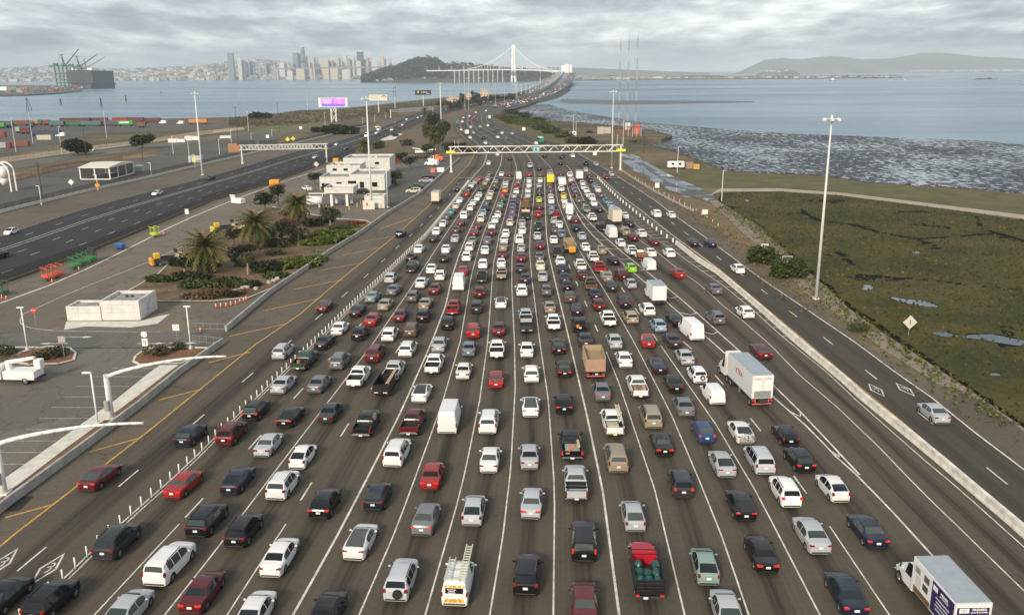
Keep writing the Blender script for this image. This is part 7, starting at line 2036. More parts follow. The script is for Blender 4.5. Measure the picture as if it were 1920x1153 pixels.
# open sided shed with a pale roof
A, B_, C_ = G(152, 337), G(207, 337), G(251, 325)
hs = hgt(A, 316)
D_ = A + C_ - B_
sh = thing('open_shed', A, 'open mesh sided shed with a pale sloping roof in the fenced lot', 'shed')
for q in (A, B_, C_, D_, A.lerp(B_, .5), B_.lerp(C_, .33), B_.lerp(C_, .67)):
 m = MB(); m.box((q - A) + Vector((0, 0, hs / 2)), (.4, .4, hs)); m.obj('post', M['white'], sh)
rv = [A - A, B_ - A, C_ - A, D_ - A]
cen = sum(rv, Vector()) / 4
rf = MB(); lo = [v + (v - cen) * .06 + Vector((0, 0, hs + .1)) for v in rv]; hi = [v + Vector((0, 0, .35)) for v in lo]; r1 = lo[0].lerp(lo[3], .5) + Vector((0, 0, 1.2)); r2 = lo[1].lerp(lo[2], .5) + Vector((0, 0, 1.2))
rf.add(lo + hi, [(0, 1, 5, 4), (1, 2, 6, 5), (2, 3, 7, 6), (3, 0, 4, 7), (3, 2, 1, 0)]); rf.add([hi[0], hi[1], r2, r1, hi[2], hi[3]], [(0, 1, 2, 3), (4, 5, 3, 2), (1, 4, 2), (5, 0, 3)])
rf.obj('roof', flat('shed_roof', (.66, .62, .52)), sh)
for u, v in ((0, 1), (1, 2), (2, 3), (3, 0)):
 m = MB(); m.quad(rv[u], rv[v], rv[v] + Vector((0, 0, hs)), rv[u] + Vector((0, 0, hs))); m.obj('mesh_side', M['mesh_45'], sh)
 m = MB(); m.box((0, (rv[v] - rv[u]).length / 2, .15), (.35, (rv[v] - rv[u]).length, .3)); o = m.obj('kerb_beam', M['white'], sh); o.location = rv[u]; o.rotation_euler = (0, 0, head(rv[v] - rv[u]))
p = G(262, 322); m = MB(); m.box((0, 0, 1.3), (3.4, 2.5, 2.6), 0, None, .05); o = m.obj('storage_box', flat('box_pale_green', (.36, .40, .36))); o.location = p; tag(o, 'pale green storage box beside the open shed', 'storage box')
p = G(368, 305); m = MB(); m.box((0, 0, 1.5), (6.0, 2.5, 3.0), 0, None, .05); o = m.obj('storage_box', flat('box_pale_blue', (.42, .45, .47))); o.location = p; tag(o, 'pale blue storage box near the tall mast light', 'storage box')
# sand silo on arched legs
p = G(10, 359); hh = hgt(p, 304)
r = thing('silo', p, 'white silo hung in an arched frame at the left edge', 'silo')
m = MB(); m.tube((0, 0, hh * .45), (0, 0, hh * .85), 1.9, None, 16); m.tube((0, 0, hh * .2), (0, 0, hh * .45), .5, 1.9, 16); m.obj('tank', M['white'], r, True)
for y in (-1.6, 1.6):
 m = MB(); pr = None
 for i in range(17):
  t = i / 16 * math.pi
  q = Vector((-3.1 * math.cos(t), y, hh * (.62 + .36 * math.sin(t)) if 0 < i < 16 else 0))
  if pr is not None: m.tube(pr, q, .28, None, 8)
  pr = q
 m.obj('arch_leg', M['white'], r)
# white stacked blocks and small site objects
for i, (x0, x1, y, h, cc, lab) in enumerate(((315, 346, 268, 2.2, (.66, .65, .60), 'row of white slabs in the far lot'), (346, 372, 264, 2.6, (.68, .67, .62), 'second row of white slabs in the far lot'), (412, 432, 260, 1.6, (.62, .60, .55), 'low white slab pile near the field'), (428, 450, 287, 4.5, (.34, .17, .09), 'rusty tarp covered heap beside the left gantry'), (150, 175, 283, 1.4, (.62, .60, .54), 'pale trailer roof behind the conifer'), (1120, 1146, 252, 4.5, (.42, .38, .32), 'weathered tank shed at the antenna site'), (1172, 1182, 245, 5, (.60, .60, .57), 'white hut under the red masts'), (1188, 1200, 252, 6, (.45, .12, .08), 'red cabin under the red masts'), (1286, 1300, 317, 2.6, (.30, .20, .14), 'brown shed beside the caravan'), (1300, 1312, 318, 2.0, (.50, .30, .08), 'orange tarp pile beside the caravan'), (505, 523, 352, 2.6, (.70, .28, .03), 'orange equipment box on the fence line'), (624, 634, 306, 2.0, (.70, .33, .03), 'orange barrels stack near the eastbound gantry column'))):
 a = G(x0, y); w = (G(x1, y) - a).x
 b = MB(); n = max(1, int(w / 4))
 r = thing('site_stack', a, lab, 'stack')
 for k in range(n):
  m = MB(); m.box((w * (k + .5) / n, 1.2, h / 2), (w / n - .12, 2.4, h * (1 - .12 * (k % 2))), 0, None, .08); m.obj('block', flat('stack_%d' % i, cc, .8), r)
# shipping containers on chassis
CC = {'r': (.22, .030, .028), 'd': (.11, .022, .026), 'o': (.48, .20, .05), 'g': (.025, .12, .05), 'G': (.05, .28, .05), 't': (.05, .13, .13), 'n': (.030, .045, .085), 'p': (.07, .06, .10), 'c': (.46, .42, .32), 'w': (.30, .36, .28), 'b': (.17, .055, .035), 's': (.32, .33, .33)}
CN = {'r': 'red', 'd': 'maroon', 'o': 'orange', 'g': 'green', 'G': 'bright green', 't': 'teal', 'n': 'navy', 'p': 'violet grey', 'c': 'cream', 'w': 'pale green', 'b': 'rust brown', 's': 'grey'}
cidx = {}
for (x0, x1, y, col, up, row) in ((23, 52, 236, 'b', 1, 'back'), (64, 71, 235, 'o', 1, 'back'), (72, 79, 235, 'g', 1, 'back'), (80, 92, 235, 'r', 1, 'back'), (112, 139, 231, 'd', 1, 'back'), (140, 167, 231, 'd', 1, 'back'), (170, 200, 230.5, 'd', 1, 'back'), (210, 238, 230, 'r', 1, 'back'), (240, 268, 230, 'd', 1, 'back'), (271, 299, 231, 'd', 1, 'back'),
                                  (-6, 8, 241, 'G', 1, 'middle'), (10, 24, 240, 't', 1, 'middle'), (54, 63, 240, 'n', 1, 'middle'), (92, 118, 238, 't', 1, 'middle'), (120, 151, 237.5, 'g', 1, 'middle'), (152, 188, 237.5, 't', 1, 'middle'), (189, 220, 237, 'p', 1, 'middle'), (221, 248, 237, 'G', 1, 'middle'), (258, 272, 240, 'b', 1, 'middle'),
                                  (29, 37, 250, 'w', 1, 'front'), (38, 55, 252, 'd', 1, 'front'), (56, 84, 256, 'n', 1, 'front'), (85, 112, 257, 'n', 1, 'front'), (-6, 9, 257, 'r', 0, 'front'), (-8, 11, 278, 's', 0, 'near'), (12, 19, 278, 'b', 0, 'near'), (20, 52, 275, 'b', 0, 'near'), (69, 95, 263, 'c', 0, 'near'), (354, 387, 233.5, 'o', 1, 'lone')):
 a = G(x0, y); w = min(13.5, (G(x1, y) - a).x); mp_ = (G(x1, y) - a).x
 cidx[(row, col)] = cidx.get((row, col), 0) + 1
 k = cidx[(row, col)]
 nth = ('first', 'second', 'third', 'fourth', 'fifth', 'sixth')[k - 1]
 lab = '%s shipping container, %s of its colour from the left in the %s row' % (CN[col], nth, row) if row != 'lone' else 'lone orange shipping container right of the rows'
 r = thing('shipping_container', a, lab, 'container', 'shipping containers in the yard')
 zb = 1.2 if up else .1
 m = MB(); m.box((mp_ / 2, 1.2, zb + 1.45), (mp_ - .3, 2.45, 2.9)); m.obj('shell', flat('container_' + col, CC[col], .6), r)
 n = 8; q = MB()
 for j in range(n): q.box((mp_ * (j + .5) / n, -.05, zb + 1.45), (mp_ / n * .5, .06, 2.7))
 q.obj('corrugation', flat('container_' + col, CC[col], .6), r)
 if up:
  q = MB(); q.box((mp_ / 2, 1.2, 1.0), (mp_ - .6, 1.0, .3)); q.obj('chassis', M['dark_metal'], r)
  for x in (1.5, mp_ - 2.0):
   q = MB(); q.tube((x, .1, .5), (x, 2.3, .5), .5, None, 10); q.obj('wheel', M['rubber'], r)
 if col == 'G' and row == 'middle' and k == 2:
  m = MB(); m.box((mp_ * .45, -.1, zb + 1.7), (mp_ * .6, .04, .9)); m.obj('white_lettering_band', M['white'], r)
# ------------------------------------------------------------------ maintenance equipment in the yard
def light_trailer(px, py, col, label, k=1.0, top=True):
 p = G(px, py)
 r = thing('light_trailer', p, label, 'trailer', None, -.6)
 mt = flat('equip_' + label.split()[0] + label.split()[1], col, .55)
 m = MB(); m.box((0, 0, .75), (2.4, 1.3, .55), 0, None, .06); m.obj('body', mt, r)
 m = MB()
 for x in (-1.0, 1.0):
  for y in (-.5, .5): m.box((x, y, 1.6), (.1, .1, 1.7))
 m.obj('frame', mt, r)
 if top:
  m = MB(); m.box((0, -.6, 2.48), (2.6, .12, .10)); m.box((0, .6, 2.48), (2.6, .12, .10)); m.box((0, -.2, 2.1), (2.3, .1, .12)); m.obj('panel', mt if top is True else flat('solar', (.05, .06, .07), .3), r)
 add_wheels(r, (0,), .34, .2, .82)
 for o in r.children:
  if o.name.startswith('wheel'): o.location = (.9 if o.location.x > 0 else -.9, -.7 if o.location.x > 0 else .7, .34); o.rotation_euler = (0, 0, math.pi / 2)
 m = MB(); m.box((1.8, 0, .5), (1.4, .1, .1)); m.obj('drawbar', M['dark_metal'], r)
 return r
light_trailer(90, 525, (.62, .09, .025), 'orange red light tower trailer nearest the photo edge'); light_trailer(108, 519, (.58, .085, .025), 'second orange red light tower trailer on the fence line')
light_trailer(140, 504, (.025, .20, .05), 'green light tower trailer nearest the orange ones'); light_trailer(156, 497, (.025, .18, .05), 'middle green light tower trailer on the fence line'); r = light_trailer(173, 490, (.025, .24, .06), 'green trailer with a dark message board', top=False)
m = MB(); m.box((0, 0, 2.2), (2.6, .25, 1.6), 0, None, .04); m.obj('message_board', M['dark_metal'], r)
r = light_trailer(291, 444, (.42, .55, .03), 'lime yellow light tower trailer by the fence')
p = G(226, 468); r = thing('compressor', p, 'blue towable compressor by the fence', 'compressor', None, -.6)
m = MB(); m.box((0, 0, .9), (2.6, 1.4, 1.1), 0, None, .25); m.obj('housing', flat('compressor_blue', (.03, .10, .30)), r)
add_wheels(r, (0,), .34, .2, .9)
p = G(6, 553); light_trailer(6, 553, (.05, .10, .06), 'dark green light trailer at the photo edge')
# water barrier sled with a folded flap
p = G(447, 382); r = thing('barrier_sled', p, 'white crash cushion trailer with a raised flap on the fence line', 'trailer', None, -.5)
m = MB(); m.box((0, 0, .9), (4.2, 2.0, 1.5), 0, None, .12); m.obj('bin', M['white'], r)
m = MB(); m.box((-1.2, -.1, 2.2), (2.0, .15, 1.6), 0, Matrix.Rotation(.35, 4, 'X')); m.obj('flap', M['white'], r)
def attenuator(px, py, ang, label, colr):
 p = G(px, py)
 r = thing('attenuator_truck', p, label, 'truck', None, ang)
 m = MB(); m.box((0, -.2, 1.0), (2.3, .5, 1.5), 0, None, .08); m.obj('crash_cushion', flat('cushion_' + label[:5], colr), r)
 for k in range(2):
  m = MB(); m.box((0, -.47, .65 + k * .7), (2.2, .04, .25)); m.obj('reflective_stripe', flat('stripe_yellow', (.7, .55, .05)), r)
 m = MB(); m.box((0, 2.4, 1.0), (2.3, 4.6, .25)); m.obj('bed', M['dark_metal'], r)
 for s in (-1, 1):
  m = MB(); m.box((s * 1.12, 2.4, 1.4), (.06, 4.5, .5)); m.obj('side_rail', M['dark_metal'], r)
 m = MB(); m.box((-.4, 1.0, 1.9), (1.2, 1.2, 1.3), 0, None, .1); m.obj('platform', flat('platform_yellow', (.62, .42, .03)), r)
 m = MB(); m.box((0, 4.8, 2.7), (2.3, .15, .9), 0, None, .04); m.obj('arrow_board', M['black'], r)
 sp = truck_cab(r, 5.0, (.50, .44, .28), tall=2.3, hood=1.5)
 add_wheels(r, (1.2,), .46, .5, 1.2); add_wheels(r, sp['wheels'], .46, .28, 1.08)
 return r
attenuator(287, 499, -.95, 'orange and yellow crash cushion truck left of the near palm', (.68, .25, .03)); attenuator(401, 438, -.95, 'yellow crash cushion truck behind the near palm', (.62, .50, .05))
# orange plant and white trucks in the upper parking lot
p = G(832, 303); r = thing('cable_plant', p, 'white truck with bright orange plant near the left gantry column', 'truck', None, 1.4)
m = MB(); m.box((0, 2.0, 1.4), (2.4, 4.0, 1.6), 0, None, .3); m.box((0, 3.0, 2.5), (1.8, 2.0, .9), 0, None, .3); m.obj('orange_body', flat('plant_orange', (.72, .13, .03)), r); truck_cab(r, 4.4, (.74, .74, .72)); add_wheels(r, (1.0, 6.4), .46, .3, 1.1)
for i, (x, y, lab) in enumerate(((826, 323, 'white tank cart beside the left gantry column'), (812, 324, 'striped red and white barrier stack by the gantry'))):
 p = G(x, y); m = MB(); m.box((0, 0, .9), (3.0 - i, 1.6, 1.8), 0, None, .1); o = m.obj('site_cart', M['white'] if i == 0 else flat('barrier_stripe', (.55, .16, .12))); o.location = p; tag(o, lab, 'site equipment')
p = G(778, 289); r = thing('lift_truck', p, 'white bucket lift truck below the far grass bank', 'truck', None, -1.5)
m = MB(); m.box((0, 2.2, 1.2), (2.2, 4.2, 1.2), 0, None, .08); m.obj('utility_body', M['white'], r); truck_cab(r, 4.6, (.74, .74, .72)); m = MB(); m.tube((0, 3.6, 2.2), (0, -1.2, 2.9), .22, .18, 8); m.obj('boom', M['white'], r); add_wheels(r, (1.1, 6.6), .44, .3, 1.08)
# bucket truck at the left edge of the lower lot
p = G(77, 716); r = thing('bucket_truck', p, 'white bucket truck cut off by the left photo edge', 'truck', None, 1.50)
m = MB(); m.box((0, 2.2, 1.15), (2.2, 4.2, 1.1), 0, None, .06); m.obj('utility_body', M['white'], r)
for k in range(4):
 m = MB(); m.box((1.12, .8 + k * .95, 1.2), (.03, .8, .8)); d = m.obj('locker_door', flat('locker_white', (.66, .66, .63)), r); m = MB(); m.box((1.15, .8 + k * .95, 1.3), (.03, .2, .06)); m.obj('handle', M['dark_metal'], d)
m = MB(); m.tube((0, 4.0, 2.6), (.0, .4, 3.3), .28, .22, 8); m.tube((0, 4.0, 1.7), (0, 4.0, 2.8), .4, None, 10); m.obj('boom', M['white'], r)
m = MB(); m.box((0, -.1, 2.5), (1.0, .9, 1.2), 0, None, .06); m.obj('bucket', M['white'], r)
m = MB(); m.box((0, .05, .7), (2.2, .4, .3)); m.obj('rear_step', M['dark_metal'], r)
truck_cab(r, 4.6, (.74, .74, .72), tall=2.3, hood=1.5); add_wheels(r, (1.4,), .46, .45, 1.12); add_wheels(r, (6.6,), .46, .28, 1.06)
# caravans on the shore
for (x0, x1, y, lab) in ((1252, 1284, 317, 'white caravan parked on the shore by the flooded road'), (1066, 1081, 256, 'white camper parked on the muddy lot')):
 a = G(x0, y); w = (G(x1, y) - a).x
 r = thing('caravan', a, lab, 'caravan')
 m = MB(); m.box((w / 2, 1.2, 1.7), (w, 2.4, 2.5), 0, None, .25); m.obj('body', M['white'], r)
 for f_ in (.3, .72):
  m = MB(); m.box((w * f_, -.02, 2.0), (w * .16, .06, .8)); m.obj('window', M['glass'], r)
 for f_ in (.35, .6):
  m = MB(); m.tube((w * f_, 0, .4), (w * f_, .3, .4), .4, None, 12); m.obj('wheel', M['rubber'], r)
# ------------------------------------------------------------------ billboards, masts
def lattice(root, h, w0, w1, bands, name='mast_section', r=.07):
 n = len(bands)
 for k in range(n):
  za, zb = h * k / n, h * (k + 1) / n
  wa, wb = w0 + (w1 - w0) * k / n, w0 + (w1 - w0) * (k + 1) / n
  m = MB()
  ca = [Vector((x * wa / 2, y * wa / 2, za)) for x, y in ((-1, -1), (1, -1), (1, 1), (-1, 1))]
  cb = [Vector((x * wb / 2, y * wb / 2, zb)) for x, y in ((-1, -1), (1, -1), (1, 1), (-1, 1))]
  for i in range(4):
   m.tube(ca[i], cb[i], r, None, 4, 0, False)
   steps = max(1, int((zb - za) / max(wa, .8) / 1.2))
   for j in range(steps):
    m.tube(ca[i].lerp(cb[i], j / steps), ca[(i + 1) % 4].lerp(cb[(i + 1) % 4], (j + 1) / steps), r * .6, None, 4, 0, False)
  m.obj(name, bands[k], root)
def billboard(x0, x1, yt, yb, ybase, label, draw, posts_=1, frame=None):
 xm = (x0 + x1) / 2
 p = G(xm, ybase)
 r = thing('billboard', p, label, 'billboard')
 zt, zb = hgt(p, yt), hgt(p, yb)
 w = (x1 - x0) * mpp(p)
 m = MB(); m.box((0, 0, (zt + zb) / 2), (w, .9, zt - zb), 0, None, .08); m.obj('board', frame or M['dark_metal'], r)
 draw(r, w, zb, zt)
 if posts_ == 1:
  m = MB(); m.tube((0, .3, 0), (0, .3, zb + .2), .55, .5, 10); m.obj('post', M['pole'], r)
 else: lattice(r, zb, w * .16, w * .16, [M['white']], 'lattice_post', .28)
 return r, w, zb, zt
def emis(name, col, s):
 return mat(name, col, .5, 0, emit=s)
def d1(r, w, zb, zt):
 h = zt - zb
 for (x0, x1, z0, z1, c, n) in ((-.40, .42, .06, .94, (.28, .10, .72), 'screen'), (.02, .40, .36, .92, (.62, .14, .75), 'screen_glow_panel'), (-.38, .42, .08, .34, (.16, .09, .62), 'screen_footer')):
  m = MB(); m.box((w * (x0 + x1) / 2, -.47 - .03 * (n != 'screen'), zb + h * (z0 + z1) / 2), (w * (x1 - x0), .04, h * (z1 - z0))); m.obj(n, emis('led_' + n, c, .55), r)
 for k in range(3):
  m = MB(); m.box((-w * .2, -.53, zb + h * (.78 - .17 * k)), (w * (.34 - .03 * k), .02, h * .07)); m.obj('lettering', emis('led_text', (.75, .60, .90), .4), r)
 m = MB(); m.box((w * .22, -.55, zb + h * .62), (w * .05, .02, h * .5)); m.obj('figure', emis('led_pink', (.80, .35, .62), .5), r)
def d2(r, w, zb, zt):
 h = zt - zb
 m = MB(); m.box((0, -.47, (zb + zt) / 2), (w * .96, .04, h * .9)); m.obj('poster', flat('poster_cream', (.62, .60, .52)), r)
 for k in range(3):
  m = MB(); m.box((-w * .2, -.50, zb + h * (.75 - .2 * k)), (w * .42, .02, h * .05)); m.obj('lettering', flat('poster_text', (.35, .32, .26)), r)
 for s in (-1, 1):
  m = MB(); m.tube((w * .30 + s * w * .02, -.52, zb + h * .85), (w * .30 + s * w * .13, -.52, zb + h * .5), h * .07, h * .04, 6); m.obj('bird_wing', M['black'], r)
 m = MB(); m.box((w * .32, -.50, zb + h * .22), (w * .1, .02, h * .07)); m.obj('lettering', flat('poster_text', (.35, .32, .26)), r)
def d3(r, w, zb, zt):
 h = zt - zb
 m = MB(); m.box((0, -.47, (zb + zt) / 2), (w * .97, .04, h * .92)); m.obj('poster', flat('poster_black', (.015, .02, .02)), r)
 m = MB(); m.tube((-w * .3, -.53, zb + h * .58), (-w * .3, -.49, zb + h * .58), h * .2, None, 12); m.obj('emblem', flat('emblem_green', (.50, .55, .22)), r)
 text_obj('perplexity', h * .34, M['white'], r, Matrix.Translation((w * .08, -.50, zb + h * .58)) @ REAR)
 m = MB(); m.box((w * .3, -.5, zb + h * .25), (w * .2, .02, h * .07)); m.obj('lettering', M['white'], r)
billboard(599.5, 653.5, 184, 201, 229, 'bright purple digital billboard on a white lattice post', d1, 2, M['white'])
billboard(692, 728.5, 177, 190, 212, 'cream billboard with a black winged figure on a single post', d2)
billboard(779, 809, 169.5, 178.5, 199, 'black billboard with white lettering on a pale post', d3)
# antenna post between the billboards
p = G(741, 204); r = thing('antenna_post', p, 'dark antenna post between the cream and black billboards', 'antenna'); h = hgt(p, 163)
m = MB(); m.tube((0, 0, 0), (0, 0, h), .45, .3, 8); m.obj('pole', M['pole'], r)
for z in (.62, .78, .95):
 for k in range(3):
  a = k * 2.09; m = MB(); m.box((math.cos(a) * 1.3, math.sin(a) * 1.3, h * z), (.5, .5, 2.2)); m.obj('antenna_panel', M['dark_metal'], r)
red, wm = flat('mast_red', (.25, .06, .05)), flat('mast_white', (.45, .45, .45))
for i, (x, y, t, lab) in enumerate(((1160, 246, 78, 'left red and white radio mast on the spit'), (1175, 248, 76, 'middle red and white radio mast on the spit, the stoutest'), (1191, 250, 69, 'right red and white radio mast on the spit'))):
 p = G(x, y); r = thing('radio_mast', p, lab, 'radio mast'); h = hgt(p, t)
 lattice(r, h, 1.2 if i == 1 else .8, .5, [red if k % 2 == 0 else wm for k in range(9)], r=.04)
 m = MB(); m.tube((0, 0, h), (0, 0, h + 4), .05, None, 5); m.obj('whip_antenna', M['dark_metal'], r)
p = G(1190, 256); r = thing('steel_trestle', p, 'red steel trestle at the foot of the radio masts', 'trestle')
for k in range(4):
 m = MB(); m.tube((-4 + k * 2.6, 0, 0), (-4 + k * 2.6, 0, 5.4), .2, None, 6); m.obj('leg', wm, r)
m = MB(); m.box((0, 0, 5.6), (10, 1, .6)); m.box((-6, 6, 3), (9, 2, 1.2)); m.obj('beam', flat('trestle_red', (.26, .05, .03)), r)
# ------------------------------------------------------------------ causeway, viaduct and bridge
BW = flat('bridge_white', (.80, .80, .77), .6)
VC = mat('viaduct_concrete', (.36, .35, .32), .85, .15, .02)
def viaduct(name, path, w, label, lamps=0, side=1):
 pts = smooth_line([RD(x, y, D) for x, y, D in path], 2)
 r = thing(name, pts[0], label, 'bridge')
 b = MB(); n = len(pts); o = 0
 for i, p in enumerate(pts):
  t = (pts[min(i + 1, n - 1)] - pts[max(i - 1, 0)]); t.z = 0; t.normalize()
  s = Vector((t.y, -t.x, 0)) * (w / 2)
  q = p - pts[0]
  b.v += [tuple(q - s), tuple(q + s), tuple(q + s - Vector((0, 0, 4.5))), tuple(q - s - Vector((0, 0, 4.5)))]
 for i in range(n - 1):
  a = 4 * i
  for j in range(4): b.f.append([a + j, a + (j + 1) % 4, a + 4 + (j + 1) % 4, a + 4 + j]); b.m.append(0)
 b.obj('deck', VC, r)
 b = MB()
 for i in range(n - 1):
  for sd in (-1, 1):
   t = (pts[i + 1] - pts[i]); t.z = 0; t.normalize(); s = Vector((t.y, -t.x, 0)) * (w / 2 - .3) * sd
   A, B_ = pts[i] - pts[0] + s, pts[i + 1] - pts[0] + s
   u = Vector((0, 0, 1.1)); v = Vector((t.y, -t.x, 0)) * .3
   b.add([A, B_, B_ + u, A + u, A + v, B_ + v, B_ + u + v, A + u + v], [(0, 1, 2, 3), (7, 6, 5, 4), (3, 2, 6, 7)])
 b.obj('parapet', VC, r)
 b = MB(); ribbon(b, [p - pts[0] for p in pts], w - 2.5, .06); b.obj('roadway', M['asphalt_plain'], r)
 for p, d in walk(pts, 60, 120):
  hz = p.z - WATER_Z - 4
  if hz < 3: continue
  m = MB(); m.box((p.x - pts[0].x, p.y - pts[0].y, p.z - pts[0].z - 4.3 - hz / 2), (6, 5, hz + 1), 0, None, .8); m.obj('pier', VC, r)
 if lamps:
  for p, d in walk(pts, 20, lamps):
   s = Vector((d.y, -d.x, 0)) * (w / 2 - .8) * side
   q = p - pts[0] + s
   m = MB(); m.tube(q, q + Vector((0, 0, 17)), .32, .2, 6); m.box(q + Vector((-.8, 0, 17)), (2.4, .6, .4)); m.obj('lamp_post', BW, r)
 return r, pts
WB = [(980, 189, 1230), (1010, 182.5, 1370), (1035, 172.5, 1680), (1052, 161, 2120), (1064, 151, 2650), (1071, 143, 3250), (1073.5, 137, 3620)]
EB = [(950, 182.5, 1330), (985, 175, 1560), (1010, 166, 1900), (1028, 155.5, 2350), (1040, 147, 2850), (1048, 140, 3350), (1053, 135, 3680)]
wv, wpts = viaduct('causeway_viaduct', WB, 27, 'right hand viaduct deck full of traffic rising towards the bridge')
ev, epts = viaduct('causeway_viaduct', EB, 25, 'left hand viaduct deck lined with tall white lamp posts', 62, 1)
# rock embankment under the start of the causeway
emb = MB()
for i, (p, d) in enumerate(walk(wpts[:14], 0, 12)):
 s = Vector((d.y, -d.x, 0))
 emb.v += [tuple(p + s * 13 + Vector((0, 0, -.3))), tuple(Vector((p.x, p.y, WATER_Z - .3)) + s * 26)]
 if i:
  a = 2 * i
  emb.f.append([a - 2, a - 1, a + 1, a]); emb.m.append(0)
tag(emb.obj('causeway_embankment', mat('embankment', (.045, .044, .040), .95, .35, .12)), kind='structure')
# suspension span with its single white tower
tw = RD(963, 152.4, 4060); tw.z = WATER_Z
hT = hgt(tw, 84.5)
br = thing('suspension_bridge', tw, 'white single tower suspension bridge in the distance', 'bridge')
for (dx, dy) in ((-5.5, -6), (5.5, -6), (-5.5, 6), (5.5, 6)):
 m = MB(); n = 5
 m.tube((dx * 1.5, dy * 1.3, 0), (dx, dy, 60), 5.8, 5.0, 6); m.tube((dx, dy, 60), (dx * .72, dy * .7, hT + 2), 5.0, 4.0, 6); m.obj('tower_shaft', BW, br)
for z in (20, 75, 100, 122, 142, 156):
 m = MB(); m.box((0, 0, z), (13, 10, 5)); m.obj('tower_strut', BW, br)
dk = [RD(800, 132.6, 3980), RD(850, 131.8, 4000), RD(900, 130.6, 4030), RD(963, 130.3, 4060), RD(1020, 131.5, 3920), RD(1052, 133.6, 3720)]
dks = smooth_line(dk, 2)
for off_ in (-22, 22):
 m = MB()
 for a, c in zip(dks[:-1], dks[1:]):
  d = (c - a); t = Vector((d.x, d.y, 0)).normalized(); s = Vector((t.y, -t.x, 0)) * off_
  A, C_ = a - tw + s, c - tw + s
  v = s.normalized() * 13; dn = Vector((0, 0, -4.0))
  m.add([A - v, A + v, C_ + v, C_ - v, A - v + dn, A + v + dn, C_ + v + dn, C_ - v + dn], [(0, 1, 2, 3), (7, 6, 5, 4), (0, 4, 5, 1), (2, 6, 7, 3), (1, 5, 6, 2), (3, 7, 4, 0)])
 m.obj('deck', BW, br)
top = Vector((0, 0, hT))
for off_ in (-8, 8):
 for tgt, nm in ((RD(876, 129.5, 4015), 'main_cable'), (RD(1031, 130.5, 3850), 'main_cable')):
  e = tgt - tw; m = MB(); pr = None; pts = []
  for i in range(17):
   t = i / 16
   q = top.lerp(e, t); q.z -= 4 * t * (1 - t) * 22; q.y += off_ * t
   pts.append(q)
   if pr is not None: m.tube(pr, q, 1.1, None, 5, 0, False)
   pr = q
  m.obj(nm, BW, br)
  m = MB()
  for q in pts[2:-1]:
   zt = interp(sorted((a.x - tw.x, a.z - tw.z) for a in dks), q.x)
   m.tube(q, (q.x, q.y + off_ * 1.5, zt), .42, None, 4, 0, False)
  m.obj('suspender', BW, br); br.children[-1]['kind'] = 'stuff'
m = MB()
for p, d in walk(dks, 0, 55):
 q = p - tw
 m.tube(q + Vector((0, -30, 0)), q + Vector((0, -30, 18)), .45, None, 4); m.tube(q + Vector((0, 30, 0)), q + Vector((0, 30, 18)), .45, None, 4)
q = m.obj('lamp_posts', BW, br); q['kind'] = 'stuff'
for (x, y, D) in [(852 + 9 * k_, 133 - k_ * .1, 3960) for k_ in range(11)] + [(1013, 133, 3950), (1036, 134, 3850)]:
 a = RD(x, y, D) - tw; m = MB(); m.box((a.x, a.y, a.z / 2), (5, 14, a.z)); m.obj('pier', VC, br)
# white wrapped scaffold blocks where the viaduct meets the span
for i, (x, w, t) in enumerate(((1056, 9, 124), (1063, 8, 122), (1070, 6, 123))):
 p = RD(x, 137.5, 3700); m = MB(); hh = (137.5 - t) * 3700 / F; m.box((0, 0, hh / 2), (w * 1.9, 14, hh), 0, None, 1.5)
 o = m.obj('wrapped_scaffold', BW); o.location = p; tag(o, ('left', 'middle', 'right')[i] + ' white wrapped tower block at the bridge end', 'scaffold')
# distant traffic on the viaducts and causeway, too small to tell apart
dt = MB(); rnd = random.Random(8)
dcol = [(.7, .7, .68), (.02, .02, .02), (.3, .31, .32), (.25, .02, .02), (.02, .04, .10), (.10, .10, .11)]
for pts, w in ((wpts, 25), (epts, 23)):
 for p, d in walk(pts, 5, 9):
  for lane in range(5):
   if rnd.random() < (.62 if w == 25 else .82): continue
   s = Vector((d.y, -d.x, 0)) * (w * (lane / 5 - .4)); c = p + s
   T = Matrix.Translation(c + Vector((0, 0, .06))) @ Matrix.Rotation(head(d), 4, 'Z'); k = rnd.randrange(6)
   dt.box((0, 0, .6), (1.9, 4.6, .75), k, T); dt.box((0, -.1, 1.2), (1.6, 2.4, .55), 1 if rnd.random() < .5 else k, T)
for p, d in walk([a.lerp(b, .5) for a, b in zip(fl, fr)][27:], 0, 8):
 for lane in range(6):
  if rnd.random() < .62: continue
  c = p + Vector((d.y, -d.x, 0)) * (-10 + lane * 4)
  T = Matrix.Translation(c) @ Matrix.Rotation(head(d), 4, 'Z'); k = rnd.randrange(6)
  dt.box((0, 0, .75), (1.9, 4.6, .75), k, T); dt.box((0, -.1, 1.35), (1.6, 2.4, .55), 1 if rnd.random() < .5 else k, T)
for p, d in walk(EM[38:], 0, 12):
 for lane in range(5):
  if rnd.random() < .7: continue
  c = p + Vector((d.y, -d.x, 0)) * (-9 + lane * 3.8)
  T = Matrix.Translation(c) @ Matrix.Rotation(head(d), 4, 'Z'); k = rnd.randrange(6)
  dt.box((0, 0, .75), (1.9, 4.6, .75), k, T); dt.box((0, 0, 1.35), (1.6, 2.4, .55), 1, T)
tag(dt.obj('distant_traffic', [mat('far_car_%d' % i, c, .4, .1) for i, c in enumerate(dcol)]), 'distant cars crowding the causeway and viaducts', 'cars', kind='stuff')
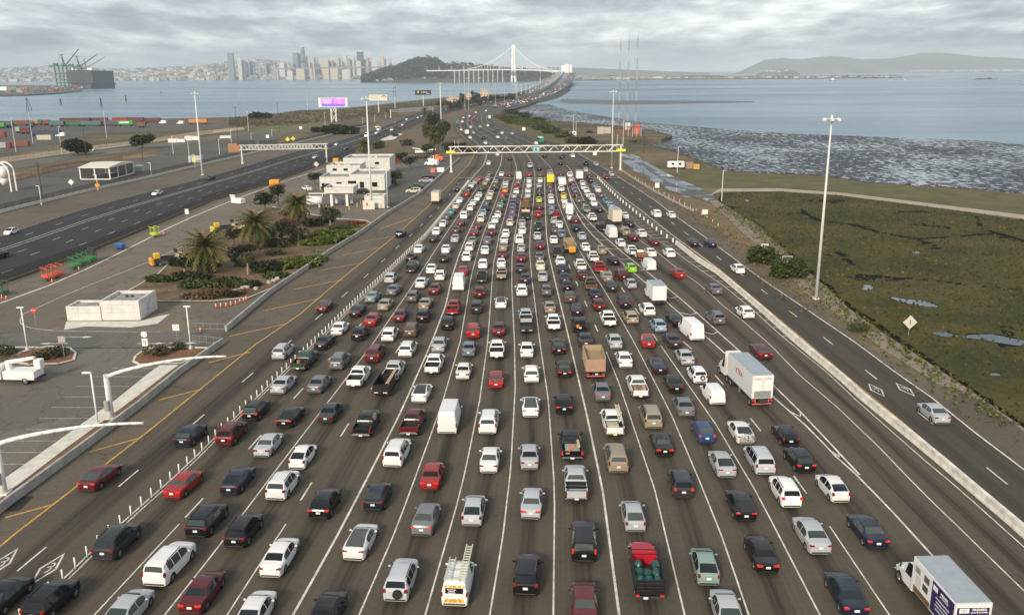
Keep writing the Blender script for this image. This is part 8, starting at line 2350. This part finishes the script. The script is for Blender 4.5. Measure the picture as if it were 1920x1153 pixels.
# dark tree row and pale houses by the causeway start
for i, (x, y, w, h, k) in enumerate(((848, 208, 14, 9, 'dark'), (860, 205, 15, 10, 'dark'), (868, 199, 13, 11, 'dark'), (878, 202, 15, 9, 'green'), (888, 196, 12, 9, 'dark'), (898, 199, 14, 9, 'dark'), (910, 195, 14, 9, 'dark'), (922, 194, 15, 10, 'dark'), (934, 191, 15, 9, 'dark'), (946, 189, 14, 8, 'dark'), (958, 186.5, 14, 8, 'dark'), (970, 184, 13, 7, 'dark'), (980, 181.5, 12, 6, 'dark'), (886, 184, 8, 14, 'dark'), (868, 188, 12, 10, 'dark'), (895, 186, 12, 9, 'dark'), (838, 199, 13, 7, 'olive'), (826, 203, 12, 7, 'olive'))):
 p = G(x, y)
 tree(x, y, 0, w, '%s tree by the causeway start, the %s of its cluster' % (k, ORD[i]), k, n=420, P=p, H=h, low=.12, group='trees by the causeway start', lsize=.75)
for i, (x0, x1, y, h, lab) in enumerate(((836, 866, 196, 6, 'long low cream building behind the causeway trees'), (873, 884, 189, 7, 'small cream house behind the causeway trees'), (901, 916, 186, 11, 'tall cream house with hipped roof by the causeway trees'))):
 a = G(x0, y); w = (G(x1, y) - a).x; r = thing('shore_building', a, lab, 'building')
 m = MB(); m.box((w / 2, 6, h / 2), (w, 12, h)); m.obj('wall', flat('cream_wall', (.52, .44, .33), .8), r)
 m = MB(); m.add([(-.6, -.6, h), (w + .6, -.6, h), (w + .6, 12.6, h), (-.6, 12.6, h), (w * .25, 6, h + 3), (w * .75, 6, h + 3)], [(0, 1, 5, 4), (1, 2, 5), (2, 3, 4, 5), (3, 0, 4)]); m.obj('roof', flat('tan_roof', (.42, .32, .22), .9), r)
 for k in range(max(2, int(w / 4))):
  m = MB(); m.box((2 + k * 4, -.04, h * .55), (1.4, .1, 1.6)); m.obj('window', M['glass'], r)
# ------------------------------------------------------------------ islands, hills, city
def ridge(name, prof, D, depth, mt, kind='structure', base_y=None, n=90, rough=1.0, seed=0):
 """a hill whose skyline follows prof (column,row), standing on the water at distance D"""
 b = MB(); xs0, xs1 = prof[0][0], prof[-1][0]
 rows = 10
 for i in range(n + 1):
  x = xs0 + (xs1 - xs0) * i / n
  topz = RD(x, interp(prof, x), D + depth * .45).z
  for j in range(rows + 1):
   t = j / rows
   s = math.sin(math.pi * min(1, t * 1.1)) ** .75 if t < .91 else 0
   p = RD(x, 150, D + depth * t)
   z = WATER_Z - 1 + (max(topz, 0) - WATER_Z + 1) * s
   z += rough * (topz * .06) * mnoise.noise(Vector((p.x * .006, p.y * .006, seed))) * s
   b.v.append((p.x, p.y, z))
 for i in range(n):
  for j in range(rows):
   a = i * (rows + 1) + j
   b.f.append([a, a + rows + 1, a + rows + 2, a + 1]); b.m.append(0)
 return tag(b.obj(name, mt, None, True), kind=kind)
hill_m = mat('far_hill', (.085, .100, .090), .95, .25, .0022, col2=(.20, .185, .14))
isl_m = mat('island_slope', (.026, .034, .016), .95, .3, .012, col2=(.090, .072, .045))
city_m = mat('city_ground', (.16, .155, .14), .95, .3, .003)
YBI = [(676, 151), (690, 144), (715, 135), (745, 128), (768, 119), (785, 113.5), (806, 112), (818, 115), (830, 123), (850, 119), (885, 120.5), (910, 124), (940, 128), (985, 131), (1030, 137), (1052, 148)]
ridge('island', YBI, 4150, 700, isl_m)
ridge('hills', [(900, 137), (960, 133), (1030, 126), (1090, 127.5), (1150, 130), (1220, 133), (1330, 137)], 9500, 3000, hill_m, seed=2)
ridge('hills', [(1375, 140), (1400, 128), (1432, 112), (1465, 109), (1500, 112), (1545, 106), (1575, 106), (1610, 112), (1650, 111), (1690, 107), (1720, 100.5), (1760, 99), (1800, 104), (1850, 108), (1920, 110), (2000, 106), (2100, 118), (2250, 130)], 12500, 3500, hill_m, seed=3)
ridge('city_hills', [(-250, 140), (-60, 133), (40, 128), (120, 124), (200, 131), (300, 128), (380, 124), (420, 118), (480, 112), (540, 118), (620, 124), (700, 128), (760, 134), (820, 140)], 8200, 2500, city_m, seed=5)
ridge('city_hills', [(-400, 152), (-200, 145), (0, 141), (200, 143), (330, 139), (390, 126), (430, 138), (520, 143), (640, 143), (720, 144), (760, 150)], 6900, 900, city_m, seed=6)
low_isl = mat('low_island', (.060, .066, .045), .95, .3, .004, col2=(.20, .17, .12))
ridge('low_island', [(1075, 150), (1090, 144.5), (1140, 142.5), (1220, 143), (1300, 142), (1380, 143), (1460, 141.5), (1560, 143), (1640, 144), (1692, 146.5)], 4450, 260, low_isl, n=60, rough=3)
ridge('low_island', [(1692, 146.2), (1720, 145.4), (1742, 146.2)], 4700, 60, low_isl, n=10)
ridge('rock_island', [(1416, 141), (1425, 135), (1440, 131.5), (1470, 130), (1490, 133), (1500, 140)], 7800, 300, hill_m, n=24)
tag(ridge('rock_islet', [(1827, 150.5), (1832, 147), (1848, 147.4), (1856, 145.8), (1862, 149), (1872, 150.3)], 3550, 60, mat('islet_rock', (.07, .06, .055), .95, .3, .05), n=20), kind='structure')
# forest on the island
fo = MB(); rnd = random.Random(6)
for k in range(5200):
 x = rnd.uniform(680, 1045)
 t = interp(YBI, x)
 f_ = rnd.random()
 if x > 840 and rnd.random() < .72: continue
 y = t + (150 - t) * f_ ** 1.2
 D = 4150 + 700 * .45 * (1 - f_ * .92)
 tz = RD(x, t, 4150 + 315).z
 s = math.sin(math.pi * min(1, ((D - 4150) / 700) * 1.1)) ** .75
 p = RD(x, 150, D); z = WATER_Z + tz * s
 r_ = rnd.uniform(5, 13) * (1.3 if x < 830 else .8)
 leaves(fo, (p.x, p.y, z + r_ * .5), (r_, r_, r_ * .9), 7, r_ * .42, rnd, .3)
tag(fo.obj('island_forest', leaf_mat('forest', (.009, .015, .007), (.040, .048, .016))), 'dark wooded slopes of the island below the bridge', 'forest', kind='stuff')
fo = MB()
for k in range(700):
 x = rnd.uniform(1085, 1690); p = RD(x, 146, 4450 + rnd.uniform(60, 160)); r_ = rnd.uniform(3, 7)
 if rnd.random() < .5 and 1085 < x < 1260: continue
 leaves(fo, (p.x, p.y, 4 + r_ * .4), (r_ * 1.6, r_, r_), 6, r_ * .5, rnd, .3)
tag(fo.obj('low_island_trees', leaf_mat('forest_far', (.020, .030, .014), (.055, .062, .03))), 'dark trees along the flat island on the horizon', 'trees', kind='stuff')
def hutch(b, p, w, d, h, mi): b.box((p.x, p.y, p.z + h / 2), (w, d, h), mi)
# low buildings on the islands and hillsides: beyond counting
cols_ = [mat('far_wall_%d' % i, c, .8, .1, .01) for i, c in enumerate(((.46, .45, .42), (.25, .25, .24), (.15, .16, .17), (.30, .25, .20), (.12, .14, .16)))]
tn = MB()
for k in range(3600):
 x = rnd.uniform(-250, 760)
 lo_ = interp([(-400, 152), (-200, 145), (0, 141), (200, 143), (330, 139), (390, 126), (430, 138), (520, 143), (640, 143), (720, 144), (760, 150)], x)
 f_ = rnd.random() ** 1.3
 D = 6900 + 900 * .45 * f_
 s = math.sin(math.pi * min(1, ((D - 6900) / 900) * 1.1)) ** .75
 p = RD(x, 150, D); p.z = WATER_Z + max(RD(x, lo_, 7305).z, 0) * s - 3
 hutch(tn, p, rnd.uniform(12, 40), rnd.uniform(12, 30), rnd.uniform(8, 24) + 3, rnd.choice((0, 0, 1, 1, 2, 3, 4)))
for k in range(2200):
 x = rnd.uniform(-250, 780); t = interp([(-250, 140), (-60, 133), (40, 128), (120, 124), (200, 131), (300, 128), (380, 124), (420, 118), (480, 112), (540, 118), (620, 124), (700, 128), (760, 134), (820, 140)], x)
 f_ = rnd.random(); D = 8200 + 2500 * .40 * f_; s = math.sin(math.pi * min(1, ((D - 8200) / 2500) * 1.1)) ** .75
 p = RD(x, 150, D); p.z = WATER_Z + max(RD(x, t, 9325).z, 0) * s - 3
 hutch(tn, p, rnd.uniform(14, 45), rnd.uniform(14, 30), rnd.uniform(7, 16) + 3, rnd.choice((0, 0, 1, 1, 2, 4)))
tag(tn.obj('city_blocks', cols_), 'pale low city blocks spread over the far hills and waterfront', 'city', kind='stuff')
tn = MB()
for k in range(650):
 x = 1710 + 210 * rnd.random() ** .8 + rnd.uniform(-12, 30); f_ = rnd.random() ** 1.6
 D = 12500 + 1100 * f_; p = RD(x, 150, D); zt = RD(x, 112, D).z
 p.z = max(0, zt * (.02 + .62 * f_)); hutch(tn, p, rnd.uniform(20, 50), 25, rnd.uniform(12, 26), rnd.choice((0, 0, 1)))
for k in range(240):
 x = rnd.uniform(1425, 1480); p = RD(x, 132, 7850 + rnd.uniform(0, 100)); p.z = rnd.uniform(14, 32); hutch(tn, p, rnd.uniform(10, 25), 12, rnd.uniform(6, 14), rnd.choice((0, 1)))
tag(tn.obj('hillside_town', cols_), 'white houses of a town on the far right shore', 'town', kind='stuff')
tn = MB()
for k in range(420):
 x = rnd.choice((rnd.uniform(1095, 1275), rnd.uniform(1095, 1255), rnd.uniform(1280, 1680))); p = RD(x, 148, 4450 + rnd.uniform(10, 80)); p.z = rnd.uniform(0, 4)
 hutch(tn, p, rnd.uniform(8, 26), 10, rnd.uniform(4, 13 if x < 1260 else 9), rnd.choice((0, 3, 3, 1)))
for k in range(190):
 x = rnd.choice((rnd.uniform(715, 745), rnd.uniform(785, 800), rnd.uniform(700, 960), rnd.uniform(858, 900))); D = 4180 + rnd.uniform(0, 20); p = RD(x, 150, D); p.z = rnd.uniform(0, 10) if x < 855 else rnd.choice((rnd.uniform(0, 8), rnd.uniform(60, 76)))
 if p.z > 40: p = RD(x, interp(YBI, x) + rnd.uniform(0, 5), 4380)
 hutch(tn, p, rnd.uniform(6, 16), 8, rnd.uniform(5, 10), rnd.choice((0, 0, 1)))
tag(tn.obj('island_houses', cols_), 'small pale houses on the flat and wooded islands', 'houses', kind='stuff')
# skyline towers: one thing each
def grid_mat(name, a, b_, sx, sz):
 m, g = newmat(name, .45, .5)
 sp = g.N.new('ShaderNodeSeparateXYZ'); g.L.new(g.coord('Object'), sp.inputs[0])
 k = g.math('MULTIPLY', g.math('GREATER_THAN', g.math('FRACT', g.math('MULTIPLY', sp.outputs[2], 1 / sz)), .45), g.math('GREATER_THAN', g.math('FRACT', g.math('MULTIPLY', g.math('ADD', sp.outputs[0], sp.outputs[1]), 1 / sx)), .3))
 g.L.new(g.mix(k, a, b_), g.b.inputs['Base Color']); return m
TMT = {'p': grid_mat('tower_pale', (.60, .58, .53), (.30, .31, .31), 7, 4), 'c': grid_mat('tower_cream', (.55, .47, .36), (.28, .26, .23), 7, 4), 'g': grid_mat('tower_grey', (.30, .32, .33), (.14, .16, .18), 7, 4), 'b': grid_mat('tower_glass', (.16, .21, .25), (.09, .13, .17), 7, 4), 'd': grid_mat('tower_dark', (.060, .065, .070), (.030, .033, .038), 7, 4)}
TW = [(436, 10, 100, 'b'), (452, 7, 109, 'p'), (459, 6, 114, 'c'), (468, 6, 115, 'b'), (475, 8, 115, 'b'), (488, 6, 124, 'g'), (499, 5, 118, 'g'), (505, 5, 116, 'b'), (516, 6, 122, 'g'), (531, 9, 118, 'p'), (541, 7, 121, 'p'), (549, 7, 119, 'g'), (557, 8, 97, 'b'), (563, 7, 101, 'g'), (571, 9, 88, 'b'), (580, 6, 106, 'p'), (587, 8, 119, 'p'), (594.5, 7, 107.5, 'c'), (601, 9, 121, 'p'), (612, 12, 112, 'c'), (622, 8, 113, 'g'), (629, 18, 108, 'c'), (638, 5, 111, 'p'), (648, 8, 105, 'p'), (655, 6, 110, 'g'), (650, 11, 118, 'p'), (662, 8, 107, 'p'), (671, 15, 114.5, 'p'), (677.5, 11, 95.5, 'd'), (688, 8, 112, 'c'), (694, 7, 109, 'c'), (704, 10, 114, 'p'), (717, 8, 104, 'c'), (726, 7, 111, 'p'), (734, 6, 97, 'c'), (565, 15, 130, 'c'), (587, 9, 127, 'c'), (628, 14, 126, 'c'), (545, 10, 133, 'p'), (650, 14, 131, 'p')]
TC = {'p': 'pale', 'c': 'cream', 'g': 'grey', 'b': 'blue glass', 'd': 'dark'}
ords = ORD
cnt = {}
for i, (x, w, t, k) in enumerate(sorted(TW)):
 D = 6850 + (i * 37) % 260 if t < 125 else 6780
 p = RD(x, 148, D); p.z = WATER_Z
 hh = RD(x, t, D).z - p.z; ww = w * D / F
 cnt[k] = cnt.get(k, 0) + 1
 lab = '%s tower in the city skyline, %s of that colour from the left' % (TC[k], ords[cnt[k] - 1])
 if t == 88: lab = 'tallest tapering glass tower of the city skyline'
 if t == 97 and k == 'c': lab = 'slim pointed pyramid tower at the right of the skyline'
 if k == 'd': lab = 'dark flat topped tower of the city skyline'
 r = thing('skyscraper', p, lab, 'skyscraper', 'towers of the city skyline')
 m = MB()
 if 'pyramid' in lab:
  m.add([(-ww * .6, -ww * .6, 0), (ww * .6, -ww * .6, 0), (ww * .6, ww * .6, 0), (-ww * .6, ww * .6, 0), (0, 0, hh)], [(0, 1, 4), (1, 2, 4), (2, 3, 4), (3, 0, 4)])
  m.obj('shaft', TMT[k], r)
 elif 'tapering' in lab:
  pr = None
  for a, c in ((0, 1.0), (.5, .95), (.8, .78), (.95, .58), (1, .5)):
   if pr: m.tube((0, 0, hh * pr[0]), (0, 0, hh * a), ww * .55 * pr[1], ww * .55 * c, 12)
   pr = (a, c)
  m.obj('shaft', TMT[k], r, True)
  m = MB(); m.tube((0, 0, hh * .93), (0, 0, hh), ww * .32, ww * .28, 12); m.obj('crown', BW, r)
 else:
  m.box((0, 0, hh * .48), (ww, ww * .8, hh * .96)); m.obj('shaft', TMT[k], r)
  m = MB(); m.box((0, 0, hh * .98), (ww * (.75 if i % 3 else .98), ww * .6, hh * .05)); m.obj('crown', TMT['p'] if i % 2 else TMT[k], r)
# far suspension bridge deck in front of the city
a, c = RD(520, 128.5, 6300), RD(760, 130.0, 5300)
r = thing('far_bridge_deck', a, 'thin grey bridge deck crossing in front of the city towers', 'bridge')
m = MB(); d = c - a; m.box((0, d.length / 2, -3), (18, d.length, 8)); o = m.obj('deck', flat('far_deck', (.22, .23, .25)), r); o.rotation_euler = (0, 0, head(d))
for k in range(4):
 q = d * (k / 3.3); m = MB(); m.box((q.x, q.y, -a.z / 2 - 4), (12, 20, a.z)); m.obj('pier', VC, r)
# ------------------------------------------------------------------ port: quay, cranes and container ship
qy = [(-300, 172), (0, 178.5), (50, 177.5), (100, 175), (130, 172), (152, 169), (152, 163), (120, 161), (60, 160), (0, 160), (-300, 158)]
tag(poly_obj('quay', [G(x, y, .8) for x, y in qy], mat('quay', (.10, .095, .085), .9, .3, .02), depth=3.2), kind='structure')
CG = flat('crane_green', (.03, .13, .11), .6)
def crane(px, py, ytop, boom_tip, label, mt, arm):
 p = G(px, py, .8); k = mpp(p)
 r = thing('gantry_crane', p, label, 'crane')
 hb = 66; W_ = 24
 for x in (-W_ / 2, W_ / 2):
  for y in (-12, 12):
   m = MB(); m.box((x, y, hb * .55), (3.0, 3.0, hb * 1.1)); m.obj('leg', mt, r)
 for z in (16, 44):
  for y in (-12, 12):
   m = MB(); m.box((0, y, z), (W_, 2.6, 3.0)); m.obj('cross_beam', mt, r)
 for y in (-12, 12):
  m = MB(); m.tube((-W_ / 2, y, 44), (W_ / 2, y, 18), 1.2, None, 6); m.obj('brace', mt, r)
 m = MB(); m.box((-arm * .5 + W_ * .5, 0, hb), (arm + W_, 5, 4.5)); m.obj('trolley_girder', mt, r)
 m = MB(); m.tube((W_ / 2, -5, hb), (W_ * .3, 0, hb + 32), 1.6, 1.2, 6); m.tube((W_ / 2, 5, hb), (W_ * .3, 0, hb + 32), 1.6, 1.2, 6); m.box((W_ * .3, 0, hb + 32), (8, 6, 3)); m.obj('a_frame', mt, r)
 m = MB(); e = Vector(boom_tip)
 m.tube((W_ / 2 + 2, 0, hb), e, 2.0, 1.5, 6); m.obj('raised_boom', mt, r)
 m = MB(); m.tube((W_ * .3, 0, hb + 32), Vector((W_ / 2, 0, hb)).lerp(e, .75), .4, None, 4); m.tube((W_ * .3, 0, hb + 32), (-W_ * .5, 0, hb + 2), .4, None, 4); m.obj('stay', mt, r)
 m = MB(); m.box((-W_ * .6, 0, hb + 5), (12, 7, 6)); m.obj('machine_house', mt, r)
 return r
k1 = mpp(G(120, 168, .8))
crane(119, 166.5, 0, (62, 0, 115), 'large green quay crane with a raised boom', CG, 34)
crane(147, 164.5, 0, (60, 30, 104), 'second green quay crane partly behind the ship', CG, 8)
crane(160, 161.5, 0, (70, 40, 105), 'grey quay crane behind the container ship', flat('crane_grey', (.20, .24, .25), .6), 8)
# container ship seen end on
p = G(176, 165.5, WATER_Z); ks = mpp(p)
sh_ = thing('container_ship', p, 'large dark container ship moored at the quay', 'ship')
w = 52 * ks * .92; Ls = 170
hm = flat('ship_hull', (.030, .045, .060), .5)
m = MB(); secs = [(-Ls * .5, .80), (-Ls * .42, .98), (0, 1.0), (Ls * .4, 1.0), (Ls * .5, .9)]
hh = 16
for i, (y, f_) in enumerate(secs):
 m.v += [(-w / 2 * f_, y, hh), (-w / 2 * f_ * .86, y, 0), (w / 2 * f_ * .86, y, 0), (w / 2 * f_, y, hh)]
 if i:
  a = 4 * i
  for j in range(4): m.f.append([a - 4 + j, a - 4 + (j + 1) % 4, a + (j + 1) % 4, a + j]); m.m.append(0)
m.f.append([0, 1, 2, 3]); m.m.append(0)
m.obj('hull', hm, sh_)
m = MB(); m.box((-w * .1, -Ls * .5 - .4, 3.4), (w * .28, .8, 3.0)); m.obj('stern_opening', M['white'], sh_)
rnd = random.Random(14)
cm = [flat('ship_box_%d' % i, c, .7) for i, c in enumerate(((.035, .045, .055), (.07, .030, .034), (.030, .05, .065), (.05, .055, .06), (.025, .042, .05), (.045, .05, .055)))]
nx, nz = 15, 9
for i in range(nx):
 for j in range(nz - (1 if i in (0, nx - 1) else 0)):
  x = -w / 2 + w * (i + .5) / nx
  m = MB(); m.box((x, -Ls * .46, hh + 2.4 + j * 4.6), (w / nx * .94, 24, 4.3)); m.obj('container_stack', cm[rnd.randrange(6)], sh_)
m = MB(); m.box((0, 0, hh + 20), (w * .96, Ls * .8, 40)); m.obj('container_rows', cm[0], sh_)
m = MB(); m.box((-w * .08, -Ls * .3, hh + 45), (w * .8, 12, 8)); m.obj('bridge_deckhouse', M['white'], sh_)
# yard stacks and sheds on the quay
rnd = random.Random(15)
qs = MB()
for k in range(420):
 x = rnd.uniform(-250, 148); y = rnd.uniform(163.5, interp([(-300, 170), (0, 175.5), (50, 175), (100, 172.5), (150, 167)], x)); p = G(x, y, .8)
 qs.box((p.x, p.y, .8 + 2), (12, 4, rnd.choice((3, 6, 9))), rnd.choice((0, 1, 2, 3, 4, 5)))
q_ = [flat('quay_box_%d' % i, c, .7) for i, c in enumerate(((.22, .05, .045), (.04, .12, .10), (.05, .07, .12), (.28, .27, .25), (.12, .10, .09), (.20, .11, .06)))]
tag(qs.obj('quay_container_stacks', q_), 'low rows of stacked containers crowding the port quay', 'containers', kind='stuff')
p = G(-6, 173.5, .8); m = MB(); m.box((0, 0, 7), (60, 20, 12)); o = m.obj('quay_shed', M['white']); o.location = p; tag(o, 'white shed on the quay at the left edge', 'shed')
# dolphins in the water
for i, (x, y, t) in enumerate(((52, 206, 184), (114, 196, 184), (190, 199, 184), (236, 189, 178), (302, 175.5, 171))):
 p = G(x, y, WATER_Z); h = hgt(p, t); r = thing('mooring_dolphin', p, 'timber mooring pile cluster in the water, %s from the left' % ords[i], 'mooring pile')
 dm = M.setdefault('dolphin', mat('dolphin_timber', (.035, .032, .030), .95))
 for (dx, dy) in ((-.6, 0), (.6, .3), (2.6 if i == 0 else .3, -.5)):
  m = MB(); m.tube((dx * 2.2, dy, -1), (dx * .4, dy * .4, h - WATER_Z if i else h - WATER_Z), .35, .3, 6); m.obj('pile', dm, r)
# small boats on the open bay
for i, (x, y, lab, s) in enumerate(((1562, 152.5, 'small white and rust ferry on the open bay', 1.0), (1697, 152.3, 'tiny white sailing boat on the open bay', .45), (1670, 152, 'tiny pale boat left of the white sailing boat', .3))):
 p = G(x, y, WATER_Z); r = thing('boat', p, lab, 'boat')
 m = MB(); m.add([(-12, -3, 2.5), (12, -3, 2.5), (15, 0, 3), (12, 3, 2.5), (-12, 3, 2.5), (-10, -2, 0), (10, -2, 0), (12, 0, 0), (10, 2, 0), (-10, 2, 0)], [(0, 1, 6, 5), (1, 2, 7, 6), (2, 3, 8, 7), (3, 4, 9, 8), (4, 0, 5, 9), (0, 4, 3, 2, 1)]); m.obj('hull', flat('boat_rust', (.34, .20, .12)), r)
 m = MB(); m.box((-2, 0, 5.5), (12, 5, 6), 0, None, .5); m.box((-3, 0, 10), (5, 4, 4), 0, None, .4); m.obj('cabin', M['white'], r)
 r.scale = (s,) * 3
# haze over the bay
hz = MB(); hz.box((0, 8200, 163), (36000, 16900, 333))
ho = hz.obj('haze', None) if False else None
hm_ = bpy.data.materials.new('haze'); hm_.use_nodes = True
nt = hm_.node_tree; nt.nodes.clear()
om = nt.nodes.new('ShaderNodeOutputMaterial'); pv = nt.nodes.new('ShaderNodeVolumePrincipled')
pv.inputs['Color'].default_value = (.80, .92, 1.0, 1); pv.inputs['Density'].default_value = HAZE; pv.inputs['Anisotropy'].default_value = .0
nt.links.new(pv.outputs[0], om.inputs['Volume'])
me = hz.mesh('haze', hm_); tag(link('haze', me), kind='stuff')
# ---- labels for the queue: colour, kind, lane and order
lanes = {}
for v in VEH: lanes.setdefault(v[2], []).append(v)
WHERE = {'carpool': 'in the carpool lane left of the posts', 'far': 'beyond the gantry', 'east': 'on the eastbound road', 'verge': 'on the right verge', 11: 'in the striped gore strip', 12: 'on the express road right of the barrier'}
for key, vs in lanes.items():
 vs.sort(key=lambda v: v[3])
 seen = {}
 for i, v in enumerate(vs):
  seen[v[1]] = seen.get(v[1], 0) + 1
  if isinstance(key, int) and key < 11: wh = 'in the %s lined lane from the posts' % ORD[key]
  else: wh = WHERE[key]
  n = sum(1 for w in vs if w[1] == v[1])
  if n == 1: lab = 'only %s %s' % (v[1], wh)
  else: lab = '%s %s, %s such from the bottom' % (v[1], wh, ORD[seen[v[1]] - 1])
  if lab in LABELS: lab += ' again'
  tag(v[0], lab)
  v[0]['group'] = {'carpool': 'vehicles in the carpool lane', 'far': 'vehicles beyond the gantry', 'east': 'vehicles on the eastbound road', 12: 'vehicles on the express road'}.get(key, 'vehicles queueing at the toll plaza')
for o in SC.objects:                                  # one size for all the road vehicles
 if o.parent is None and o.get('category') in ('car', 'pickup truck', 'van'): o.scale = (o.scale[0] * 1.07, o.scale[1] * 1.06, o.scale[2] * 1.06)
